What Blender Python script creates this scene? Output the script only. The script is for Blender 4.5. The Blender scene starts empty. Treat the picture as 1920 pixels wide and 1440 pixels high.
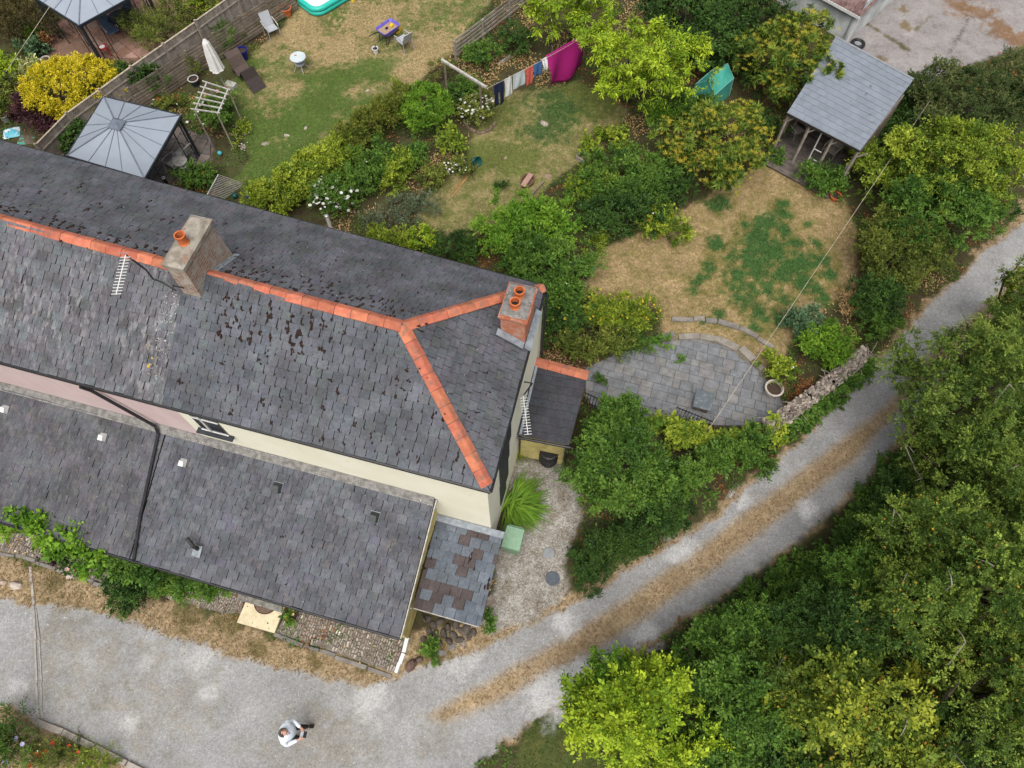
import bpy, math, random
import numpy as np
from mathutils import Matrix, Vector

# ------------------------------------------------------------------ camera, sky, sun, exposure
scene = bpy.context.scene
F, CAM_H = 1333.0, 23.0
TILT = math.atan2(665.0, 1333.0)
CT, ST = math.cos(TILT), math.sin(TILT)
cam_data = bpy.data.cameras.new('camera')
cam_data.sensor_width = 36.0
cam_data.lens = F / 1920.0 * 36.0
cam_data.clip_start, cam_data.clip_end = 0.1, 3000.0
cam = bpy.data.objects.new('camera', cam_data)
cam.location = (0, 0, CAM_H)
cam.rotation_euler = (TILT, 0, 0)
scene.collection.objects.link(cam)
scene.camera = cam

SUN_EL, SUN_AZ = math.radians(64), math.radians(185)      # azimuth clockwise from +Y
world = bpy.data.worlds.new('World')
scene.world = world
world.use_nodes = True
wn = world.node_tree.nodes
sky = wn.new('ShaderNodeTexSky')
sky.sky_type = 'NISHITA'
sky.sun_disc = False
sky.sun_elevation = SUN_EL
sky.sun_rotation = SUN_AZ
sky.air_density, sky.dust_density, sky.ozone_density = 1.0, 6.0, 1.0
hs = wn.new('ShaderNodeHueSaturation')
hs.inputs['Saturation'].default_value = 0.5               # thin overcast: the blue washed out
world.node_tree.links.new(sky.outputs[0], hs.inputs['Color'])
world.node_tree.links.new(hs.outputs[0], wn['Background'].inputs['Color'])
wn['Background'].inputs['Strength'].default_value = 0.06

sun_data = bpy.data.lights.new('sun', 'SUN')
sun_data.energy = 1.5
sun_data.angle = math.radians(60)
sun_data.color = (1.0, 0.975, 0.94)
sun = bpy.data.objects.new('sun', sun_data)
sd = Vector((math.sin(SUN_AZ) * math.cos(SUN_EL), math.cos(SUN_AZ) * math.cos(SUN_EL), math.sin(SUN_EL)))
sun.rotation_euler = sd.to_track_quat('Z', 'Y').to_euler()
sun.location = (0, 0, 60)
scene.collection.objects.link(sun)
scene.view_settings.view_transform = 'Standard'
scene.view_settings.look = 'None'
scene.view_settings.exposure = 0.95
scene.view_settings.gamma = 1.0
scene.view_settings.use_curve_mapping = False
scene.cycles.max_bounces = 5
scene.cycles.diffuse_bounces = 1
scene.cycles.glossy_bounces = 2
scene.cycles.transmission_bounces = 3

# ------------------------------------------------------------------ helpers
COL = scene.collection
RNG = np.random.default_rng(11)
random.seed(5)
PI = math.pi

def P(px, py, z=0.0):
    """world point at height z seen at a photograph pixel (survey helper)"""
    x, y = (px - 960) / F, -(py - 720) / F
    t = (z - CAM_H) / (ST * y - CT)
    return np.array([x * t, (CT * y + ST) * t, z])

def SC(px, py, z=0.0):
    y = -(py - 720) / F
    return F * (ST * y - CT) / (z - CAM_H)

def PROJ(p):
    p = np.asarray(p, float) - np.array([0, 0, CAM_H])
    y = CT * p[..., 1] + ST * p[..., 2]
    zz = -(-ST * p[..., 1] + CT * p[..., 2])
    return 960 + F * p[..., 0] / zz, 720 - F * y / zz

def tag(o, label=None, cat=None, group=None, kind=None):
    if label: o['label'] = label
    if cat: o['category'] = cat
    if group: o['group'] = group
    if kind: o['kind'] = kind
    return o

def thing(name, label, cat, loc=(0, 0, 0), rz=0.0, group=None):
    o = bpy.data.objects.new(name, None)
    o.empty_display_size = 0.2
    COL.objects.link(o)
    o.location = tuple(float(v) for v in loc)
    o.rotation_euler = (0, 0, rz)
    return tag(o, label, cat, group)

def link(name, me, parent=None, mat=None, loc=None, rot=None):
    if mat is not None and len(me.materials) == 0:
        me.materials.append(mat)
    o = bpy.data.objects.new(name, me)
    COL.objects.link(o)
    if parent is not None: o.parent = parent
    if loc is not None: o.location = tuple(float(v) for v in loc)
    if rot is not None: o.rotation_euler = rot
    return o

def npmesh(name, verts, faces, cols=None, smooth=False):
    verts = np.ascontiguousarray(verts, dtype=np.float32)
    faces = np.ascontiguousarray(faces, dtype=np.int32)
    n, k = faces.shape
    me = bpy.data.meshes.new(name)
    me.vertices.add(len(verts)); me.vertices.foreach_set('co', verts.ravel())
    me.loops.add(n * k); me.loops.foreach_set('vertex_index', faces.ravel())
    me.polygons.add(n); me.polygons.foreach_set('loop_start', np.arange(0, n * k, k, dtype=np.int32))
    if smooth: me.polygons.foreach_set('use_smooth', np.ones(n, dtype=bool))
    if cols is not None:
        c = np.ones((len(cols), 4), dtype=np.float32); c[:, :3] = np.asarray(cols)[:, :3]
        at = me.attributes.new('Col', 'FLOAT_COLOR', 'FACE' if len(cols) == n else 'POINT')
        at.data.foreach_set('color', c.ravel())
    me.update(calc_edges=True)
    return me

def rotm(rx=0, ry=0, rz=0):
    return np.array(Matrix.Rotation(rz, 3, 'Z') @ Matrix.Rotation(ry, 3, 'Y') @ Matrix.Rotation(rx, 3, 'X'))

BOXV = np.array([[-1,-1,-1],[1,-1,-1],[1,1,-1],[-1,1,-1],[-1,-1,1],[1,-1,1],[1,1,1],[-1,1,1]]) * 0.5
BOXF = [(0,3,2,1),(4,5,6,7),(0,1,5,4),(1,2,6,5),(2,3,7,6),(3,0,4,7)]

class MB:
    def __init__(s): s.v = []; s.f = []; s.n = 0; s.c = []
    def add(s, v, f, col=None):
        v = np.asarray(v, float)
        s.v.append(v); s.f += [tuple(i + s.n for i in q) for q in f]; s.n += len(v)
        s.c += [col if col is not None else (1, 1, 1)] * len(f)
        return s
    def box(s, c, size, rx=0, ry=0, rz=0, col=None):
        return s.add((BOXV * np.array(size)) @ rotm(rx, ry, rz).T + np.array(c), BOXF, col)
    def bar(s, p0, p1, w, h=None, col=None):
        """square bar from p0 to p1"""
        p0, p1 = np.array(p0, float), np.array(p1, float); h = h or w
        d = p1 - p0; L = np.linalg.norm(d); d = d / L
        up = np.array([0, 0, 1.0]) if abs(d[2]) < .95 else np.array([0, 1.0, 0])
        sx = np.cross(d, up); sx /= np.linalg.norm(sx); u = np.cross(sx, d)
        v = (BOXV[:, :1] * w) * sx + (BOXV[:, 1:2] * L) * d + (BOXV[:, 2:] * h) * u + (p0 + p1) / 2
        return s.add(v, BOXF, col)
    def tube(s, pts, r, seg=8, col=None, cap=True):
        pts = [np.array(p, float) for p in pts]
        if not hasattr(r, '__len__'): r = [r] * len(pts)
        rings = []
        ref = None
        for i, p in enumerate(pts):
            d = pts[min(i + 1, len(pts) - 1)] - pts[max(i - 1, 0)]; d = d / (np.linalg.norm(d) + 1e-9)
            if ref is None: ref = np.array([0, 0, 1.0]) if abs(d[2]) < .9 else np.array([1.0, 0, 0])
            a = np.cross(d, ref); a /= (np.linalg.norm(a) + 1e-9); b = np.cross(a, d); ref = b
            ang = np.arange(seg) * 2 * PI / seg
            rings.append(p + r[i] * (np.cos(ang)[:, None] * a + np.sin(ang)[:, None] * b))
        v = np.concatenate(rings); f = []
        for i in range(len(pts) - 1):
            for j in range(seg):
                k = (j + 1) % seg
                f.append((i*seg+j, i*seg+k, (i+1)*seg+k, (i+1)*seg+j))
        if cap:
            f.append(tuple(range(seg))); f.append(tuple(range((len(pts)-1)*seg, len(pts)*seg))[::-1])
        return s.add(v, f, col)
    def lathe(s, prof, seg=16, c=(0, 0, 0), col=None, sq=1.0, cap=True):
        ang = np.arange(seg) * 2 * PI / seg
        v = np.concatenate([np.stack([r*np.cos(ang), r*np.sin(ang)*sq, np.full(seg, z)], 1) for r, z in prof]) + np.array(c)
        f = []
        for i in range(len(prof) - 1):
            for j in range(seg):
                k = (j + 1) % seg
                f.append((i*seg+j, i*seg+k, (i+1)*seg+k, (i+1)*seg+j))
        if cap: f.append(tuple(range(seg))[::-1]); f.append(tuple(range((len(prof)-1)*seg, len(prof)*seg)))
        return s.add(v, f, col)
    def prism(s, poly, z0, z1, col=None):
        n = len(poly)
        v = [(x, y, z0) for x, y in poly] + [(x, y, z1) for x, y in poly]
        f = [tuple(range(n))[::-1], tuple(range(n, 2*n))] + [(i, (i+1) % n, n + (i+1) % n, n + i) for i in range(n)]
        return s.add(v, f, col)
    def slab(s, pts, t, col=None):
        """planar polygon in space, thickened downward along its normal by t"""
        pts = np.array(pts, float); n = np.cross(pts[1]-pts[0], pts[2]-pts[0]); n /= np.linalg.norm(n)
        if n[2] < 0: pts = pts[::-1]; n = -n
        k = len(pts)
        v = np.concatenate([pts, pts - n * t])
        f = [tuple(range(k)), tuple(range(k, 2*k))[::-1]] + [(i, k+i, k+(i+1) % k, (i+1) % k) for i in range(k)]
        return s.add(v, f, col)
    def mesh(s, name, smooth=False):
        me = bpy.data.meshes.new(name)
        me.from_pydata(np.concatenate(s.v).tolist(), [], s.f)
        at = me.attributes.new('Col', 'FLOAT_COLOR', 'FACE')
        c = np.ones((len(s.c), 4), dtype=np.float32); c[:, :3] = np.array(s.c)
        at.data.foreach_set('color', c.ravel())
        if smooth: me.polygons.foreach_set('use_smooth', np.ones(len(me.polygons), dtype=bool))
        me.update()
        return me
    def build(s, name, mat, parent=None, smooth=False, loc=None, rot=None):
        return link(name, s.mesh(name, smooth), parent, mat, loc, rot)

# ------------------------------------------------------------------ materials
def new_mat(name):
    m = bpy.data.materials.new(name); m.use_nodes = True
    return m, m.node_tree.nodes, m.node_tree.links, m.node_tree.nodes['Principled BSDF']

def mixc(N, L, a, b, fac, blend='MIX'):
    n = N.new('ShaderNodeMix'); n.data_type = 'RGBA'; n.blend_type = blend
    for sock, v in ((n.inputs[0], fac), (n.inputs[6], a), (n.inputs[7], b)):
        if hasattr(v, 'is_linked') or hasattr(v, 'links'): L.new(v, sock)
        else: sock.default_value = v if not hasattr(v, '__len__') else tuple(v) + ((1,) if len(v) == 3 else ())
    return n.outputs[2]

def noise(N, L, vec, scale, detail=3, rough=.55, stretch=None, rz=0):
    if stretch is not None:
        mp = N.new('ShaderNodeMapping'); mp.inputs['Scale'].default_value = stretch
        mp0 = N.new('ShaderNodeMapping'); mp0.inputs['Rotation'].default_value = (0, 0, rz)
        L.new(vec, mp0.inputs[0]); L.new(mp0.outputs[0], mp.inputs[0]); vec = mp.outputs[0]
    n = N.new('ShaderNodeTexNoise'); n.inputs['Scale'].default_value = scale
    n.inputs['Detail'].default_value = detail; n.inputs['Roughness'].default_value = rough
    L.new(vec, n.inputs['Vector'])
    return n.outputs['Fac']

def ramp(N, L, fac, a, b):
    r = N.new('ShaderNodeMapRange'); r.interpolation_type = 'SMOOTHSTEP'
    r.inputs[1].default_value = a; r.inputs[2].default_value = b
    L.new(fac, r.inputs[0])
    return r.outputs[0]

def PM(name, c1, c2=None, scale=4.0, rough=.8, bump=0.0, bscale=60.0, attr=False, metal=0.0, lo=.35, hi=.65,
       stretch=None, rz=0, spec=.3, c3=None, scale3=30., lo3=.6, hi3=.7):
    """general procedural surface: two colours by noise (+ a third in specks), optional per-piece attribute, bump"""
    m, N, L, B = new_mat(name)
    geo = N.new('ShaderNodeNewGeometry'); pos = geo.outputs['Position']
    c2 = c2 or tuple(v * .75 for v in c1)
    col = mixc(N, L, c1, c2, ramp(N, L, noise(N, L, pos, scale, 4, .6, stretch, rz), lo, hi))
    if c3: col = mixc(N, L, col, c3, ramp(N, L, noise(N, L, pos, scale3, 3, .6), lo3, hi3))
    if attr:
        a = N.new('ShaderNodeAttribute'); a.attribute_name = 'Col'
        col = mixc(N, L, col, a.outputs['Color'], 1.0, 'MULTIPLY')
    L.new(col, B.inputs['Base Color'])
    B.inputs['Roughness'].default_value = rough; B.inputs['Metallic'].default_value = metal
    B.inputs['Specular IOR Level'].default_value = spec
    if bump:
        bn = N.new('ShaderNodeBump'); bn.inputs['Strength'].default_value = bump; bn.inputs['Distance'].default_value = .02
        L.new(noise(N, L, pos, bscale, 4, .65), bn.inputs['Height']); L.new(bn.outputs[0], B.inputs['Normal'])
    return m

def leaf_mat(name, rough=.5, trans=.12):
    m, N, L, B = new_mat(name)
    a = N.new('ShaderNodeAttribute'); a.attribute_name = 'Col'
    L.new(a.outputs['Color'], B.inputs['Base Color'])
    B.inputs['Roughness'].default_value = rough; B.inputs['Specular IOR Level'].default_value = .12
    if trans:
        tr = N.new('ShaderNodeBsdfTranslucent')
        tc = mixc(N, L, a.outputs['Color'], (1.3, 1.3, .5), 1.0, 'MULTIPLY'); L.new(tc, tr.inputs['Color'])
        mx = N.new('ShaderNodeMixShader'); mx.inputs[0].default_value = trans
        L.new(B.outputs[0], mx.inputs[1]); L.new(tr.outputs[0], mx.inputs[2])
        L.new(mx.outputs[0], N['Material Output'].inputs['Surface'])
    return m

M = {}
M['leaf'] = leaf_mat('leaf')
M['petal'] = leaf_mat('petal', .7, .15)
M['grass'] = leaf_mat('grass_blade', .7, .1)
M['bark'] = PM('bark', (.11, .085, .06), (.05, .04, .03), 9, .9, .6, 30)
M['white'] = PM('white_paint', (.75, .75, .73), (.66, .66, .64), 3, .5, .05)
M['offwhite'] = PM('weathered_white', (.5, .48, .44), (.33, .31, .28), 6, .75, .1)
M['black'] = PM('black_plastic', (.012, .012, .014), (.02, .02, .022), 6, .42, .05, spec=.4)
M['iron'] = PM('black_iron', (.018, .018, .02), (.035, .03, .028), 12, .55, .1)
M['steel'] = PM('galvanised_steel', (.5, .52, .54), (.4, .42, .44), 8, .4, .05, metal=.6)
M['lead'] = PM('lead_flashing', (.27, .30, .33), (.18, .2, .22), 7, .5, .2, 25)
M['pot_orange'] = PM('terracotta_pot', (.60, .17, .055), (.45, .11, .04), 7, .7, .1)
M['ridge'] = PM('ridge_tile_clay', (.57, .195, .11), (.46, .14, .08), 5, .9, .3, 40, attr=True, c3=(.27, .145, .10), scale3=3.2, lo3=.48, hi3=.75)
M['rope'] = PM('rope', (.5, .44, .33), None, 8, .8)
M['glass'] = PM('dark_glass', (.01, .012, .015), (.016, .018, .02), 2, .08, 0, spec=.5)
M['skin'] = PM('skin', (.55, .30, .22), (.48, .25, .18), 10, .55)
for nm, c in dict(navy=(.012, .02, .06), shirt=(.80, .87, .95), coral=(.58, .12, .09), blue=(.05, .13, .3), magenta=(.36, .012, .16),
                  cloth_white=(.7, .7, .7), cloth_pale=(.52, .58, .6), trousers=(.02, .022, .024), shoe=(.018, .012, .012),
                  parasol=(.82, .80, .77)).items():
    M[nm] = PM('fabric_' + nm, c, tuple(v * .85 for v in c), 14, .9, .15, 120)
for nm, c in dict(purple=(.17, .13, .55), teal=(.03, .52, .42), yellow=(.75, .5, .03), blueglaze=(.012, .02, .17),
                  turquoise=(.08, .42, .48), greenbin=(.20, .34, .22), greentub=(.015, .10, .085), red=(.42, .02, .025), bluechair=(.10, .16, .26)).items():
    M[nm] = PM('plastic_' + nm, c, tuple(v * .85 for v in c), 9, .4, .04, spec=.4)
# ------------------------------------------------------------------ ground: one fine sheet split into its zones
def vnoise(x, y, s, seed=0):
    r = np.random.default_rng(seed).random((256, 256))
    xs, ys = x * s, y * s
    xi, yi = np.floor(xs).astype(int), np.floor(ys).astype(int)
    fx, fy = xs - xi, ys - yi; fx = fx*fx*(3-2*fx); fy = fy*fy*(3-2*fy)
    g = lambda i, j: r[i % 256, j % 256]
    return (g(xi, yi)*(1-fx) + g(xi+1, yi)*fx)*(1-fy) + (g(xi, yi+1)*(1-fx) + g(xi+1, yi+1)*fx)*fy
def fbm(x, y, s, seed=0, o=4):
    t = 0; a = .5; n = 0
    for i in range(o):
        t = t + a * vnoise(x, y, s * 2**i, seed + i); n += a; a *= .5
    return t / n
def poly_sd(x, y, pts):
    """signed distance, positive inside"""
    pts = np.asarray(pts, float); d = np.full(x.shape, 1e9); ins = np.zeros(x.shape, bool)
    for i in range(len(pts)):
        a, b = pts[i], pts[(i + 1) % len(pts)]
        e = b - a; wx, wy = x - a[0], y - a[1]
        t = np.clip((wx*e[0] + wy*e[1]) / (e @ e + 1e-12), 0, 1)
        d = np.minimum(d, (wx - e[0]*t)**2 + (wy - e[1]*t)**2)
        c = (a[1] > y) != (b[1] > y)
        with np.errstate(divide='ignore', invalid='ignore'):
            xc = a[0] + (y - a[1]) / (b[1] - a[1] + 1e-12) * e[0]
        ins ^= c & (x < xc)
    d = np.sqrt(d)
    return np.where(ins, d, -d)
def PP(pts, z=0): return [tuple(P(a, b, z)[:2]) for a, b in pts]

gx = np.linspace(-32, 32, 660)
gy = np.concatenate([np.linspace(-7, 14, 250), np.linspace(14, 40, 240)[1:]])
GX, GY = np.meshgrid(gx, gy)
wob = fbm(GX, GY, .9, 3, 4) - .5; wob2 = fbm(GX, GY, 3.1, 9, 3) - .5; wob3 = fbm(GX, GY, 6.5, 19, 2) - .5
CA = np.zeros(GX.shape + (3,)); CB = np.zeros(GX.shape + (3,)); FA = np.zeros(GX.shape); SP = np.zeros(GX.shape)
ZID = np.zeros(GX.shape, int); GZ = (fbm(GX, GY, .35, 21, 4) - .5) * .05
LAWNW = np.zeros(GX.shape); DRYW = np.zeros(GX.shape); GRAVW = np.zeros(GX.shape)
znames = []
def zone(name, px, A, Bc, fac, sp, soft=.14, wobble=.35, dz=0.0, lawn=0, dry=0, grav=0, w3=.25):
    pts = PP(px); zid = len(znames); znames.append(name)
    if px is None: m = np.ones(GX.shape)
    sd = poly_sd(GX, GY, pts) + (wob * 1.2 + wob2 * .8) * wobble + wob3 * w3
    m = np.clip(sd / soft + .5, 0, 1); m = m*m*(3-2*m)
    for arr, v in ((CA, A), (CB, Bc)): arr[:] = arr*(1-m[..., None]) + np.array(v)*m[..., None]
    for arr, v in ((FA, fac), (SP, sp), (LAWNW, lawn), (DRYW, dry), (GRAVW, grav)): arr[:] = arr*(1-m) + v*m
    GZ[:] = GZ + dz*m
    ZID[m > .5] = zid
znames.append('garden_soil')
CA[:] = (.055, .040, .024); CB[:] = (.07, .075, .03); FA[:] = .5; SP[:] = .35
LANE_TOP = [(-300,1090),(0,1122),(50,1130),(160,1140),(230,1168),(330,1192),(430,1225),(560,1258),(660,1285),(740,1280),(800,1252),(900,1218),(1000,1172),(1080,1130),(1160,1080),(1260,1020),(1350,962),(1420,900),(1500,828),(1580,755),(1650,676),(1700,622),(1760,556),(1830,486),(1920,410),(2100,250)]
LANE_BOT = [(2150,330),(1920,520),(1850,590),(1780,680),(1700,800),(1655,868),(1590,930),(1500,1010),(1400,1085),(1300,1150),(1200,1215),(1100,1290),(1010,1352),(950,1388),(880,1450),(860,1600),(300,1700),(262,1445),(150,1390),(72,1350),(0,1322),(-300,1290)]
zone('verge', [(-300,1000),(0,1035),(60,1050),(180,1085),(330,1130),(440,1150),(515,1188),(740,1262),(775,1190),(900,1170),(960,1150),(1060,1112),(1200,1042),(1330,958),(1420,888),(1500,815),(1600,715),(1700,605),(1920,380),(2150,180),(2250,420),(1950,560),(1710,830),(1610,945),(1410,1095),(1110,1295),(1015,1362),(955,1400),(300,1600),(-300,1300)],
     (.335,.25,.15), (.16,.13,.06), .38, .3, .2, .6, dry=1)
zone('lane', LANE_TOP + LANE_BOT, (.30,.30,.297), (.265,.25,.222), .36, .34, .2, .3, grav=.3)
zone('lane_grass_strip', [(2000,430),(1900,526),(1760,649),(1690,732),(1643,774),(1558,842),(1478,902),(1378,976),(1278,1051),(1178,1120),(1078,1185),(978,1242),(878,1299),(805,1342),(832,1354),(932,1316),(1037,1258),(1127,1212),(1227,1146),(1327,1076),(1427,999),(1525,921),(1605,859),(1655,803),(1715,740),(1795,662),(1925,547),(2025,452)],
     (.35,.26,.155), (.25,.19,.115), .42, .3, .45, .08, dry=.7, w3=.06)
zone('gravel_yard', [(955,868),(985,862),(1050,872),(1088,930),(1082,1000),(1058,1060),(1068,1108),(1000,1160),(925,1185),(905,1170),(925,1090),(940,1000),(962,960)],
     (.34,.325,.295), (.18,.15,.11), .46, .8, .3, .3, grav=1)
zone('lawn', [(425,345),(455,320),(470,290),(440,230),(425,165),(480,90),(530,50),(600,-60),(960,-60),(915,10),(845,100),(800,140),(740,190),(640,262),(560,300),(480,362)],
     (.34,.255,.13), (.082,.13,.029), .53, .18, .25, .3, lawn=1)
zone('lawn', [(775,405),(830,350),(870,290),(905,215),(930,180),(1090,150),(1180,205),(1150,260),(1090,300),(1010,365),(930,420),(880,445),(820,432)],
     (.33,.255,.13), (.12,.14,.038), .53, .18, .3, .3, lawn=1)
zone('lawn', [(1085,545),(1110,480),(1160,455),(1290,385),(1440,300),(1490,325),(1585,372),(1612,460),(1605,560),(1560,570),(1500,625),(1455,680),(1420,690),(1340,645),(1240,635),(1235,580),(1100,560)],
     (.35,.25,.135), (.17,.15,.05), .46, .18, .3, .3, lawn=1, dz=.05)
zone('patio', [(1095,690),(1150,665),(1225,642),(1300,632),(1370,650),(1420,690),(1462,735),(1475,775),(1420,800),(1330,795),(1270,775),(1200,755),(1110,760),(1095,745)],
     (.15,.135,.11), (.12,.11,.07), .4, .3, .12, .1)
zone('concrete_yard', [(1560,-120),(2300,-120),(2200,60),(1960,80),(1890,95),(1800,130),(1760,150),(1715,175),(1650,160),(1590,80)],
     (.30,.28,.27), (.215,.195,.187), .42, .25, .25, .3)
zone('tiled_terrace', [(60,60),(150,20),(260,-60),(400,-60),(345,60),(310,100),(250,125),(225,112),(100,112),(80,120)],
     (.20,.12,.085), (.15,.1,.075), .5, .2, .1, .05)
zone('gazebo_floor', [(130,300),(200,200),(330,235),(400,255),(398,300),(352,330),(318,352),(280,420),(150,380)],
     (.20,.165,.14), (.13,.105,.085), .5, .3, .12, .1)
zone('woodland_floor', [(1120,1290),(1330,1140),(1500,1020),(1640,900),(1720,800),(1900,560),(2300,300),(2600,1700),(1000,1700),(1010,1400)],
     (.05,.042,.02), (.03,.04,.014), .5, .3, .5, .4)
zone('grass_bank', [(965,1470),(968,1400),(985,1365),(1020,1338),(1075,1322),(1120,1320),(1130,1470),(1060,1520)], (.10,.10,.032), (.055,.08,.022), .55, .2, .1, .15, lawn=1)
def blob(px, py, r, dfac=None, A=None, ell=1.0, n=1.0, k=1.0, lane=False):
    c = P(px, py); s = r / SC(px, py)
    d = np.sqrt((GX-c[0])**2 + ((GY-c[1])/ell)**2) / s + (wob*1.4 + wob2*1.2 + wob3*1.6) * n
    m = np.clip((1.6 - d)/1.1, 0, 1); m = m*m*(3-2*m)*k
    if dfac is not None: FA[:] = np.clip(FA + dfac*m, 0, 1)
    if A is not None:
        if lane: m = m*np.clip(1-1.3*DRYW, 0, 1)
        for arr in (CA, CB): arr[:] = arr*(1-m[..., None]) + np.array(A)*m[..., None]
    return m
for b_ in [(1060,1168,42),(1395,938,36),(1285,1040,48),(1215,1190,40),(1030,1300,60),(1090,1265,40),(1510,955,34),(270,1245,24),(390,1300,22),(240,1355,26),(370,1235,40),(860,1235,60),(700,1310,60),(30,1290,28)]:
    blob(b_[0], b_[1], b_[2]*.6, A=(.50,.495,.485), n=.7, k=.85 if b_[0] > 880 else .55, lane=True)
for b_ in [(150,1260,90),(300,1320,80),(560,1390,70),(640,1400,60),(120,1190,40),(820,1380,40)]:
    blob(*b_, dfac=.18)
for b_ in [(600,175,60,.5),(660,140,40,.4),(500,300,70,.6),(470,230,45,.5),(560,270,40,.35),(640,40,40,.35),(450,130,40,.5),(700,135,35,.4),(480,340,40,.6),(590,215,50,.4),(540,240,40,.3),(720,200,30,.3),(820,60,40,.15)]:
    blob(b_[0], b_[1], b_[2], dfac=b_[3]*.42)
for b_ in [(640,95,50),(560,60,60),(545,170,28),(820,90,50),(700,30,50),(780,140,40),(610,290,30),(575,320,16),(660,170,20)]:
    blob(*b_, dfac=-.25)
GREEN_C = (.05,.105,.03)
clover = np.zeros(GX.shape)
CLOV = [(1440,420,24),(1470,405,14),(1425,445,26),(1405,490,30),(1450,470,30),(1490,455,14),(1500,490,26),(1465,510,30),(1420,520,34),(1380,515,26),(1400,545,26),(1440,550,30),(1385,560,24),(1430,585,24),(1470,560,20),(1500,530,20),(1330,500,12),(1345,455,13),(1325,505,10),(1365,488,10),(1350,385,16),(1310,525,14),(1540,490,12),(1555,515,10),(1525,455,12),(1515,425,8),(1460,600,16),(1350,590,14),(1300,545,10),(1410,610,14),(1545,560,10),(1530,540,12),(1400,425,10),(1470,385,9),(1470,430,16),(1320,600,12)]
for b_ in CLOV:
    clover = np.maximum(clover, blob(b_[0], b_[1], b_[2]*.98, A=None, n=1.25))
for b_ in CLOV: blob(b_[0], b_[1], b_[2]*1.7, dfac=.14)
for arr in (CA, CB): arr[:] = arr*(1-clover[..., None]) + np.array(GREEN_C)*clover[..., None]
cl2 = np.maximum(blob(1030,215,46), np.maximum(blob(1015,240,30), blob(1060,200,30)))
for arr in (CA, CB): arr[:] = arr*(1-cl2[..., None]*.9) + np.array((.05,.095,.028))*cl2[..., None]*.9
for b_ in [(930,220,30,.2),(1080,190,40,.35),(960,290,40,.25),(900,300,30,.3),(1120,180,30,.4)]: blob(b_[0], b_[1], b_[2], dfac=b_[3])
for b_ in [(100,1090,22,.5),(70,1050,20,.5),(480,1215,14,.4),(350,1150,22,.3),(585,1235,14,.4),(680,1245,12,.4),(810,1225,30,.4),(430,1165,22,.4)]: blob(b_[0], b_[1], b_[2], dfac=b_[3])
for b_ in [(1050,620,50),(1060,690,40)]: blob(*b_, A=(.10,.06,.035))
for b_ in [(1840,22,24),(1875,50,26),(1790,8,24),(1905,72,22)]: blob(*b_, A=(.20,.115,.06), k=.85)
for t_ in np.linspace(0, 1, 14): blob(1622+78*t_, 42+50*t_, 5, A=(.10,.085,.03), k=.8)
for t_ in np.linspace(0, 1, 9): blob(1718+26*t_, 55-24*t_, 4, A=(.12,.095,.04), k=.7)
for t_ in np.linspace(0, 1, 14): blob(1780+40*t_, 100-70*t_, 3.5, A=(.10,.085,.07), k=.7)
for b_ in [(1695,18,10),(1697,48,11),(1652,110,7)]: blob(*b_, A=(.15,.105,.04), k=.8)

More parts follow.
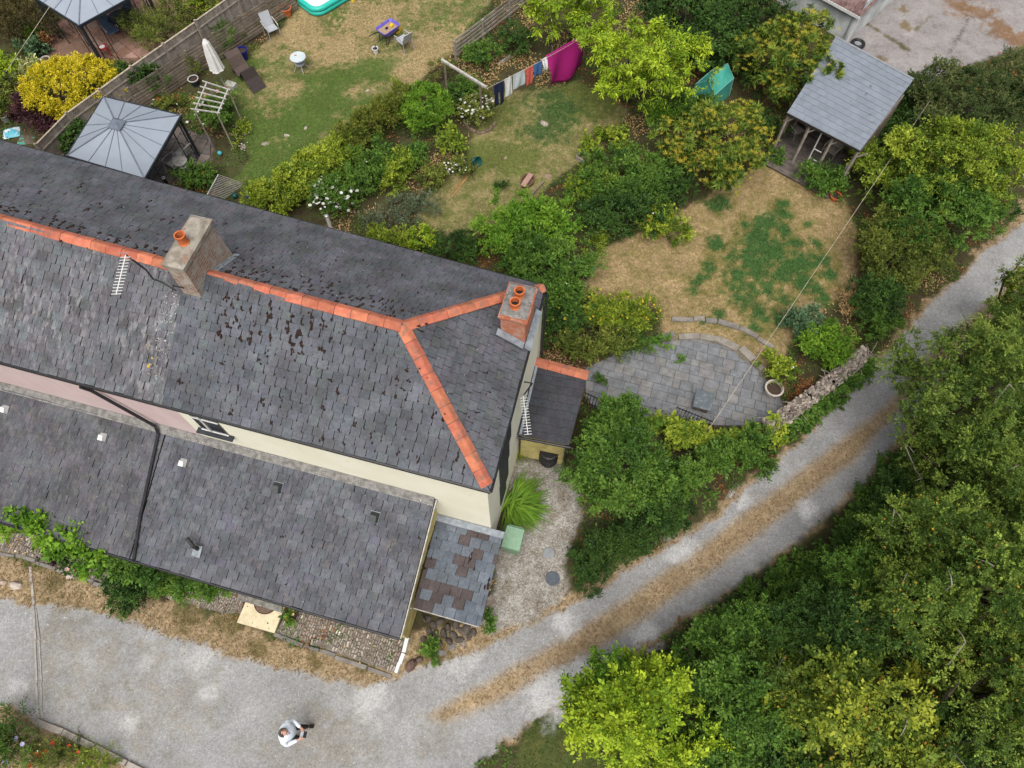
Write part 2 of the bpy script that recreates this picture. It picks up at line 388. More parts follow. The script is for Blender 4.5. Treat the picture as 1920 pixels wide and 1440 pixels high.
def build_ground():
    ny, nx = GX.shape
    idx = np.arange(ny*nx).reshape(ny, nx)
    q = np.stack([idx[:-1,:-1], idx[:-1,1:], idx[1:,1:], idx[1:,:-1]], -1).reshape(-1, 4)
    fz = ZID[:-1,:-1].ravel()
    V = np.stack([GX.ravel(), GY.ravel(), GZ.ravel()], 1)
    m, N, L, B = new_mat('ground_cover')
    geo = N.new('ShaderNodeNewGeometry'); pos = geo.outputs['Position']
    at = {}
    for k in ('ColA', 'ColB', 'Ctl'):
        a = N.new('ShaderNodeAttribute'); a.attribute_name = k; at[k] = a
    sep = N.new('ShaderNodeSeparateColor'); L.new(at['Ctl'].outputs['Color'], sep.inputs[0])
    n1 = noise(N, L, pos, 2.0, 6, .7)
    sub = N.new('ShaderNodeMath'); sub.operation = 'SUBTRACT'; L.new(sep.outputs[0], sub.inputs[0]); L.new(n1, sub.inputs[1])
    t = ramp(N, L, sub.outputs[0], -.2, .2)
    col = mixc(N, L, at['ColA'].outputs['Color'], at['ColB'].outputs['Color'], t)
    # fine tonal grain, stronger on stony ground
    vo = N.new('ShaderNodeTexVoronoi'); vo.inputs['Scale'].default_value = 26; L.new(pos, vo.inputs['Vector'])
    gsep = N.new('ShaderNodeSeparateColor'); L.new(vo.outputs['Color'], gsep.inputs[0])
    n2 = noise(N, L, pos, 38, 4, .7)
    add = N.new('ShaderNodeMath'); add.operation = 'ADD'; L.new(gsep.outputs[0], add.inputs[0]); L.new(n2, add.inputs[1])
    mr = N.new('ShaderNodeMapRange'); mr.inputs[1].default_value = .3; mr.inputs[2].default_value = 1.6
    mr.inputs[3].default_value = .35; mr.inputs[4].default_value = 1.6; L.new(add.outputs[0], mr.inputs[0])
    cc = N.new('ShaderNodeCombineColor')
    for i in range(3): L.new(mr.outputs[0], cc.inputs[i])
    grain = mixc(N, L, (1, 1, 1), cc.outputs[0], sep.outputs[1])
    n3 = noise(N, L, pos, .8, 5, .6)
    mr2 = N.new('ShaderNodeMapRange'); mr2.inputs[1].default_value = .25; mr2.inputs[2].default_value = .75
    mr2.inputs[3].default_value = .78; mr2.inputs[4].default_value = 1.18; L.new(n3, mr2.inputs[0])
    cc2 = N.new('ShaderNodeCombineColor')
    for i in range(3): L.new(mr2.outputs[0], cc2.inputs[i])
    n4 = noise(N, L, pos, 7.5, 5, .7)
    mr4 = N.new('ShaderNodeMapRange'); mr4.inputs[1].default_value = .28; mr4.inputs[2].default_value = .72
    mr4.inputs[3].default_value = .62; mr4.inputs[4].default_value = 1.38; L.new(n4, mr4.inputs[0])
    cc4 = N.new('ShaderNodeCombineColor')
    for i in range(3): L.new(mr4.outputs[0], cc4.inputs[i])
    col = mixc(N, L, col, mixc(N, L, (1, 1, 1), cc4.outputs[0], sep.outputs[2]), 1.0, 'MULTIPLY')
    col = mixc(N, L, col, grain, 1.0, 'MULTIPLY'); col = mixc(N, L, col, cc2.outputs[0], 1.0, 'MULTIPLY')
    L.new(col, B.inputs['Base Color']); B.inputs['Roughness'].default_value = .95; B.inputs['Specular IOR Level'].default_value = .05
    bn = N.new('ShaderNodeBump'); bn.inputs['Strength'].default_value = .6; bn.inputs['Distance'].default_value = .03
    L.new(n2, bn.inputs['Height']); L.new(bn.outputs[0], B.inputs['Normal'])
    M['ground'] = m
    arrs = {'ColA': CA.reshape(-1, 3), 'ColB': CB.reshape(-1, 3), 'Ctl': np.stack([FA.ravel(), SP.ravel(), np.clip(.35 + .65*np.maximum(LAWNW, DRYW), 0, 1).ravel()], 1)}
    for z, nm in enumerate(znames):
        fq = q[fz == z]
        if len(fq) == 0: continue
        u, inv = np.unique(fq, return_inverse=True)
        me = npmesh(nm, V[u], inv.reshape(-1, 4), smooth=True)
        for k, a in arrs.items():
            c = np.ones((len(u), 4), np.float32); c[:, :3] = a[u]
            me.attributes.new(k, 'FLOAT_COLOR', 'POINT').data.foreach_set('color', c.ravel())
        tag(link(nm, me, None, m), kind='structure')
    far = MB()
    R = 900
    for (x0, x1, y0, y1) in ((-R, -32, -R, R), (32, R, -R, R), (-32, 32, -R, -7), (-32, 32, 40, R)):
        far.add([(x0, y0, -.06), (x1, y0, -.06), (x1, y1, -.06), (x0, y1, -.06)], [(0, 1, 2, 3)])
    tag(far.build('ground', PM('far_fields', (.12, .13, .05), (.2, .17, .08), .05, .95)), kind='structure')
build_ground()
def gsample(A, x, y):
    i = np.clip(np.searchsorted(gy, y), 0, len(gy)-1); j = np.clip(np.searchsorted(gx, x), 0, len(gx)-1)
    return A[i, j]

# ------------------------------------------------------------------ leaves, blades, stones (array builders)
def unit(v): return v / (np.linalg.norm(v, axis=-1, keepdims=True) + 1e-9)
def leaf_arrays(p, d, n, Ln, Wd, fold=.1):
    s = unit(np.cross(n, d)); Ln = Ln[:, None]; Wd = Wd[:, None]
    mid = p + d*Ln*.45 + n*Ln*fold
    v = np.stack([p, mid + s*Wd*.5, p + d*Ln, mid - s*Wd*.5], 1).reshape(-1, 3)
    f = np.arange(len(p)*4).reshape(-1, 4)
    return v, f
def leafmesh(name, p, d, n, Ln, Wd, cols, mat, parent=None, fold=.1):
    v, f = leaf_arrays(p, unit(d), unit(n), np.broadcast_to(Ln, len(p)).astype(float), np.broadcast_to(Wd, len(p)).astype(float), fold)
    return link(name, npmesh(name, v, f, cols), parent, mat)
def blades_on(W, dens, Lr, cols, name, label, seed, width=.012, thr=.35):
    r = np.random.default_rng(seed)
    n = int(dens * 64 * 47)
    x = r.uniform(-27, 27, n); y = r.uniform(-2, 35, n)
    w = gsample(W, x, y); g = gsample(FA, x, y); gz = gsample(GZ, x, y)
    keep = r.random(n) < np.where(w > thr, w, 0); x, y, g, gz = x[keep], y[keep], g[keep], gz[keep]
    n = len(x)
    ca = gsample(CA, x, y); cb = gsample(CB, x, y)
    t = (g + r.normal(0, .22, n) > .5)[:, None]
    c = (ca + (cb-ca)*np.clip(g + r.normal(0, .25, n), 0, 1)[:, None]) * r.uniform(.7, 1.2, (n, 1)) * np.array(cols)
    a = r.uniform(0, 2*PI, n); tilt = r.uniform(.15, .8, n)
    d = np.stack([np.cos(a)*np.cos(tilt), np.sin(a)*np.cos(tilt), np.sin(tilt)], 1)
    nn = np.stack([-np.cos(a)*np.sin(tilt), -np.sin(a)*np.sin(tilt), np.cos(tilt)], 1)
    o = leafmesh(name, np.stack([x, y, gz-.005], 1), d, nn, r.uniform(*Lr, n), width, c, M['grass'])
    tag(o, label, 'grass', kind='stuff')
blades_on(LAWNW, 200, (.05, .10), (1.05, 1.05, 1.05), 'lawn_grass', 'short parched lawn grass with green patches', 31, .02)
blades_on(DRYW, 150, (.07, .16), (1.05, .95, .9), 'dry_verge_grass', 'dry straw coloured grass along the lane', 32, .024)
blades_on(np.maximum(clover, cl2), 160, (.05, .11), (1.3, 1.3, 1.2), 'clover_patch', 'dark green clover growing in the dry lawn', 33, .05)
def stones(name, label, W, dens, size, seed, cols, parent=None, thr=.2, cat='gravel'):
    r = np.random.default_rng(seed); n = int(dens * 54 * 37)
    x = r.uniform(-27, 27, n); y = r.uniform(-2, 35, n)
    keep = r.random(n) < np.where(gsample(W, x, y) > thr, gsample(W, x, y), 0); x, y = x[keep], y[keep]; n = len(x)
    s = r.uniform(size[0], size[1], n)
    base = np.array([[-1, -.2, -.3], [.1, -1, -.3], [1, .1, -.3], [-.1, 1, -.3], [0, 0, .6]])
    a = r.uniform(0, 2*PI, n); R = np.stack([np.cos(a), -np.sin(a), np.sin(a), np.cos(a)], 1).reshape(-1, 2, 2)
    v = np.repeat(base[None], n, 0) * (s[:, None, None] * r.uniform(.6, 1.3, (n, 5, 3)))
    v[..., :2] = np.einsum('nij,nkj->nki', R, v[..., :2])
    v += np.stack([x, y, gsample(GZ, x, y)], 1)[:, None]
    f = (np.array([[0, 1, 4], [1, 2, 4], [2, 3, 4], [3, 0, 4]])[None] + np.arange(n)[:, None, None]*5).reshape(-1, 3)
    c = np.repeat(np.array(cols)[r.integers(0, len(cols), n)] * r.uniform(.7, 1.2, (n, 1)), 4, 0)
    o = link(name, npmesh(name, v.reshape(-1, 3), f, c), parent, M['stone_attr'])
    return tag(o, label, cat, kind='stuff')
M['stone_attr'] = PM('stone', (1, 1, 1), (.7, .7, .7), 20, .9, .2, 60, attr=True)
stones('gravel_stone', 'loose pale gravel chippings on the lane and side yard', GRAVW, 95, (.012, .032), 41,
       [(.5,.48,.45), (.36,.35,.33), (.24,.2,.16), (.6,.58,.55), (.3,.26,.2)])

# ------------------------------------------------------------------ cottages
SEc = P(917, 917, 6.0); SWc = P(155, 717, 6.0)
ANG = math.atan2(SEc[1]-SWc[1], SEc[0]-SWc[0])
EX = np.array([math.cos(ANG), math.sin(ANG), 0]); EN = np.array([-EX[1], EX[0], 0])
HO = np.array([SEc[0], SEc[1], 0])
def HW(a, b, z): return HO + EX*a + EN*b + np.array([0, 0, z])
def HL(px, py, z):
    p = P(px, py, z) - HO
    return np.array([p @ EX, p @ EN, z])

M['yellow_wall'] = PM('cream_render', (.87, .845, .70), (.83, .80, .64), 1.2, .85, .12, 60, c3=(.70,.66,.50), scale3=2.2, lo3=.6, hi3=.85)
M['yellow_low'] = PM('yellow_render', (.58, .50, .20), (.42, .34, .13), 3, .85, .15, 50)
M['pink_wall'] = PM('pink_render', (.66, .52, .51), (.61, .47, .46), 1.2, .85, .12, 60)
M['cement'] = PM('cement', (.25, .24, .225), (.13, .125, .115), 7, .9, .4, 40, c3=(.42,.41,.38), scale3=14)
M['cream_paint'] = PM('cream_painted_concrete', (.66, .58, .40), (.55, .47, .31), 5, .8, .15, 40, c3=(.38,.32,.2), scale3=5, lo3=.66, hi3=.8)

def slate_mat(name, dark=.78, streak=0.0, streak_col=(.36, .345, .35), blotch=0.0):
    m, N, L, B = new_mat(name)
    geo = N.new('ShaderNodeNewGeometry'); pos = geo.outputs['Position']
    a = N.new('ShaderNodeAttribute'); a.attribute_name = 'Col'
    n1 = noise(N, L, pos, 1.3, 5, .6); n2 = noise(N, L, pos, 14, 5, .7)
    t = mixc(N, L, (dark, dark, dark*1.02), (1.32, 1.34, 1.4), ramp(N, L, n1, .3, .7))
    t2 = mixc(N, L, (.8, .8, .8), (1.2, 1.2, 1.2), ramp(N, L, n2, .3, .7))
    col = mixc(N, L, a.outputs['Color'], t, 1.0, 'MULTIPLY'); col = mixc(N, L, col, t2, 1.0, 'MULTIPLY')
    if streak:
        s1 = noise(N, L, pos, 1.0, 4, .6, (9, 3.2, 3.2), -ANG)
        s2 = noise(N, L, pos, .55, 3, .5)
        mul = N.new('ShaderNodeMath'); mul.operation = 'MULTIPLY'; L.new(ramp(N, L, s1, .47, .68), mul.inputs[0]); L.new(ramp(N, L, s2, .3, .6), mul.inputs[1])
        m2 = N.new('ShaderNodeMath'); m2.operation = 'MULTIPLY'; L.new(mul.outputs[0], m2.inputs[0]); m2.inputs[1].default_value = streak
        col = mixc(N, L, col, streak_col, m2.outputs[0])
    if blotch:
        s3 = noise(N, L, pos, 3.3, 6, .7)
        m3 = N.new('ShaderNodeMath'); m3.operation = 'MULTIPLY'; L.new(ramp(N, L, s3, .52, .72), m3.inputs[0]); m3.inputs[1].default_value = blotch
        col = mixc(N, L, col, (.25, .21, .185), m3.outputs[0])
    L.new(col, B.inputs['Base Color'])
    B.inputs['Roughness'].default_value = .65; B.inputs['Specular IOR Level'].default_value = .22
    bn = N.new('ShaderNodeBump'); bn.inputs['Strength'].default_value = .25; bn.inputs['Distance'].default_value = .01
    L.new(n2, bn.inputs['Height']); L.new(bn.outputs[0], B.inputs['Normal'])
    return m
M['slate'] = slate_mat('slate')
M['slate_weathered'] = slate_mat('slate_weathered', .75, .62, (.30, .29, .295))
M['slate_low'] = slate_mat('slate_lichened', .72, .3, (.2, .2, .21), .28)
M['slate_dark'] = slate_mat('slate_dark', .85)
M['underlay'] = PM('roof_underlay', (.022, .02, .02), None, 5, .9)
M['moss'] = PM('brown_moss', (.022, .012, .009), (.04, .022, .015), 30, .95, .8, 120)
M['lichen'] = PM('lichen', (1, 1, 1), (.8, .8, .78), 20, .9, .2, 100, attr=True)

def clip_poly(poly, a, b):
    """keep the part of poly left of a->b (2-D)"""
    out = []; n = len(poly)
    sd = [(b[0]-a[0])*(q[1]-a[1]) - (b[1]-a[1])*(q[0]-a[0]) for q in poly]
    for i in range(n):
        j = (i+1) % n
        if sd[i] >= 0: out.append(poly[i])
        if (sd[i] >= 0) != (sd[j] >= 0):
            t = sd[i] / (sd[i]-sd[j]); out.append((poly[i][0]+(poly[j][0]-poly[i][0])*t, poly[i][1]+(poly[j][1]-poly[i][1])*t))
    return out
def area2(poly): return .5*sum(poly[i][0]*poly[(i+1) % len(poly)][1]-poly[(i+1) % len(poly)][0]*poly[i][1] for i in range(len(poly)))

class Roof:
    """slated plane: pts local 3-D, pts[0]->pts[1] is the eave"""
    def __init__(s, root, name, pts, w, gauge, pal, mat, gap=.012, seed=1, jit=1.0, label=None):
        s.root, s.mat, s.w, s.g, s.gap = root, mat, w, gauge, gap
        pts = [np.array(p, float) for p in pts]; s.pts = pts
        s.O = pts[0]; s.U = unit(pts[1]-pts[0]); nn = np.cross(s.U, pts[2]-pts[0]); s.N = unit(nn)
        if s.N[2] < 0: s.N = -s.N
        s.V = np.cross(s.N, s.U)
        base = MB().slab([p - s.N*(.012 + float((p-pts[0]) @ s.N)) for p in pts], .05)
        s.obj = base.build(name, M['underlay'], root)
        if label: s.obj['label'] = label
        uv = [((p-s.O) @ s.U, (p-s.O) @ s.V) for p in pts]
        if area2(uv) < 0: uv = uv[::-1]
        s.uv = uv; s.slates = []; r = np.random.default_rng(seed); s.r = r; s.pal = pal
        vmax = max(v for _, v in uv); umin = min(u for u, _ in uv)-w; umax = max(u for u, _ in uv)+w
        k = 0; v = -.03
        while v < vmax:
            u = umin + (0 if k % 2 == 0 else w/2) + r.normal(0, .012*jit)
            while u < umax:
                u1 = u + w*(1 + r.normal(0, .03*jit)); ww = u1-u-gap
                v0 = v + r.normal(0, .006*jit)
                rect = [(u, v0), (u+ww, v0), (u+ww, v0+gauge+.02), (u, v0+gauge+.02)]
                poly = rect
                for i in range(len(uv)):
                    a_, b_ = uv[i], uv[(i+1) % len(uv)]
                    if i == 0 and abs(a_[1]) < 1e-6 and abs(b_[1]) < 1e-6: continue
                    poly = clip_poly(poly, a_, b_)
                    if len(poly) < 3: break
                if len(poly) >= 3 and area2(poly) > .004:
                    whole = abs(area2(poly) - area2(rect)) < 1e-4
                    s.slates.append(dict(poly=poly, v0=v0, whole=whole, u0=u, ww=ww, ci=int(r.integers(0, len(pal))), dn=r.normal(0, .0025*jit)))
                u = u1
            v += gauge; k += 1
    def world3(s, u, v, n=0): return s.O + s.U*u + s.V*v + s.N*n
    def px_area(s, sl):
        q = [HW(*s.world3(u, v)) for u, v in sl['poly']]
        X, Y = PROJ(np.array(q))
        if X.max() < 0 or X.min() > 1920 or Y.max() < 0 or Y.min() > 1440: return 0
        return abs(area2(list(zip(X, Y))))
    def emit(s, solo):
        top = lambda sl, v: .038 - .030*(v-sl['v0'])/s.g + sl['dn']
        mb = MB(); Rm = Matrix(np.stack([s.U, s.V, s.N], 1).tolist()).to_4x4()
        meshes = {}
        for sl in s.slates:
            if sl.get('solo'):
                key = (sl['ci'], round(sl['ww']/.02))
                if key not in meshes:
                    ww, g = sl['ww'], s.g+.02; c = s.pal[sl['ci']]
                    e = lambda v: .038 - .030*v/s.g
                    ch = .006
                    v8 = [(0,0,e(0)-.018),(ww,0,e(0)-.018),(ww,g,e(g)-.018),(0,g,e(g)-.018),
                          (ch,0,e(0)),(ww-ch,ch*.5,e(0)),(ww,g,e(g)),(0,g,e(g))]
                    b_ = MB().add(v8, BOXF, c); b_.c[2:] = [tuple(q*.4 for q in c)]*4  # edge faces coloured darker: painted shadow lines between slate courses
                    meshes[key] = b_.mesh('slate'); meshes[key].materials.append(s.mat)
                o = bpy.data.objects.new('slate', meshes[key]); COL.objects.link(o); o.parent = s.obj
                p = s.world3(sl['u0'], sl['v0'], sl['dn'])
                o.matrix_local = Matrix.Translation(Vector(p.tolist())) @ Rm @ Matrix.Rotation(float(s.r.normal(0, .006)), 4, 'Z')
            else:
                k = len(sl['poly'])
                vt = [s.world3(u, v, top(sl, v)) for u, v in sl['poly']]; vb = [s.world3(u, v, top(sl, v)-.018) for u, v in sl['poly']]
                mb.add(vt+vb, [tuple(range(k))] + [(i, k+i, k+(i+1) % k, (i+1) % k) for i in range(k)], s.pal[sl['ci']]); mb.c[-k:] = [tuple(q*.4 for q in s.pal[sl['ci']])]*k  # joined slates get the same shadow line painted on their edges
        if mb.n:
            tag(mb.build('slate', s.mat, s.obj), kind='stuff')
    def patches(s, name, mat, items, kind='stuff'):
        """low mounds lying on the slates: items of (u, v, ru, rv, h, col)"""
        mb = MB(); r = s.r
        for (u, v, ru, rv, h, c) in items:
            n = 7; a = np.arange(n)*2*PI/n + r.uniform(0, 1)
            rr = r.uniform(.7, 1.2, n)
            pts = [s.world3(u+ru*rr[i]*math.cos(a[i]), v+rv*rr[i]*math.sin(a[i]), .014) for i in range(n)]
            pts2 = [s.world3(u+.6*ru*rr[i]*math.cos(a[i]), v+.6*rv*rr[i]*math.sin(a[i]), .03+h) for i in range(n)]
            mb.add(pts+pts2, [tuple(range(n, 2*n))] + [(i, (i+1) % n, n+(i+1) % n, n+i) for i in range(n)], c)
        if mb.n: tag(mb.build(name, mat, s.obj), kind=kind)

def pal(base, n, var=.16, seed=0, extra=()):
    r = np.random.default_rng(seed)
    L_ = [tuple(np.array(base)*(1+r.normal(0, var))*(1+r.normal(0, .03, 3))) for _ in range(n)]
    return [tuple(np.clip(c, .01, .9)) for c in L_] + list(extra)

def make_house(name, label):
    return thing(name, label, 'house', HO, ANG)

EV, RZ, RS = 6.0, 7.86, 3.05
nb = lambda a: 6.2 + (-a)*.047          # north eave runs slightly out of parallel
rb = lambda a: 2.92 + (-a-3.02)*.028    # ridge
SPL = -8.95
yel = make_house('end_cottage', 'cream yellow end cottage with hipped slate roof and orange ridge tiles')
pnk = make_house('terrace_cottage', 'pale pink cottage with weathered streaky slate roof at the left edge')

# walls
MB().box(((SPL-.1)/2, 3.05, 2.96), (-.1-SPL, 5.86, 5.92)).build('wall', M['yellow_wall'], yel)
MB().box(((SPL-24)/2, 3.3, 2.96), (24+SPL, 6.36, 5.92)).build('wall', M['pink_wall'], pnk)
def wedge(a0, a1, prof):
    k = len(prof); v = [(a0, b, z) for b, z in prof] + [(a1, b, z) for b, z in prof]
    return MB().add(v, [tuple(range(k)), tuple(range(k, 2*k))[::-1]] + [(i, k+i, k+(i+1) % k, (i+1) % k) for i in range(k)])
LT, LB, LBB = 3.42, 1.95, -3.56
LS = -10.1
wedge(LS, -1.78, [(-3.42, 0), (.15, 0), (.15, LT-.1), (-3.42, LB-.06)]).build('lower_wall', M['yellow_low'], yel)
wedge(-24, LS, [(-3.42, 0), (.15, 0), (.15, LT-.1), (-3.42, LB-.06)]).build('lower_wall', M['pink_wall'], pnk)

sl_y = pal((.086, .090, .100), 14, .07, 1, [(.105, .109, .12)])
sl_n = pal((.086, .088, .096), 12, .06, 2)
sl_p = pal((.096, .097, .104), 14, .06, 3)
sl_l = pal((.080, .083, .092), 14, .07, 4, [(.100, .104, .114)])
sl_lp = pal((.078, .079, .085), 14, .05, 5)
roofs_y, roofs_p = [], []
def add_roof(lst, *a, **k):
    r_ = Roof(*a, **k); lst.append(r_); return r_
AP = (-3.02, rb(-3.02), RZ)
r_ys = add_roof(roofs_y, yel, 'roof', [(SPL, 0, EV), (0, 0, EV), AP, (SPL, rb(SPL), RZ)], .285, .245, sl_y, M['slate'], seed=11, label='south slope of dark slates with brown moss')
r_ye = add_roof(roofs_y, yel, 'roof', [(0, 0, EV), (-.16, nb(0), EV), AP], .285, .245, sl_n, M['slate'], seed=12)
r_yn = add_roof(roofs_y, yel, 'roof', [(-.16, nb(0), EV), (SPL, nb(SPL), EV), (SPL, rb(SPL), RZ), AP], .285, .245, sl_n, M['slate'], seed=13, gap=.009, jit=1.0)
r_ps = add_roof(roofs_p, pnk, 'roof', [(-24, .06, EV), (SPL, 0, EV), (SPL, rb(SPL), RZ), (-24, rb(-24), RZ)], .285, .245, sl_p, M['slate_weathered'], seed=14, label='weathered slates streaked pale')
r_pn = add_roof(roofs_p, pnk, 'roof', [(SPL, nb(SPL), EV), (-24, nb(-24), EV), (-24, rb(-24), RZ), (SPL, rb(SPL), RZ)], .285, .245, sl_n, M['slate'], seed=15, gap=.009, jit=1.0)
r_yl = add_roof(roofs_y, yel, 'lower_roof', [(LS+.02, LBB, LB), (-1.70, LBB, LB), (-1.70, .1, LT), (LS+.02, .1, LT)], .32, .255, sl_l, M['slate_low'], seed=16, gap=.013)
r_pl = add_roof(roofs_p, pnk, 'lower_roof', [(-24, LBB-.05, LB), (LS-.02, LBB, LB), (LS-.02, .1, LT), (-24, .1, LT)], .32, .255, sl_lp, M['slate_low'], seed=17, gap=.007)
# store lean-to at the corner: grey slates with purple-brown ones mixed in
grey = [(0.104, 0.119, 0.137), (0.090, 0.104, 0.121), (0.115, 0.130, 0.148), (0.097, 0.112, 0.124)]; brown = [(0.068, 0.053, 0.050), (0.076, 0.060, 0.056)]
r_st = add_roof(roofs_y, yel, 'store_roof', [(-1.68, -2.64, 1.5), (.36, -2.64, 1.5), (.30, .10, 1.80), (-1.76, .10, 1.80)], .335, .30, grey+brown, M['slate_dark'], seed=18, gap=.006, jit=.5)
for sl in r_st.slates:
    cu, cv = sl['u0']/2.04, sl['v0']/2.75
    pb = .6 if (.30 < cu < .62 and .42 < cv < .95) else (.4 if cv < .35 and cu < .7 else .05)
    sl['ci'] = (4 + int(r_st.r.integers(0, 2))) if r_st.r.random() < pb else int(r_st.r.integers(0, 4))
r_po = add_roof(roofs_y, yel, 'porch_roof', [(-.08, 3.10, 2.25), (1.58, 3.20, 2.25), (1.62, 5.5, 2.83), (-.14, 5.56, 2.83)], .30, .26, pal((.040, .041, .045), 8, .1, 7), M['slate_dark'], seed=19, gap=.005, jit=.4)

for lst in (roofs_y, roofs_p):
    al = []
    for R_ in lst:
        for sl in R_.slates:
            if sl['whole'] and R_ not in (r_yn, r_pn): al.append((R_.px_area(sl), sl))
    al.sort(key=lambda t: -t[0])
    for ar, sl in al[:300]:
        if ar > 0: sl['solo'] = True
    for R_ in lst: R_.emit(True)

# moss, lichen and droppings
rg = np.random.default_rng(77)
def moss_on(R_, n, vlo, vhi, size, p_big=.15, ulim=None, vbias=1.0):
    it = []; vm = max(v for _, v in R_.uv)
    cand = [sl for sl in R_.slates if vlo*vm <= sl['v0'] <= vhi*vm and (ulim is None or ulim[0] <= sl['u0'] <= ulim[1])]
    pr = np.array([(.15 + (sl['v0']/vm)**vbias) for sl in cand]); pr /= pr.sum()
    for i in rg.choice(len(cand), min(n, len(cand)), replace=False, p=pr):
        sl = cand[i]; big = rg.random() < p_big
        ru = rg.uniform(.012, .026)*size*(1.8 if big else 1); rv = rg.uniform(.018, .045)*size*(1.5 if big else 1)
        u = sl['u0'] + rg.normal(0, .012); v = sl['v0'] + rg.uniform(-.01, .06)
        it.append((u, v, ru, rv, rg.uniform(.005, .02), (1, 1, 1)))
        if big:
            for _ in range(3): it.append((u+rg.normal(0, ru), v+rg.normal(0, rv), ru*.8, rv*.8, .012, (1, 1, 1)))
    return it
LU = -SPL
r_ys.patches('moss', M['moss'], moss_on(r_ys, 330, 0, .9, 1.25, .16, (LU-8.6, LU-.6)) + moss_on(r_ys, 34, .6, .9, 1.5, .7, (1.2, 4.2)))
r_ye.patches('moss', M['moss'], moss_on(r_ye, 90, 0, .95, .9, .1))
r_yn.patches('moss', M['moss'], moss_on(r_yn, 150, .3, .92, .9, .15, vbias=2) + moss_on(r_yn, 90, .72, .93, 1.3, .7, vbias=3))
r_pn.patches('moss', M['moss'], moss_on(r_pn, 330, .25, .93, 1.1, .3, vbias=2.5) + moss_on(r_pn, 120, .75, .93, 1.5, .8, vbias=3))
r_yl.patches('moss', M['moss'], moss_on(r_yl, 150, .05, .9, .8, .08, (2.2, 8.4), .3))
r_st.patches('moss', M['moss'], moss_on(r_st, 8, .2, .95, 1.5, .4))
def specks(R_, n, box=None, rr=(.004, .012), cols=((.55, .55, .53),)):
    it = []; vm = max(v for _, v in R_.uv); um = max(u for u, _ in R_.uv)
    b = box or (0, um, 0, vm)
    for _ in range(n):
        u, v = rg.uniform(b[0], b[1]), rg.uniform(b[2], b[3]); q = (u, v); ok = True
        for i in range(len(R_.uv)):
            a_, b_ = R_.uv[i], R_.uv[(i+1) % len(R_.uv)]
            if (b_[0]-a_[0])*(q[1]-a_[1]) - (b_[1]-a_[1])*(q[0]-a_[0]) < .02: ok = False
        if ok: it.append((u, v, rg.uniform(*rr), rg.uniform(*rr)*1.3, -.006, cols[rg.integers(0, len(cols))]))
    return it
W3 = ((.6, .6, .58), (.45, .45, .43))
r_ys.patches('lichen', M['lichen'], specks(r_ys, 130, None, (.004, .011), W3))
r_ye.patches('lichen', M['lichen'], specks(r_ye, 170, None, (.004, .016), W3))
r_yn.patches('lichen', M['lichen'], specks(r_yn, 260, None, (.006, .02), ((.24, .24, .24), (.3, .3, .3), (.5, .5, .48))))
r_pn.patches('lichen', M['lichen'], specks(r_pn, 200, (0, 13, 0, 4), (.006, .02), ((.24, .24, .24), (.3, .3, .3), (.5, .5, .48))))
PU = 24+SPL
lich = specks(r_ps, 260, (PU-.55, PU-.08, 1.3, 3.0), (.006, .02), ((.62, .62, .6), (.5, .48, .4), (.35, .34, .33)))
lich += specks(r_ps, 60, (PU-.75, PU-.25, .5, 1.5), (.008, .024), ((.5, .38, .1), (.36, .3, .16), (.5, .48, .4)))
lich += specks(r_ps, 7, (PU-.6, PU-.45, .85, 1.1), (.03, .05), ((.5, .34, .04),))
lich += specks(r_ps, 60, None, (.005, .012), W3)
r_ps.patches('lichen', M['lichen'], lich)
r_yl.patches('lichen', M['lichen'], specks(r_yl, 50, None, (.006, .016), W3))
r_pl.patches('lichen', M['lichen'], specks(r_pl, 60, (9, 14, 0, 4), (.006, .014), W3))

# ridge and hip tiles, one by one
def ridge_run(root, p0, p1, seg=.45, wd=.168, drop=.095, lift=.08, end=None):
    p0, p1 = np.array(p0, float), np.array(p1, float); L_ = np.linalg.norm(p1-p0); n = max(1, round(L_/seg))
    d = (p1-p0)/L_; sx = unit(np.cross(d, np.array([0, 0, 1.0]))); up = np.cross(sx, d); sg = L_/n
    meshes = []
    for var in range(5):
        mb = MB(); c = rg.uniform(.8, 1.12); ln = sg - .012
        prof = [(-wd, -drop), (-wd*.55, -drop*.42), (-.04, -.004), (0, .008), (.04, -.004), (wd*.55, -drop*.42), (wd, -drop)]
        v = []
        for y in (0, ln):
            for t in (0, -.022):
                v += [(x, y, z+t) for x, z in prof]
        k = 7; f = []
        for i in range(6):
            f += [(i, i+1, 2*k+i+1, 2*k+i), (k+i+1, k+i, 3*k+i, 3*k+i+1), (i+1, i, k+i, k+i+1), (2*k+i, 2*k+i+1, 3*k+i+1, 3*k+i)]
        f += [(0, 2*k, 3*k, k), (k-1, 2*k-1, 4*k-1, 3*k-1)]
        mb.add(v, f, (c, c*rg.uniform(.92, 1.05), c)); me = mb.mesh('ridge_tile'); me.materials.append(M['ridge']); meshes.append(me)
    Rm = Matrix(np.stack([sx, d, up], 1).tolist()).to_4x4()
    for i in range(n):
        o = bpy.data.objects.new('ridge_tile', meshes[int(rg.integers(0, 5))]); COL.objects.link(o); o.parent = root
        q = p0 + d*(i*sg) + up*(lift + .006*(i % 2))
        o.matrix_local = Matrix.Translation(Vector(q.tolist())) @ Rm @ Matrix.Rotation(float(rg.normal(0, .012)), 4, 'Z')
    jm = MB()
    for i in range(n+1):
        if rg.random() < .5:
            q = p0 + d*(i*sg)
            jm.bar(q - sx*.12 - up*.02, q + up*.056, .016, .012).bar(q + sx*.12 - up*.02, q + up*.056, .016, .012)
    if jm.n: jm.build('mortar_joint', M['cement'], root)
    MB().bar(p0+up*.0-sx*.0, p1, .2, .05).build('mortar_bed', M['cement'], root)
ridge_run(r_ys.obj, (-8.35, rb(-8.4), RZ), AP)
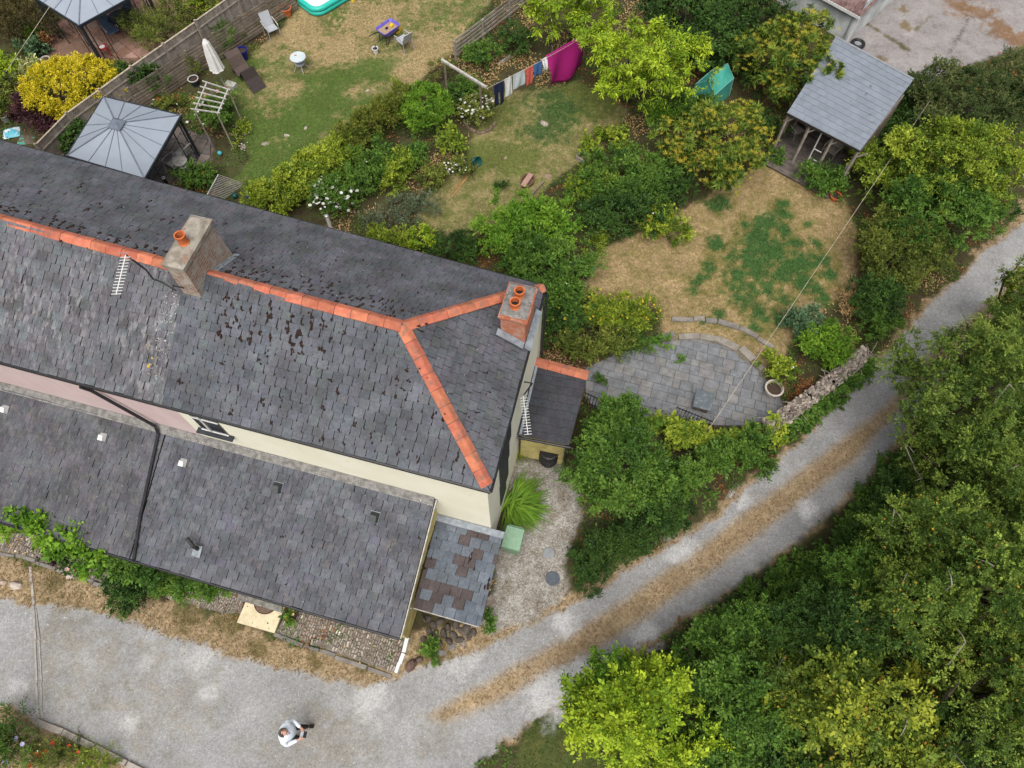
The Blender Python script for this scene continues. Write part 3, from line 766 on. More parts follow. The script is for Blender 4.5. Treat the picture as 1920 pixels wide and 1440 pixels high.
ridge_run(r_ps.obj, (-19.0, rb(-19), RZ), (-9.0, rb(-9), RZ))
ridge_run(r_ye.obj, AP, (-.06, .06, EV+.03))
ridge_run(r_yn.obj, AP, (-.9, 5.38, EV+.56)); ridge_run(r_yn.obj, (-.28, 6.02, EV+.12), (-.17, nb(0)-.02, EV+.05), .3)
ridge_run(r_po.obj, (-.10, 5.46, 2.84), (1.64, 5.40, 2.84), .44, .17, .05, .07)
# ridge slope beyond the frame
# gutters
def gutter(root, pts, r=.055):
    MB().tube(pts, r, 8).build('gutter', M['black'], root)
gutter(yel, [(SPL, -.05, EV-.05), (.05, -.05, EV-.05)]); gutter(yel, [(.05, -.05, EV-.05), (-.10, nb(0)+.05, EV-.05)], .05)
gutter(yel, [(-.1, nb(0)+.05, EV-.05), (SPL, nb(SPL)+.05, EV-.05)]); gutter(pnk, [(-24, .0, EV-.05), (SPL, -.05, EV-.05)], .06)
gutter(pnk, [(SPL, nb(SPL)+.05, EV-.05), (-24, nb(-24)+.05, EV-.05)])
gutter(yel, [(LS, LBB-.06, LB-.04), (-1.72, LBB-.06, LB-.04)], .05); gutter(pnk, [(-24, LBB-.1, LB-.04), (LS, LBB-.06, LB-.04)], .05)
gutter(yel, [(-.05, 3.03, 2.2), (1.64, 3.13, 2.2)], .05)
MB().tube([(1.62, 3.12, 2.2), (1.5, 3.2, 1.9), (1.5, 3.22, 0)], .04).build('downpipe', M['black'], yel)
MB().tube([(-.02, 6.1, EV-.1), (.02, 5.75, 5.4), (.02, 5.7, 2.9)], .04).build('downpipe', M['black'], yel)
# rainwater pipe crossing between the two roofs
zl = lambda b: LB + (b-LBB)/(.1-LBB)*(LT-LB)
MB().tube([(-11.5, -.06, 5.75), (-11.42, .02, 5.4), (-10.35, .0, 3.62), (-10.28, -.15, zl(-.15)+.1), (-10.2, -1.2, zl(-1.2)+.09), (-10.12, -2.4, zl(-2.4)+.09), (-9.95, -3.55, zl(-3.55)+.09), (-9.94, -3.65, 1.85)], .048).build('rainwater_pipe', M['black'], pnk)
# mortar fillet where the lower roofs meet the walls
for root, a0, a1 in ((yel, LS, -1.72), (pnk, -24, LS)):
    wedge(a0, a1, [(-.10, zl(-.10)+.02), (.11, LT+.02), (.11, LT+.12)]).build('mortar_fillet', M['cement'], root)
MB().slab([(-1.78, -.10, 1.815), (.34, -.10, 1.815), (.34, .1, 1.85), (-1.78, .1, 1.85)], .02).build('lead_flashing', M['lead'], yel)
MB().bar((.02, 3.1, 2.33), (-.04, 5.5, 2.9), .08, .03).build('lead_flashing', M['lead'], yel)
MB().bar((-1.66, -3.6, LB-.02), (-1.66, .1, LT-.03), .03, .09).build('bargeboard', M['offwhite'], yel)
# store walls, porch walls
M['rubble'] = PM('rubble_stone', (.15, .12, .10), (.085, .07, .06), 5, .9, .8, 14)
MB().box((-.72, -1.3, .66), (1.75, 2.4, 1.32)).build('store_wall', M['rubble'], yel)
MB().box((-1.74, -2.7, 1.42), (.04, .04, .1)).bar((-1.66, -2.68, 1.46), (.34, -2.68, 1.46), .025, .05).build('store_fascia', M['offwhite'], yel)
MB().tube([(-1.42, -2.72, 1.45), (-1.42, -2.75, 0)], .022).build('downpipe', M['iron'], yel)
pw = MB(); pw.add([(0, 3.26, 0), (1.46, 3.34, 0), (1.5, 5.38, 0), (0, 5.44, 0), (0, 3.26, 2.2), (1.46, 3.34, 2.2), (1.5, 5.38, 2.72), (0, 5.44, 2.72)], BOXF); pw.build('porch_wall', M['yellow_low'], yel)
# dark slate-hung strip of stepped blocks on the east wall
M['darkpaint'] = PM('dark_grey_paint', (.028, .033, .04), (.04, .045, .05), 4, .6, .1)
ds = MB()
for i, (b0, b1, z0, z1) in enumerate([(1.75, 2.35, 3.9, 5.7), (1.3, 2.15, 2.9, 5.3), (1.15, 2.0, 1.6, 4.6), (1.1, 1.7, 1.0, 2.8)]):
    ds.box((-.085 + .003*i, (b0+b1)/2, (z0+z1)/2), (.03, b1-b0, z1-z0))
ds.build('slate_hanging', M['darkpaint'], yel)
# first-floor window on the front wall
w0 = HL(352, 792, 4.6)
def window(root, a0, a1, z0, z1, b=.12):
    w = MB().box(((a0+a1)/2, b-.01, (z0+z1)/2), (a1-a0, .05, z1-z0)).build('window', M['glass'], root)
    fr = MB()
    for z in (z0, z1-.25, z1): fr.box(((a0+a1)/2, b-.045, z), (a1-a0+.04, .03, .03))
    fr.box((a0+(a1-a0)*.36, b-.05, (z0+z1)/2), (.05, .03, z1-z0))
    fr.build('frame', M['white'], w)
    MB().box(((a0+a1)/2, b-.09, z0-.06), (a1-a0+.3, .16, .07)).build('sill', M['darkpaint'], w)
window(yel, -9.15+.6, -7.75, 4.35, 5.45)
# vents, flue
def vent(root, px, py, mat, name='roof_vent', k=1.0):
    best = min((abs(zl(HL(px, py, z)[1])-z), z) for z in np.arange(1.9, 3.6, .01))[1]
    a, b, z = HL(px, py, best); sl_ = math.atan2(LT-LB, .1-LBB)
    o = MB().box((0, 0, .02), (.28, .34, .02)).build(name, M['lead'], root, loc=(a, b, z+.025), rot=(sl_, 0, 0))
    h = MB(); h.add([(-.13,-.15,.03),(.13,-.15,.03),(.13,.15,.03),(-.13,.15,.03),(-.11,-.14,.20),(.11,-.14,.20),(.09,.07,.23),(-.09,.07,.23)], BOXF)
    h.build('hood', mat, o); o.scale = (k, k, k)
for q in ((12, 768), (195, 820)): vent(pnk, *q, M['white'], k=.72)
vent(yel, 345, 868, M['white'], k=.72)
M['ventgrey'] = PM('vent_grey_plastic', (.06, .068, .068), None, 5, .5)
for q in ((522, 915), (703, 970)): vent(yel, *q, M['ventgrey'])
fb = HL(372, 1030, 2.25)
fl = MB().tube([(0, 0, -.1), (0, 0, .38)], .06, 12).tube([(0, 0, .36), (-.26, .16, .46)], .055, 12)
fo = fl.build('flue', M['iron'], yel, loc=(fb[0], fb[1], zl(fb[1])))
MB().box((0, -.06, .045), (.26, .34, .02), rx=math.atan2(LT-LB, .1-LBB)).build('flashing', M['lead'], fo)

# chimneys
def brick_mat(name, c1, c2, mortar, rows):
    m, N, L, B = new_mat(name)
    tc = N.new('ShaderNodeTexCoord'); sx = N.new('ShaderNodeSeparateXYZ'); L.new(tc.outputs['Object'], sx.inputs[0])
    ad = N.new('ShaderNodeMath'); L.new(sx.outputs[0], ad.inputs[0]); L.new(sx.outputs[1], ad.inputs[1])
    cx = N.new('ShaderNodeCombineXYZ'); L.new(ad.outputs[0], cx.inputs[0]); L.new(sx.outputs[2], cx.inputs[1])
    bt = N.new('ShaderNodeTexBrick'); bt.inputs['Scale'].default_value = 1.0
    bt.inputs['Brick Width'].default_value = .23; bt.inputs['Row Height'].default_value = rows; bt.inputs['Mortar Size'].default_value = .016
    bt.inputs['Color1'].default_value = c1+(1,); bt.inputs['Color2'].default_value = c2+(1,); bt.inputs['Mortar'].default_value = mortar+(1,)
    L.new(cx.outputs[0], bt.inputs['Vector'])
    geo = N.new('ShaderNodeNewGeometry'); n = noise(N, L, geo.outputs['Position'], 4, 5, .7)
    L.new(mixc(N, L, bt.outputs['Color'], tuple(v*.75+.12 for v in mortar), ramp(N, L, n, .44, .62)), B.inputs['Base Color'])
    B.inputs['Roughness'].default_value = .9
    bn = N.new('ShaderNodeBump'); bn.inputs['Strength'].default_value = .6; bn.inputs['Distance'].default_value = .02
    L.new(bt.outputs['Fac'], bn.inputs['Height']); bn.invert = True; L.new(bn.outputs[0], B.inputs['Normal'])
    return m
M['oldbrick'] = brick_mat('old_brick', (.24, .12, .085), (.33, .21, .16), (.36, .31, .25), .085)
M['newbrick'] = brick_mat('orange_brick', (.52, .11, .045), (.44, .09, .04), (.45, .22, .13), .07)
M['capcement'] = PM('weathered_cement_cap', (.36, .33, .28), (.22, .19, .15), 4, .95, .5, 25, c3=(.30, .17, .12), scale3=3.5, lo3=.58, hi3=.68)
def pot(parent, x, y, z, r=.115, h=.3):
    o = MB().lathe([(r*1.12, z-.02), (r*1.12, z+.03), (r*.95, z+.06), (r, z+h-.06), (r*1.14, z+h-.05), (r*1.16, z+h), (r*.88, z+h), (r*.84, z+.05)], 20, cap=False).build('chimney_pot', M['pot_orange'], parent, smooth=False, loc=(x, y, 0))
    MB().lathe([(r*.845, z+.06), (r*.84, z+.075)], 16).build('flue_mouth', M['underlay'], parent, loc=(x, y, 0))
c1 = MB()
c1.add([(-.26,-.74,6.9),(.26,-.74,6.9),(.26,.95,6.9),(-.26,.95,6.9),(-.25,-.66,8.75),(.25,-.66,8.75),(.25,.82,8.75),(-.25,.82,8.75)], BOXF)
ch1 = c1.build('chimney', M['oldbrick'], pnk, loc=(-8.62, 3.2, 0))
cp = MB(); cp.box((0, .08, 8.80), (.6, 1.6, .12))
cp.add([(-.29,-.7,8.86),(.29,-.7,8.86),(.29,.86,8.86),(-.29,.86,8.86),(-.19,-.62,8.95),(.16,-.6,8.94),(.18,.78,8.96),(-.2,.76,8.94)], BOXF)
cp.build('cap', M['capcement'], ch1); pot(ch1, .02, -.02, 8.93, .12, .32)
MB().box((0, -.80, 7.45), (.62, .16, .03), rx=.55).box((.33, .5, 7.55), (.16, 1.2, .03), rx=-.5).build('lead_flashing', M['lead'], ch1)
c2 = MB()
c2.add([(-.34,-.5,6.1),(.34,-.5,6.1),(.34,.5,6.1),(-.34,.5,6.1),(-.34,-.5,7.25),(.34,-.5,7.25),(.34,.5,7.25),(-.34,.5,7.25)], BOXF)
ch2 = c2.build('chimney', M['newbrick'], yel, loc=(-.52, 4.68, 0))
for i, (e_, z) in enumerate(((.03, 7.20), (.055, 7.275), (.03, 7.35))):
    MB().box((0, 0, z), (.68+2*e_, 1.0+2*e_, .07)).build('corbel_course', M['newbrick'], ch2)
MB().add([(-.36,-.52,7.386),(.36,-.52,7.386),(.36,.52,7.386),(-.36,.52,7.386),(-.26,-.42,7.45),(.26,-.42,7.45),(.26,.42,7.45),(-.26,.42,7.45)], BOXF).build('cap', M['cement'], ch2)
pot(ch2, .0, .14, 7.44, .125, .24); pot(ch2, -.02, -.22, 7.44, .125, .24)
MB().box((-.04, -.62, 6.45), (.86, .2, .03), ry=-.53+1.06, rx=0).box((.44, 0, 6.12), (.2, 1.3, .03), ry=.53).build('lead_flashing', M['lead'], ch2)
# ------------------------------------------------------------------ things
def zof(base, px, py, lo=.2, hi=10):
    zs = np.arange(lo, hi, .02)
    return float(min(zs, key=lambda z: np.hypot(*(P(px, py, z)[:2]-np.asarray(base)[:2]))))
def ang_px(p0, p1, z=0):
    a, b = P(*p0, z), P(*p1, z); return math.atan2(b[1]-a[1], b[0]-a[0])
M['timber'] = PM('grey_timber', (.24, .195, .15), (.15, .12, .095), 3, .85, .3, 40, attr=True, stretch=(1, 1, 1), c3=(.10, .09, .06), scale3=4)
M['timber_old'] = PM('weathered_timber', (.36, .315, .27), (.25, .215, .18), 4, .9, .3, 40, attr=True)
M['deck'] = PM('deck_board', (.14, .115, .10), (.085, .072, .065), 4, .8, .2, 40, attr=True)
M['slabstone'] = PM('paving_stone', (1, 1, 1), (.72, .72, .7), 3.5, .85, .3, 40, attr=True, c3=(.55, .55, .5), scale3=9, lo3=.6, hi3=.75)
M['gazebo_panel'] = PM('grey_polycarbonate', (.31, .355, .41), (.28, .32, .37), .8, .32, 0, spec=.45)
M['gazebo_frame'] = PM('dark_aluminium', (.02, .025, .032), (.03, .035, .042), 5, .45, .05)
M['gazebo_rib'] = PM('roof_rib', (.17, .20, .25), None, 4, .4)
M['felt'] = PM('grey_felt_tile', (.21, .24, .28), (.18, .205, .24), 2.2, .75, .3, 50, c3=(.09, .09, .1), scale3=3, lo3=.66, hi3=.74)
M['rattan'] = PM('brown_rattan', (.11, .078, .064), (.07, .048, .04), 30, .6, .5, 90)
M['polytunnel'] = PM('green_polythene', (.05, .33, .26), (.09, .40, .33), 2.5, .3, .2, 12, spec=.5)
M['sling'] = PM('grey_mesh_fabric', (.40, .42, .45), (.36, .38, .41), 20, .7, .1)
M['cane'] = PM('bamboo_cane', (.42, .27, .10), (.33, .2, .08), 10, .6)
M['bag'] = PM('plastic_bag', (.10, .40, .50), (.6, .66, .68), 3.5, .35, .2, 20, lo=.45, hi=.55)
M['sand'] = PM('sand', (.40, .29, .19), (.28, .2, .13), 14, .95, .4, 80)
M['water'] = PM('pool_liner', (.72, .78, .80), (.66, .74, .78), 2, .15)
M['boulder'] = PM('boulder', (.13, .115, .10), (.07, .062, .056), 4, .9, .5, 20, attr=True)
M['corrugated'] = PM('rusty_corrugated_sheet', (.22, .15, .14), (.10, .055, .05), 3, .7, .2)
M['greywall'] = PM('stained_white_render', (.62, .65, .64), (.34, .36, .36), 1.1, .85, .2, 30)

def stone_mesh(r, sx, sy, sz, seg=8, rings=4):
    v = []; f = []
    for i in range(rings):
        t = i/(rings-1)*PI*.5
        for j in range(seg):
            a = j*2*PI/seg; k = 1 + .16*math.sin(a*2 + r.uniform(0, 1)) + r.normal(0, .05)
            v.append((sx*math.cos(a)*math.cos(t*.93)*k, sy*math.sin(a)*math.cos(t*.93)*k, sz*math.sin(t) + r.normal(0, .02)*sz - .02))
    for i in range(rings-1):
        for j in range(seg):
            f.append((i*seg+j, i*seg+(j+1) % seg, (i+1)*seg+(j+1) % seg, (i+1)*seg+j))
    f.append(tuple(range((rings-1)*seg, rings*seg)))
    return v, f

# --- paving pieces
def ccw(poly): return poly if area2(poly) > 0 else poly[::-1]
def paving(parent, polypx, ang, dw, depth, cols, seed, name='paving_slab', z=.0, gap=.015, th=.045, square=False):
    r = np.random.default_rng(seed); poly = ccw(PP(polypx)); ca, sa = math.cos(ang), math.sin(ang)
    to = lambda x, y: (x*ca + y*sa, -x*sa + y*ca); fr = lambda u, v: (u*ca - v*sa, u*sa + v*ca)
    q = [to(*p) for p in poly]; u0, u1 = min(p[0] for p in q), max(p[0] for p in q); v0, v1 = min(p[1] for p in q), max(p[1] for p in q)
    out = []; v = v0; k = 0
    while v < v1:
        d = depth if square else depth*r.uniform(.75, 1.3); u = u0 - (0 if square else r.uniform(0, .4))
        while u < u1:
            w = dw if square else dw*r.uniform(.6, 1.4)
            rect = [(u+gap, v+gap), (u+w-gap, v+gap), (u+w-gap, v+d-gap), (u+gap, v+d-gap)]
            for i in range(len(q)):
                rect = clip_poly(rect, q[i], q[(i+1) % len(q)])
                if len(rect) < 3: break
            if len(rect) >= 3 and area2(rect) > .02: out.append(rect)
            u += w
        v += d
    for rect in out:
        c = np.array(cols[int(r.integers(0, len(cols)))])*r.uniform(.92, 1.08)
        pts = [fr(*p) for p in rect]; cx = sum(p[0] for p in pts)/len(pts); cy = sum(p[1] for p in pts)/len(pts)
        zz = z + r.uniform(0, .012)
        MB().prism([(p[0]-cx, p[1]-cy) for p in pts], -.02, th, tuple(c)).build(name, M['slabstone'], parent, loc=(cx, cy, zz), rot=(r.normal(0, .006), r.normal(0, .006), 0))
patio_o = [o for o in bpy.data.objects if o.name == 'patio'][0]; terr_o = [o for o in bpy.data.objects if o.name == 'tiled_terrace'][0]
PATIO = [(1098,690),(1150,668),(1225,645),(1300,635),(1368,653),(1417,693),(1458,737),(1470,772),(1420,799),(1330,798),(1230,786),(1112,764),(1098,745)]
paving(patio_o, PATIO, -.30, .44, .34, [(.20,.207,.22),(.185,.193,.205),(.21,.215,.225),(.205,.2,.2),(.19,.197,.205),(.225,.222,.215)], 3, gap=.007)
paving(terr_o, [(70,62),(150,24),(240,-30),(380,-30),(340,60),(308,98),(250,122),(225,110),(100,110)], ang_px((110,90),(180,50)), .55, .55, [(.36,.215,.165),(.33,.19,.145),(.38,.24,.19),(.31,.175,.125)], 4, 'terrace_tile', square=True, gap=.01)
gf_o = [o for o in bpy.data.objects if o.name == 'gazebo_floor'][0]
paving(gf_o, [(200,205),(330,240),(396,258),(394,298),(350,326),(315,348),(240,380),(150,330)], ang_px((271,335),(339,216), 0), .6, .45, [(.21,.175,.15),(.19,.16,.14),(.23,.19,.165),(.17,.15,.135)], 6)

# --- kerbs
def kerb(name, label, path, w, h, seg, mat, cat='kerb', jit=.02, gap=.015, z=0.0, seed=1, piece='kerb_stone', cols=((1, 1, 1),)):
    r = np.random.default_rng(seed); pts = [P(*p)[:2] for p in path]; o = thing(name, label, cat, (*pts[0], 0))
    for i in range(len(pts)-1):
        a, b = pts[i], pts[i+1]; L_ = np.hypot(*(b-a)); n = max(1, round(L_/seg)); an = math.atan2(b[1]-a[1], b[0]-a[0])
        for k in range(n):
            c = a + (b-a)*(k+.5)/n - pts[0]; s = .5*(L_/n - gap); ww = w*r.uniform(.85, 1.15)/2; hh = h*r.uniform(.9, 1.1)
            e = .012
            v = [(-s,-ww,-.05),(s,-ww,-.05),(s,ww,-.05),(-s,ww,-.05),(-s+e,-ww+e,hh),(s-e,-ww+e*2,hh),(s-e,ww-e,hh*.97),(-s+e,ww-e*2,hh)]
            MB().add(v, BOXF, cols[int(r.integers(0, len(cols)))]).build(piece, mat, o, loc=(c[0]+r.normal(0, jit), c[1]+r.normal(0, jit), z), rot=(0, 0, an + r.normal(0, jit*1.5)))
    return o
STN = ((.25,.225,.20), (.21,.195,.175), (.29,.26,.225))
kerb('patio_kerb', 'curved stone kerb along the upper edge of the patio', [(1232,640),(1270,632),(1310,632),(1350,640),(1385,658),(1412,680),(1428,696)], .30, .13, .6, M['slabstone'], seed=2, jit=.035, cols=STN)
kerb('lawn_kerb', 'curved stone edging between right lawn and grass step', [(1258,600),(1300,602),(1345,604),(1385,618),(1420,636),(1450,655)], .24, .13, .6, M['slabstone'], seed=3, cols=STN)
kerb('lane_kerb', 'concrete kerb edging the bottom left flower bank', [(70,1352),(120,1372),(180,1402),(240,1432),(300,1462)], .18, .1, .9, M['slabstone'], seed=4, jit=.008, cols=((.42,.37,.33), (.38,.34,.3)))
dch = kerb('drain_channel', 'thin concrete drain channel crossing the lane', [(57,1062),(63,1135),(66,1200),(69,1280),(72,1348)], .10, .02, 1.4, M['slabstone'], seed=5, jit=.004, cat='drain', cols=((.40,.37,.335), (.36,.335,.31)), piece='channel_edge')
dch2 = kerb('drain_channel_edge', 'right hand edge strip of the drain across the lane', [(68,1140),(74,1200),(78,1280),(80,1348)], .06, .02, 1.4, M['slabstone'], seed=6, jit=.004, cat='drain', cols=((.42,.385,.35), (.38,.35,.32)), piece='channel_edge')
kerb('cobble_edging', 'flat slate edging along the front cobbles', [(515,1189),(570,1210),(630,1230),(690,1250),(735,1266)], .14, .05, .7, M['slabstone'], seed=7, cols=((.24,.22,.2), (.2,.19,.175)))
kerb('cobble_edging', 'stone edging of the cobbles near the garden chair', [(-20,1032),(30,1042),(65,1055),(150,1082),(205,1100)], .14, .06, .7, M['slabstone'], seed=8, cols=((.24,.22,.2), (.2,.19,.175)))
kerb('painted_edge', 'white painted stone strip at the end of the cobbles', [(766,1196),(758,1225),(742,1264)], .13, .14, .4, M['white'], seed=9, jit=.01, gap=.0, piece='painted_stone')

# --- cobbles (too small to pick out singly)
def cobbles(polypx, seed):
    r = np.random.default_rng(seed); poly = np.array(PP(polypx)); x0, y0 = poly.min(0); x1, y1 = poly.max(0)
    an = ANG + PI/2; ca, sa = math.cos(an), math.sin(an)
    st_ = tag(MB().prism(ccw([tuple(p) for p in poly]), -.05, .02, (1, 1, 1)).build('cobbled_apron', PM('cobble_bed', (.20,.17,.14), (.14,.12,.095), 8, .95, .5, 60)), kind='structure')
    mb = MB(); v = 0; dia = np.hypot(x1-x0, y1-y0); cx, cy = (x0+x1)/2, (y0+y1)/2
    v = -dia/2
    cols = [(.33,.285,.24), (.26,.22,.185), (.38,.335,.285), (.30,.25,.225), (.43,.39,.335), (.22,.19,.165)]
    while v < dia/2:
        d = r.uniform(.05, .11); u = -dia/2 + r.uniform(0, .2)
        while u < dia/2:
            w = r.uniform(.07, .24); c = (cx + (u+w/2)*ca - (v+d/2)*sa, cy + (u+w/2)*sa + (v+d/2)*ca)
            if poly_sd(np.array([c[0]]), np.array([c[1]]), poly)[0] > .05:
                s, t, hh = w/2-.006, d/2-.006, r.uniform(.03, .06)
                q = [(-s,-t,-.02),(s,-t,-.02),(s,t,-.02),(-s,t,-.02),(-s*.75,-t*.6,hh),(s*.75,-t*.65,hh),(s*.7,t*.6,hh),(-s*.75,t*.65,hh)]
                vv = np.array(q) @ rotm(0, 0, an + r.normal(0, .22)).T + np.array([c[0], c[1], .012])
                mb.add(vv, BOXF[1:], tuple(np.array(cols[int(r.integers(0, 6))])*(1.9 if r.random() < .03 else 1)))
            u += w
        v += d
    tag(mb.build('cobblestone', M['slabstone'], st_), kind='stuff')
cobbles([(518,1186),(548,1130),(660,1160),(760,1190),(760,1205),(740,1262)], 1)
cobbles([(330,1075),(460,1110),(452,1150),(420,1150),(310,1120)], 2)
cobbles([(-20,1000),(80,1000),(230,1050),(205,1096),(65,1050),(-20,1028)], 3)
sp = [P(*p)[:2] for p in ((470,1112),(537,1134),(516,1188),(446,1168))]
so = thing('painted_step', 'cream painted concrete slab before the front door', 'step', (*sp[0], 0))
MB().prism(ccw([tuple(p-sp[0]) for p in sp]), -.05, .10).build('slab', M['cream_paint'], so)
mc = P(501, 1131)[:2]; mo = thing('doormat', 'half round brown doormat on the cream slab', 'doormat', (mc[0], mc[1], .10), ANG)
hm = [(.36*math.cos(a), -.34*math.sin(a)) for a in np.linspace(0, PI, 15)]
MB().prism(ccw(hm), .003, .025).build('mat', PM('coir', (.12,.07,.05), (.2,.15,.12), 30, .95, .8, 120), mo)
MB().tube([(.36*math.cos(a), -.34*math.sin(a), .022) for a in np.linspace(0, PI, 15)], .018, 5).build('rim', PM('mat_rim', (.08,.045,.03), None, 9, .9), mo)
MB().box((-6.55, LBB-.06, .09), (1.5, .2, .18)).build('threshold', M['cement'], yel)

# --- stones and rubble
rs_ = np.random.default_rng(8)
def stone(name, label, px, py, sx, sy, sz, col=(1, 1, 1), group=None, cat='stone', mat=None):
    c = P(px, py); v, f = stone_mesh(rs_, sx, sy, sz)
    o = MB().add(v, f, col).build(name, mat or M['boulder'], None, loc=(c[0], c[1], 0), rot=(0, 0, rs_.uniform(0, 6)))
    return tag(o, label, cat, group)
stone('boulder', 'large pale boulder on the verge beside the drain', 30, 1098, .2, .17, .2, (4.2,4.1,4.0))
stone('boulder', 'pale flat stone at the far left verge', 6, 1092, .15, .1, .1, (3.6,3.2,2.8))
stone('boulder', 'brown boulder at the corner of the cobbles', 771, 1248, .22, .17, .26, (1.3,.95,.85))
stone('boulder', 'small brown stone beside the corner boulder', 786, 1237, .13, .1, .16, (1.2,.9,.85))
for i, (x, y) in enumerate([(800,1160),(812,1172),(826,1165),(840,1176),(855,1172),(868,1184),(850,1190),(832,1188),(816,1190),(805,1185),(880,1192),(862,1200),(842,1202),(822,1205),(875,1178),(795,1200),(888,1185)]):
    stone('rubble_stone', 'rough dark stone in the pile under the store roof', x, y, rs_.uniform(.11, .18), rs_.uniform(.1, .15), rs_.uniform(.08, .18), (.85,.8,.76), 'rubble stones under the store roof')
for lb, x, y in (('flat grey stepping stone nearest the cobble corner', 828, 1224), ('flat grey stepping stone in the middle of three by the store', 848, 1213), ('flat grey stepping stone nearest the gravel yard', 868, 1203)):
    stone('stepping_stone', lb, x, y, .17, .12, .05, (1.9,1.95,2.0), 'slate steps by the store')
stone('paving_stone', 'pale flat stone beside the store corner', 920, 1128, .2, .22, .04, (2.6,2.4,2.2))
for lb, x, y, s, c in (('pale stepping stone in the lawn under the green patch', 573, 240, .13, 3.4), ('pale stepping stone left of the lawn middle', 538, 254, .14, 3.8), ('pale stepping stone near the rose arch', 497, 269, .16, 3.0), ('pale stone lying on the dry lawn above the hedge', 689, 170, .13, 3.9), ('pale stepping stone at the daisy patch', 455, 275, .18, 3.0)):
    stone('stepping_stone', lb, x, y, s, s*.8, .04, (c, c, c*.98))
stone('round_stone', 'pale round stone in the dark green lawn patch', 1020, 232, .22, .16, .1, (3.6,3.4,3.2))
stone('flat_stone', 'pinkish flat stone on the middle lawn edge', 1028, 330, .16, .2, .04, (2.6,2.0,1.8))
stone('flat_stone', 'pinkish stone on the middle lawn', 948, 296, .15, .12, .04, (2.8,2.2,2.0))
def disc(name, label, px, py, r, col):
    c = P(px, py); o = MB().lathe([(r, -.02), (r, .025), (r*.94, .035), (.001, .036)], 20).build(name, PM(name, col, tuple(v*.8 for v in col), 8, .7, .3, 50), None, loc=(c[0], c[1], 0))
    tag(o, label, 'stepping stone')
disc('stepping_disc', 'pale grey round stepping disc in the gravel yard', 1029, 1037, .19, (.26,.27,.28))
disc('slate_disc', 'dark blue grey round disc in the gravel yard', 1036, 1085, .23, (.10,.115,.14))

# --- stone boundary wall
wp = [(1628,655),(1600,682),(1562,712),(1522,742),(1482,772),(1440,798)]
w3 = [P(x, y, .9) for x, y in wp]; wo = thing('stone_wall', 'rough stone wall between patio and lane with dried ivy stems', 'wall', (w3[0][0], w3[0][1], 0))
core = MB(); stn = MB(); iv = MB(); rw = np.random.default_rng(4)
for i in range(len(w3)-1):
    a, b = w3[i]-w3[0], w3[i+1]-w3[0]; d = b-a; L_ = np.linalg.norm(d[:2]); an = math.atan2(d[1], d[0]); nrm = np.array([-d[1], d[0], 0])/L_
    core.box(((a+b)/2 + [0, 0, -.45+.9-.9+.45])[:3]*[1, 1, 0] + [0, 0, .42], (L_+.1, .46, .84), rz=an)
    for _ in range(int(L_*130)):
        t = rw.random(); s = rw.uniform(-.27, .27); q = a + d*t + nrm*s
        z = .82 + rw.normal(0, .02) if abs(s) < .23 else rw.uniform(.05, .85)
        v, f = stone_mesh(rw, rw.uniform(.05, .11), rw.uniform(.04, .08), rw.uniform(.03, .06), 7, 3)
        stn.add(np.array(v) @ rotm(0, 0, an + rw.normal(0, .4)).T + [q[0], q[1], z], f, tuple(np.array((3.0, 2.85, 2.65))*rw.uniform(.7, 1.3)))
    for _ in range(int(L_*12)):
        q = a + d*rw.random() + nrm*rw.uniform(-.28, .28); e = q + np.array([rw.normal(0, .25), rw.normal(0, .25), 0])
        iv.tube([(q[0], q[1], .93), ((q[0]+e[0])/2, (q[1]+e[1])/2, .97+rw.random()*.05), (e[0], e[1], .9)], .009, 4, cap=False)
core.build('wall_core', M['rubble'], wo); tag(stn.build('wall_stone', M['boulder'], wo), kind='stuff')
tag(iv.build('ivy_stem', PM('dry_ivy', (.42,.38,.32), (.3,.26,.22), 9, .9), wo), kind='stuff')

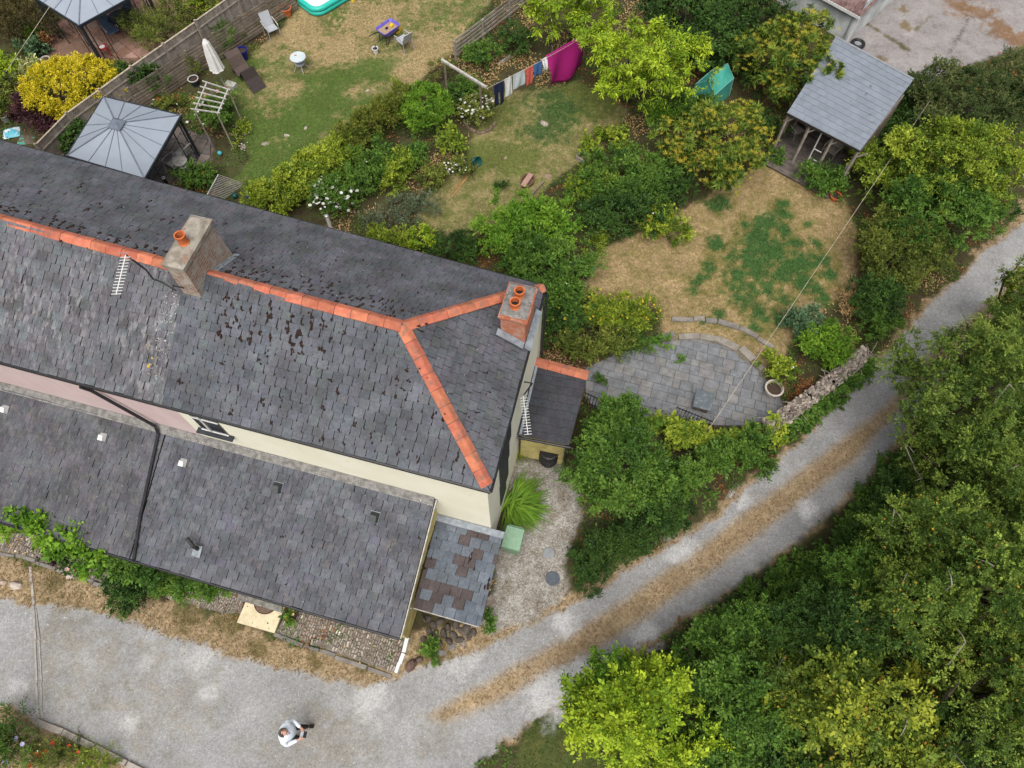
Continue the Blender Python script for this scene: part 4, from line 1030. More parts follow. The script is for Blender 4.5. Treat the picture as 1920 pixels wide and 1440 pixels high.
# --- gazebos
def gazebo(label, corners, z, cen, post_h=None, npost=2, group='gazebos'):
    """corners: four world xy; cen: world xy"""
    c = np.mean(corners, 0); o = thing('gazebo', label, 'gazebo', (c[0], c[1], 0), 0, group)
    K = [np.array([p[0]-c[0], p[1]-c[1], z]) for p in corners]; ap = np.array([0, 0, z+.62])
    inner = [ap + (k-ap)*.14 for k in K]
    for i in range(4):
        a, b, ia, ib = K[i], K[(i+1) % 4], inner[i], inner[(i+1) % 4]
        ts = [0, .28, .5, .72, 1.0]; tj = [0, .28, .5, .72, 1.0]
        for k in range(4):
            q = [a+(b-a)*ts[k], a+(b-a)*ts[k+1], ia+(ib-ia)*tj[k+1], ia+(ib-ia)*tj[k]]
            MB().slab(q, .012).build('roof_panel', M['gazebo_panel'], o)
        nrm = np.array([0, 0, .012])
        rb_ = MB(); rb_.bar(a+nrm, ia+nrm, .045, .03)
        for k in (1, 2, 3): rb_.bar(a+(b-a)*ts[k]+nrm, ia+(ib-ia)*tj[k]+nrm, .022, .02)
        rb_.build('rib', M['gazebo_rib'], o)
        MB().bar(a+[0, 0, -.05], b+[0, 0, -.05], .07, .12).build('eave_beam', M['gazebo_frame'], o)
        q = a*.95; MB().bar((q[0], q[1], 0), (q[0], q[1], z-.05), .09).build('post', M['gazebo_frame'], o)
        e = (b-a); 
        for t in (.06, .94):
            q2 = (a + e*t)*.955; MB().bar((q2[0], q2[1], 0), (q2[0], q2[1], z-.05), .04).build('side_rail', M['gazebo_frame'], o)
        for t in (.22, .78):
            q2 = (a + e*t)*.955; MB().bar((q2[0], q2[1], 0), (q2[0], q2[1], z-.05), .028).build('curtain_rail', M['gazebo_frame'], o)
    cap = MB(); cap.add([tuple(i_[:2]*1.15) + (z+.60,) for i_ in inner] + [tuple(i_[:2]*.2) + (z+.78,) for i_ in inner], [(0, 1, 2, 3), (4, 5, 6, 7), (0, 1, 5, 4), (1, 2, 6, 5), (2, 3, 7, 6), (3, 0, 4, 7)])
    cap.build('vent_cap', M['gazebo_rib'], o)
    return o
zg = zof(P(377, 293), 339, 216)
g2 = [P(*p, zg)[:2] for p in ((194,181), (339,216), (271,335), (125,292))]
gazebo('grey roofed gazebo behind the long slate roof', g2, zg, None)
k0 = P(148, 48, zg)[:2]; dR = P(235, 0, zg)[:2]-k0; dL = P(72, 0, zg)[:2]-k0
dR = dR/np.hypot(*dR)*3.5; dL = dL/np.hypot(*dL)*3.5
gazebo('grey roofed gazebo over the tiled terrace at the top', [k0, k0+dR, k0+dR+dL, k0+dL], zg, None)

# --- chairs
def sling_chair(label, px, py, face, mat, group=None, frame=None, z=0):
    """face: world angle the sitter looks along; base centre at px"""
    c = P(px, py, .25); o = thing('garden_chair', label, 'chair', (c[0], c[1], 0), face, group); fm = frame or M['sling']
    MB().slab([(-.24,-.25,.40),(.26,-.25,.44),(.26,.25,.44),(-.24,.25,.40)], .03).build('seat', mat, o)
    MB().add([(-.24,-.25,.41),(-.24,.25,.41),(-.46,.25,.98),(-.46,-.25,.98),(-.27,-.25,.40),(-.27,.25,.40),(-.49,.25,.97),(-.49,-.25,.97)], [(0,1,2,3),(7,6,5,4),(0,4,5,1),(1,5,6,2),(2,6,7,3),(3,7,4,0)]).build('backrest', mat, o)
    for s in (-1, 1):
        MB().tube([(-.36, s*.29, .68), (.0, s*.30, .66), (.24, s*.29, .64), (.28, s*.28, .58)], .024, 6).build('armrest', M['offwhite'], o)
        MB().tube([(.28, s*.28, .60), (.30, s*.28, 0)], .015, 6).build('leg', fm, o)
        MB().tube([(-.30, s*.27, .66), (-.38, s*.29, 0)], .015, 6).build('leg', fm, o)
    return o
sling_chair('grey mesh chair against the slatted fence', 510, 58, ang_px((485,25),(515,62)), M['sling'])
sling_chair('grey mesh chair beside the purple wheelbarrow', 757, 80, ang_px((770,92),(742,70)), M['sling'])
sling_chair('blue chair under the top gazebo nearest the golden bush', 212, 62, ang_px((200,45),(200,80))+.5, M['bluechair'], None, M['iron'])
sling_chair('blue chair under the top gazebo beside the feathery bush', 240, 38, ang_px((250,20),(225,50)), M['bluechair'], None, M['iron'])
sling_chair('blue chair at the top edge under the gazebo', 232, 8, ang_px((250,20),(225,10)), M['bluechair'], None, M['iron'])
sling_chair('pale ornate chair under the lower gazebo', 345, 292, ang_px((345,292),(330,285)), M['offwhite'], None, M['white'])
sling_chair('pale ornate chair behind the other under the lower gazebo', 330, 310, ang_px((330,310),(345,295)), M['offwhite'], None, M['white'])
fc = sling_chair('white framed chair with orange cushion under the vine', 176, 1048, ang_px((176,1040),(176,1060)), M['offwhite'], None, M['white'])
sling_chair('dark wooden chair in the summerhouse left corner', 1490, 248, ang_px((1490,248),(1520,280)), M['timber_old'], None, M['timber_old'])
sling_chair('dark wooden chair behind the summerhouse middle post', 1558, 285, ang_px((1558,285),(1540,300)), M['timber_old'], None, M['timber_old'])
def round_table(label, px, py, r, h, topm, legm):
    c = P(px, py, h); o = thing('garden_table', label, 'table', (c[0], c[1], 0))
    MB().lathe([(r*.97, h-.03), (r, h-.015), (r*.97, h)], 28).build('table_top', topm, o)
    MB().lathe([(r*1.0, h-.06), (r*1.02, h-.035), (r*.94, h-.03), (r*.93, h-.05), (r, h-.06)], 28, cap=False).build('rim', legm, o)
    for i in range(4):
        a = i*PI/2+.4; MB().tube([(r*.55*math.cos(a), r*.55*math.sin(a), h-.05), (r*.45*math.cos(a), r*.45*math.sin(a), h*.5), (r*.95*math.cos(a), r*.95*math.sin(a), 0)], .018, 6).build('leg', legm, o)
    MB().lathe([(r*.5, h*.42), (r*.62, h*.5), (r*.5, h*.52)], 16).build('shelf', legm, o)
    return o
M['tableglass'] = PM('frosted_glass_top', (.55, .62, .64), (.5, .57, .6), 3, .12, spec=.5)
round_table('round glass garden table on the dry lawn', 558, 106, .36, .72, M['tableglass'], M['sling'])
c = P(554, 104, .72); bo = thing('shell', 'small orange toy lying on the round glass table', 'toy', (c[0], c[1], .72)); MB().add(*stone_mesh(rs_, .06, .04, .05)).build('body', M['pot_orange'], bo)
round_table('dark round table under the top gazebo', 222, 30, .5, .72, M['gazebo_frame'], M['iron'])
round_table('pale metal table under the lower gazebo', 336, 300, .3, .65, M['offwhite'], M['white'])
c = P(192, 88, .45); st_o = thing('side_table', 'red square stool with white plate under the top gazebo', 'stool', (c[0], c[1], 0), .5)
MB().box((0, 0, .44), (.36, .36, .04)).build('table_top', M['red'], st_o); MB().lathe([(.12, .462), (.13, .475), (.1, .478)], 16).build('plate', M['white'], st_o)
for sx in (-1, 1):
    for sy in (-1, 1): MB().bar((sx*.15, sy*.15, 0), (sx*.16, sy*.16, .42), .035).build('leg', M['red'], st_o)

# --- lounger
c = P(462, 140, .2); lo = thing('sun_lounger', 'brown rattan wave lounger beside the closed parasol', 'sun lounger', (c[0], c[1], 0), ang_px((437,112),(487,160)))
prof = [(-.98,.86),(-.86,.98),(-.66,.80),(-.42,.42),(-.16,.2),(.08,.36),(.26,.66),(.38,.66),(.56,.36),(.85,.12),(1.05,.02)]
def wave_part(name, prof, mat):
    v = []; k = len(prof)
    for s in (-.34, .34): v += [(x, s, z) for x, z in prof] + [(x, s, z-.06) for x, z in prof]
    f = []
    for i in range(k-1): f += [(i, 2*k+i, 2*k+i+1, i+1), (k+i, k+i+1, 3*k+i+1, 3*k+i), (i, i+1, k+i+1, k+i), (2*k+i, 3*k+i, 3*k+i+1, 2*k+i+1)]
    f += [(0, k, 3*k, 2*k), (k-1, 3*k-1, 4*k-1, 2*k-1)]
    MB().add(v, f).build(name, mat, lo)
wave_part('backrest', prof[:6], M['rattan'])
wave_part('seat', [(x+.004, z) for x, z in prof[5:]], PM('dark_rattan', (.045,.032,.028), (.028,.02,.018), 30, .6, .5, 90))
for s in (-.3, .3):
    for x in (-.7, .0, .8): MB().bar((x, s, 0), (x, s, .22 if x else .18), .04).build('leg', M['rattan'], lo)
# --- parasol
b0 = P(423, 165); zt = zof(b0, 380, 75); pa = thing('parasol', 'closed white parasol on a grey base block', 'parasol', b0)
MB().tube([(0, 0, 0), (0, 0, zt)], .022, 8).build('pole', M['steel'], pa)
n = 16; v = []
zb = zof(b0, 405, 130)
for (z, r_) in ((zb, .30), (zb+.05, .28), (zb+(zt-zb)*.5, .22), (zt-.16, .14), (zt, .05)):
    for i in range(n):
        a = i*2*PI/n; q = r_*(1 + (.12 if i % 2 else -.12)); v.append((q*math.cos(a), q*math.sin(a), z - (.06 if (i % 4 == 0 and z == zb) else 0)))
f = [(i*n+j, i*n+(j+1) % n, (i+1)*n+(j+1) % n, (i+1)*n+j) for i in range(4) for j in range(n)] + [tuple(range(4*n, 5*n))]
MB().add(v, f).build('canopy', M['parasol'], pa)
MB().box((.25, .08, .09), (.5, .32, .18), rz=-.4).build('base_block', M['offwhite'], pa)
# --- wheelbarrow with sand
c = P(728, 57, .45); wb = thing('wheelbarrow', 'purple wheelbarrow filled with sand on the lawn', 'wheelbarrow', (c[0], c[1], 0), ang_px((700,78),(748,45)))
def tub(sx, sy, h, tx, ty, z0, t=.03):
    v = []; 
    for (ax, ay, z) in ((tx, ty, z0), (sx, sy, z0+h), (sx-t, sy-t, z0+h), (tx-t, ty-t, z0+t)):
        v += [(-ax, -ay+.08, z), (-ax+.08, -ay, z), (ax-.08, -ay, z), (ax, -ay+.08, z), (ax, ay-.08, z), (ax-.08, ay, z), (-ax+.08, ay, z), (-ax, ay-.08, z)]
    f = [tuple(range(8))[::-1], tuple(range(24, 32))]
    for i in range(3):
        for j in range(8): f.append((i*8+j, i*8+(j+1) % 8, (i+1)*8+(j+1) % 8, (i+1)*8+j))
    return v, f
MB().add(*tub(.52, .36, .30, .36, .24, .36)).build('tray', M['purple'], wb)
MB().box((0, 0, .535), (.84, .54, .06)).build('sand', M['sand'], wb)
MB().box((.22, -.02, .59), (.2, .15, .1), rz=.3).build('toy_box', M['yellow'], wb)
MB().add(np.array(stone_mesh(rs_, .09, .08, .09)[0])+[-.05, .03, .56], stone_mesh(rs_, .09, .08, .09)[1]).build('toy', M['shoe'], wb)
for s in (-1, 1):
    MB().tube([(.45, s*.1, .22), (-.2, s*.22, .36), (-.55, s*.27, .5), (-.95, s*.30, .52)], .02, 6).build('handle', M['iron'], wb)
    MB().tube([(-.1, s*.2, .36), (-.3, s*.24, .03), (-.42, s*.24, .03), (-.38, s*.24, .4)], .018, 6).build('leg', M['iron'], wb)
ww = MB().tube([(.55, -.05, .19), (.55, .05, .19)], .19, 18).build('wheel', M['yellow'], wb); MB().tube([(.55, -.06, .19), (.55, .06, .19)], .05, 10).build('hub', M['iron'], ww)
# --- buckets, pots, bins
def pot_thing(name, label, px, py, r, h, mat, soil=True, rim=None, cat='pot'):
    c = P(px, py, h); o = thing(name, label, cat, (c[0], c[1], 0))
    MB().lathe([(r*.7, 0), (r*.95, h*.85), (r*1.08, h*.86), (r*1.1, h), (r*.93, h), (r*.86, h*.82)], 20).build('body', mat, o)
    if rim: MB().lathe([(r*.92, h), (r*1.13, h+.002), (r*1.13, h+.03), (r*.92, h+.03), (r*.92, h)], 24, cap=False).build('rim', rim, o)
    if soil: MB().lathe([(r*.9, h*.84), (r*.2, h*.88)], 16).build('soil', M['sand'] if soil == 'sand' else PM(name+'_soil', (.06,.04,.028), None, 12, .95, .5), o)
    return o
pot_thing('bucket', 'white bucket with blue tool below the wheelbarrow', 703, 90, .14, .28, M['white'], cat='bucket')
c = P(703, 91, .3); tb = thing('trowel', 'blue tool sticking out of the white bucket', 'tool', (c[0], c[1], .22)); MB().tube([(0, 0, 0), (.03, .05, .2)], .025, 6).build('grip', M['blueglaze'], tb)
pot_thing('terracotta_pot', 'terracotta pot with green plant by the slatted fence', 535, 14, .26, .4, M['pot_orange'])
pot_thing('glazed_pot', 'dark blue glazed pot behind the lounger', 452, 93, .24, .48, M['blueglaze'])
pot_thing('ringed_pot', 'dark pot with white rim near the parasol', 362, 148, .22, .34, M['gazebo_frame'], rim=M['offwhite'])
pot_thing('patio_pot', 'large pale rimmed pot with dead plant on the patio', 1452, 728, .3, .42, M['offwhite'], rim=PM('stone_rim', (.48,.42,.36), None, 8, .8))
pot_thing('plant_pot', 'red rimmed pot at the edge of the right lawn', 1568, 366, .22, .26, M['pot_orange'])
pot_thing('plant_pot', 'pale rimmed pot at the left edge of the neighbour garden', 4, 214, .22, .35, M['offwhite'])
pot_thing('plant_pot', 'pale rimmed pot beside the hosta', 84, 110, .2, .3, M['offwhite'])
pot_thing('plant_pot', 'small red pot below the slatted fence', 330, 182, .13, .2, M['red'])
pot_thing('plant_pot', 'small pot at the upper end of the hedge', 738, 177, .14, .2, M['offwhite'])
pot_thing('plant_pot', 'small terracotta pot left of the wooden arch', 310, 186, .12, .16, M['pot_orange'])
pot_thing('flower_pot', 'dark pot of red and cream flowers on the cobbles', 548, 1150, .17, .22, M['iron'])
c = P(1028, 862, 0); wbt = thing('water_butt', 'black plastic water butt below the porch gutter', 'water butt', (c[0], c[1], 0))
MB().lathe([(.30, 0), (.31, .1), (.335, .55), (.31, .8), (.30, .84)], 24).build('body', M['black'], wbt)
MB().lathe([(.325, .84), (.325, .87), (.27, .885), (.25, .87), (.05, .875)], 24).build('lid', M['black'], wbt)
for z in (.25, .55): MB().lathe([(.325, z-.015), (.342, z), (.325, z+.015)], 24, cap=False).build('rib', M['black'], wbt)
c = P(962, 1008, 1.02); wh = thing('garden_bin', 'pale green plastic bin beside the cottage corner', 'bin', (c[0], c[1], 0), ANG)
MB().add([(-.23,-.27,.04),(.23,-.27,.04),(.23,.27,.04),(-.23,.27,.04),(-.28,-.32,.95),(.28,-.32,.95),(.28,.32,.95),(-.28,.32,.95)], BOXF).build('body', M['greenbin'], wh)
MB().add([(-.31,-.36,.955),(.31,-.36,.955),(.31,.36,.955),(-.31,.36,.955),(-.29,-.33,1.0),(.29,-.33,1.0),(.28,.32,1.06),(-.28,.32,1.06)], BOXF).build('lid', M['greenbin'], wh)
MB().box((0, -.02, 1.035), (.4, .5, .02), rx=.09).build('lid_panel', M['greenbin'], wh)
for s in (-1, 1): MB().tube([(s*.2, .3, .1), (s*.26, .3, .1)], .1, 12).build('wheel', M['black'], wh)
MB().tube([(-.24, .37, 1.0), (.24, .37, 1.0)], .016, 6).build('handle', M['greenbin'], wh)
# --- paddling pool
c = P(612, -10, .2); pl = thing('paddling_pool', 'turquoise and white inflatable paddling pool at the top', 'pool', (c[0], c[1], 0), ang_px((600,28),(680,-20)))
def rrect(a, b, rad, n=6):
    out = []
    for cx, cy, s in ((a-rad, b-rad, 0), (-a+rad, b-rad, 1), (-a+rad, -b+rad, 2), (a-rad, -b+rad, 3)):
        out += [(cx + rad*math.cos(s*PI/2 + t*PI/2/n), cy + rad*math.sin(s*PI/2 + t*PI/2/n)) for t in range(n+1)]
    return out
rr_ = rrect(1.25, .8, .45)
for i, z in enumerate((.12, .33)): MB().tube([(x, y, z) for x, y in rr_ + rr_[:2]], .13, 10).build('air_ring', M['teal'], pl, True)
MB().prism(ccw(rrect(1.2, .75, .42)), .02, .12).build('liner', M['water'], pl)
MB().tube([(x*.93, y*.9, .40) for x, y in rr_ + rr_[:2]], .05, 8).build('inner_edge', M['white'], pl)
c = P(662, 3); tl_o = thing('toy', 'yellow and grey toy lying beside the paddling pool', 'toy', (c[0], c[1], 0), .5); MB().add(*stone_mesh(rs_, .09, .08, .14)).build('body', M['yellow'], tl_o); MB().tube([(.1, 0, .06), (.4, .12, .06)], .05, 8).build('handle', M['sling'], tl_o)
# --- spheres and small garden ornaments
def ball(label, px, py, r, mat):
    c = P(px, py, r); o = thing('garden_ball', label, 'ornament', (c[0], c[1], 0))
    MB().lathe([(r*math.sin(t), r - r*math.cos(t)) for t in np.linspace(.05, PI-.05, 10)], 16).build('globe', mat, o, True); MB().lathe([(r*.5, 0), (r*.3, .04)], 10).build('foot', M['iron'], o)
ball('dark blue ball at the edge of the neighbour lawn', 467, 367, .14, PM('blue_ball', (.05,.07,.16), None, 4, .4)); ball('dark green ball beside the trellis panel', 440, 367, .12, M['greentub']); ball('turquoise ball on the lawn near the gazebo', 412, 287, .1, M['turquoise'])
for i, (lb, x, y, a) in enumerate((('blue and white compost bag at the left garden edge', 22, 250, .3), ('opened compost bag beside the blue and white one', 50, 262, .1))):
    c = P(x, y); o = thing('compost_bag', lb, 'bag', (c[0], c[1], 0), a)
    v, f = [], []; nx_, ny_ = 7, 6
    for j in range(ny_):
        for i_ in range(nx_):
            u, w_ = i_/(nx_-1)*2-1, j/(ny_-1)*2-1; v.append((u*.36, w_*.30, .02 + .13*max(0, (1-u**4)*(1-w_**4)) + rs_.normal(0, .008)))
    f = [(j*nx_+i_, j*nx_+i_+1, (j+1)*nx_+i_+1, (j+1)*nx_+i_) for j in range(ny_-1) for i_ in range(nx_-1)]
    MB().add(v, f).build('sack', M['bag'] if i == 0 else PM('bag_dark', (.10,.075,.05), (.08,.28,.2), 4, .6, .3, lo=.5, hi=.6), o, True)
c = P(318, 352); pz = zof(c, 309, 333); vp = thing('vent_pipe', 'black pipe with white rim beside the lower gazebo', 'pipe', c); MB().tube([(0, 0, 0), (0, 0, pz)], .06, 12).build('pipe', M['black'], vp); MB().lathe([(.06, pz-.01), (.075, pz), (.075, pz+.03), (.05, pz+.03), (.045, pz-.02)], 14, cap=False).build('rim', M['white'], vp)
c = P(621, 430); pz = zof(c, 612, 405); wp_ = thing('white_post', 'white metal post rising at the long gutter', 'post', c); MB().tube([(0, 0, 0), (0, 0, pz)], .07, 10).build('post', M['white'], wp_); MB().lathe([(.085, pz), (.085, pz+.04), (.03, pz+.06)], 12).build('cap', M['steel'], wp_)
# tub with canes, barrow planter
c = P(893, 303, .15); tu = thing('garden_tub', 'dark green plastic tub tipped over on the lawn edge', 'tub', (c[0], c[1], .16)); tu.rotation_euler = (1.1, .2, .8)
MB().lathe([(.16, -.16), (.2, .0), (.22, .12), (.2, .12), (.18, 0), (.14, -.13)], 16).build('body', M['greentub'], tu)
for i in range(6):
    a = P(893+rs_.uniform(-4, 4), 312+rs_.uniform(-3, 3)); b = P(836+rs_.uniform(-5, 12), 370+rs_.uniform(-10, 4))
    o = MB().tube([(0, 0, .05+.01*i), (b[0]-a[0], b[1]-a[1], .02)], .014, 6).build('bamboo_cane', M['cane'], None, loc=(a[0], a[1], 0)); tag(o, 'tan bamboo cane lying with others by the green tub', 'cane', 'bamboo canes by the tub')
c = P(989, 342); bp = thing('log_planter', 'oval brown wicker planter with a pink plank across', 'planter', (c[0], c[1], 0), ang_px((978,355),(998,325)))
MB().lathe([(.36, 0), (.4, .12), (.4, .16), (.34, .16), (.32, .06)], 20, sq=.7).build('basket', PM('wicker', (.17,.10,.06), (.1,.06,.035), 18, .9, .5), bp)
MB().box((-.05, 0, .19), (.75, .22, .05)).build('plank', PM('pink_plank', (.42,.25,.2), (.33,.2,.16), 5, .8, .2), bp)
MB().bar((-.6, -.5, .1), (.3, -.62, .1), .05).build('handle', M['timber'], bp)
br_o = kerb('brick_edging', 'curved row of bricks around the white rose bed', [(868,228),(880,243),(900,252),(920,246),(928,230)], .12, .1, .22, M['slabstone'], seed=12, piece='brick', cols=((.26,.17,.13), (.22,.15,.12)))
kerb('bed_frame', 'timber frame of the vegetable bed', [(1080,298),(1130,258)], .08, .2, 1.6, M['timber_old'], seed=13, jit=0, piece='plank'); kerb('bed_frame', 'short timber end of the vegetable bed', [(1080,298),(1096,308)], .08, .2, 1.0, M['timber_old'], seed=14, jit=0, piece='plank')
kerb('fallen_timber', 'old timber lying on the soil above the washing', [(935,122),(960,105)], .12, .1, .8, M['timber_old'], seed=15, piece='log')

# --- fences
def slat_fence(label, p0, p1, z0, z1, n, mat, postn=4, seed=0, lean=0.0, gap=.3):
    """p0,p1 world xy of the base line"""
    r = np.random.default_rng(seed); p0, p1 = np.array(p0[:2]), np.array(p1[:2]); d = p1-p0; L_ = np.hypot(*d); o = thing('slat_fence', label, 'fence', (*p0, 0), math.atan2(d[1], d[0]))
    hh = (z1-z0)/n
    for i in range(n):
        z = z0 + hh*(i+.5); k = max(1, int(L_/2.4)); xs = np.linspace(0, L_, k+1)
        for j in range(k):
            MB().box(((xs[j]+xs[j+1])/2, lean*z + r.normal(0, .006), z + r.normal(0, .006)), (xs[j+1]-xs[j]-.01, .022, hh*(1-gap)), rx=r.normal(0, .05), rz=r.normal(0, .003), col=tuple(np.ones(3)*r.uniform(.7, 1.25))).build('slat', mat, o)
    for i in range(postn+1):
        x = L_*i/postn; MB().box((x, lean*z1*.5+.05, z1*.5+.03), (.08, .08, z1+.06)).build('post', mat, o)
    return o
slat_fence('weathered slatted terrace fence behind the lounger', P(268,212), P(560,18), .05, 1.25, 9, M['timber'], 6, 1, lean=.12)
slat_fence('short grey slat fence between the two gardens', P(862,120), P(1010,5), .35, 1.05, 5, M['timber_old'], 3, 2, lean=.35)
def panel_fence(label, pxs, z1, seed=0):
    r = np.random.default_rng(seed); pts = [P(*p, z1)[:2] for p in pxs]; o = thing('panel_fence', label, 'fence', (*pts[0], 0))
    for i in range(len(pts)-1):
        a, b = pts[i], pts[i+1]; L_ = np.hypot(*(b-a)); n = max(1, round(L_/1.8)); an = math.atan2(b[1]-a[1], b[0]-a[0])
        for k in range(n):
            q = a + (b-a)*k/n - pts[0]; w = L_/n; pm = MB(); nb_ = max(3, int(w/.13)); bw = w/nb_
            for j in range(nb_):
                pm.box(((j+.5)*bw, r.normal(0, .004), z1/2), (bw-.008, .02, z1-.02), rz=.06, col=tuple(np.ones(3)*r.uniform(.75, 1.2)))
            po = pm.build('fence_panel', M['timber_old'], o, loc=(q[0], q[1], 0), rot=(0, 0, an))
            MB().box((w/2, 0, z1+.01), (w, .06, .04), col=(1.5, 1.45, 1.3)).build('cap_rail', M['timber_old'], po)
            for zz in (.4, z1-.35): MB().box((w/2, -.03, zz), (w, .035, .06)).build('rail', M['timber_old'], po)
            MB().box((0, 0, z1/2+.04), (.09, .09, z1+.08), col=(1.1, 1.05, 1.0)).build('post', M['timber_old'], po)
panel_fence('long grey timber panel fence between neighbour gardens', [(67,272),(125,213),(245,126),(364,43)], 1.55, 3)
panel_fence('upper end of the timber fence at the top edge', [(366,40),(440,-12),(520,-65)], 1.7, 4)
# arch and trellis
z = 2.0; ao = P(366, 205, z); ar = thing('wooden_arch', 'weathered white timber arch with roses in the neighbour garden', 'arch', (ao[0], ao[1], 0))
ra = [P(388,155,z)-ao*[1,1,0], P(366,208,z)-ao*[1,1,0]]; rbp = [P(428,168,z)-ao*[1,1,0], P(408,214,z)-ao*[1,1,0]]
for (p, q) in (ra, rbp):
    MB().bar(p, q, .05, .07).build('top_rail', M['offwhite'], ar)
    for e in (p, q): MB().bar((e[0], e[1], 0), (e[0], e[1], z), .045).build('post', M['timber_old'], ar)
for t in np.linspace(.02, .98, 6):
    a = ra[0]+(ra[1]-ra[0])*t; b = rbp[0]+(rbp[1]-rbp[0])*t; d = b-a
    MB().bar(a-d*.18+[0, 0, .05], b+d*.12+[0, 0, .05], .04, .05).build('slat', M['offwhite'], ar)
to = P(388, 368, 1.0); tr = thing('trellis_panel', 'pale slatted trellis panel leaning near the long gutter', 'trellis', (to[0], to[1], 0))
e = P(410, 328, 1.0)-to; dn = P(440, 384, .1)-to
for i in range(15):
    a = e*i/14 + [0, 0, 1.0]; MB().bar(a, a + (dn - [0, 0, 0])*(.55 + .03*i if i < 12 else .9) , .025, .02).build('slat', M['offwhite'], tr)
MB().bar([0, 0, 1.02], e+[0, 0, 1.02], .04).build('rail', M['offwhite'], tr)

# --- washing line
zl_ = 2.05; A = P(828, 112, zl_); Bp = P(912, 164, zl_); wl = thing('washing_line_post', 'timber washing line frame with a long pale crossbeam', 'washing line', (A[0], A[1], 0))
d = Bp-A; MB().bar([0, 0, zl_], d+[0, 0, zl_], .10, .09).build('crossbeam', M['offwhite'], wl)
for t in (.06, .86): q = d*t; MB().bar([q[0], q[1], 0], [q[0], q[1], zl_-.05], .08).build('post', M['timber'], wl)
L0 = P(914, 165, zl_-.05); L1 = P(1102, 64, 1.95); dl = L1-L0
lt = lambda t: L0 + dl*t + np.array([0, 0, -.25*4*t*(1-t)*.35])
MB().tube([lt(t)-L0*[1,1,0] for t in np.linspace(-.0, 1.12, 14)], .008, 5).build('line', M['rope'], wl, loc=(L0[0]-A[0], L0[1]-A[1], 0))
pp = P(1031, 168); zp = zof(pp, 1018, 86); po = thing('line_prop', 'wooden clothes prop under the washing line', 'prop', pp); MB().tube([(0, 0, 0), (0, 0, zp)], .02, 6).build('pole', M['timber'], po); MB().bar((-.05, 0, zp+.05), (0, 0, zp-.03), .02).bar((.05, 0, zp+.05), (0, 0, zp-.03), .02).build('fork', M['timber'], po)
def tpx(px): return float(np.clip((px-914)/(1102-914), 0, 1))
def hang(name, label, x0, x1, drop, mat, shape='rect', seed=0, bulge=.05, cat='laundry'):
    r = np.random.default_rng(seed); a, b = lt(tpx(x0)), lt(tpx(x1)); d = b-a; W_ = np.linalg.norm(d); nrm = unit(np.array([-d[1], d[0], 0])); o = thing(name, label, cat, (a[0], a[1], 0), 0, 'laundry on the washing line')
    nx_, ny_ = 16, 12; v = []
    for j in range(ny_+1):
        s = j/ny_
        for i in range(nx_+1):
            u = i/nx_; x = u
            if shape == 'shirt': x = .5 + (u-.5)*(.72 + .28*(s < .35))
            if shape == 'sheet': x = u*(1 - .12*s) + .06*s
            off = bulge*math.sin(s*2.2)*(1 + .6*math.sin(u*9 + s*2 + seed)) - bulge*.5
            dz = drop*s*(1 + (.16*math.sin(u*PI) if shape == 'sheet' else .03*math.sin(u*11)))
            v.append(tuple((a + d*x - nrm*off)*[1, 1, 0] + [0, 0, (a+d*x)[2] - dz] - np.array([a[0], a[1], 0])))
    f = []
    for j in range(ny_):
        for i in range(nx_):
            if shape == 'trousers' and j > 4 and 7 <= i <= 8: continue
            f.append((j*(nx_+1)+i, j*(nx_+1)+i+1, (j+1)*(nx_+1)+i+1, (j+1)*(nx_+1)+i))
    ob = MB().add(v, f).build('cloth', mat, o, True); m_ = ob.modifiers.new('thickness', 'SOLIDIFY'); m_.thickness = .008
    pg = MB()
    for t in (.08, .92): q = d*t; pg.box((q[0], q[1], (a+d*t)[2]+.01), (.02, .02, .07))
    pg.build('peg', M['rope'], o)
hang('navy_trousers', 'navy trousers at the left end of the washing line', 925, 943, 1.15, M['navy'], 'trousers', 1)
hang('white_shirt', 'white shirt hanging right of the navy trousers', 945, 958, .95, M['cloth_white'], 'rect', 2)
hang('pale_towel', 'pale grey garment in the middle of the washing line', 960, 982, .75, M['cloth_pale'], 'rect', 3)
hang('coral_shirt', 'coral red top right of the pale garment', 983, 998, .9, M['coral'], 'shirt', 4)
hang('blue_shirt', 'blue shirt left of the small white bag', 999, 1014, .65, M['blue'], 'rect', 5)
hang('white_bag', 'small white bag hung beside the magenta sheet', 1015, 1024, .55, M['cloth_white'], 'rect', 6, .12)
hang('magenta_sheet', 'large magenta sheet billowing on the washing line', 1024, 1100, 1.5, M['magenta'], 'sheet', 7, .25)

# --- little polythene greenhouse
gz = .95; go = P(1330, 185); gr = thing('mini_greenhouse', 'small green polythene greenhouse among the shrubs', 'greenhouse', (go[0], go[1], 0), ang_px((1307,165),(1354,124), 1.2))
v = [(-.75,-.55,0),(.75,-.55,0),(.75,.55,0),(-.75,.55,0),(-.72,-.5,.95),(.72,-.5,.95),(.72,.5,.95),(-.72,.5,.95),(-.7,-.02,1.45),(.7,-.02,1.45)]
MB().add(v, [(0,1,5,4),(2,3,7,6),(4,5,9,8),(6,7,8,9),(1,2,6,9,5),(3,0,4,8,7)]).build('cover', M['polytunnel'], gr)
fr_ = MB()
for a_, b_ in ((4,8),(5,9),(7,8),(6,9),(8,9),(4,5),(6,7),(0,4),(1,5),(2,6),(3,7)): fr_.tube([np.array(v[a_])*1.01, np.array(v[b_])*1.01], .014, 6)
fr_.build('frame', PM('pale_green_tube', (.25,.55,.47), None, 5, .4), gr)

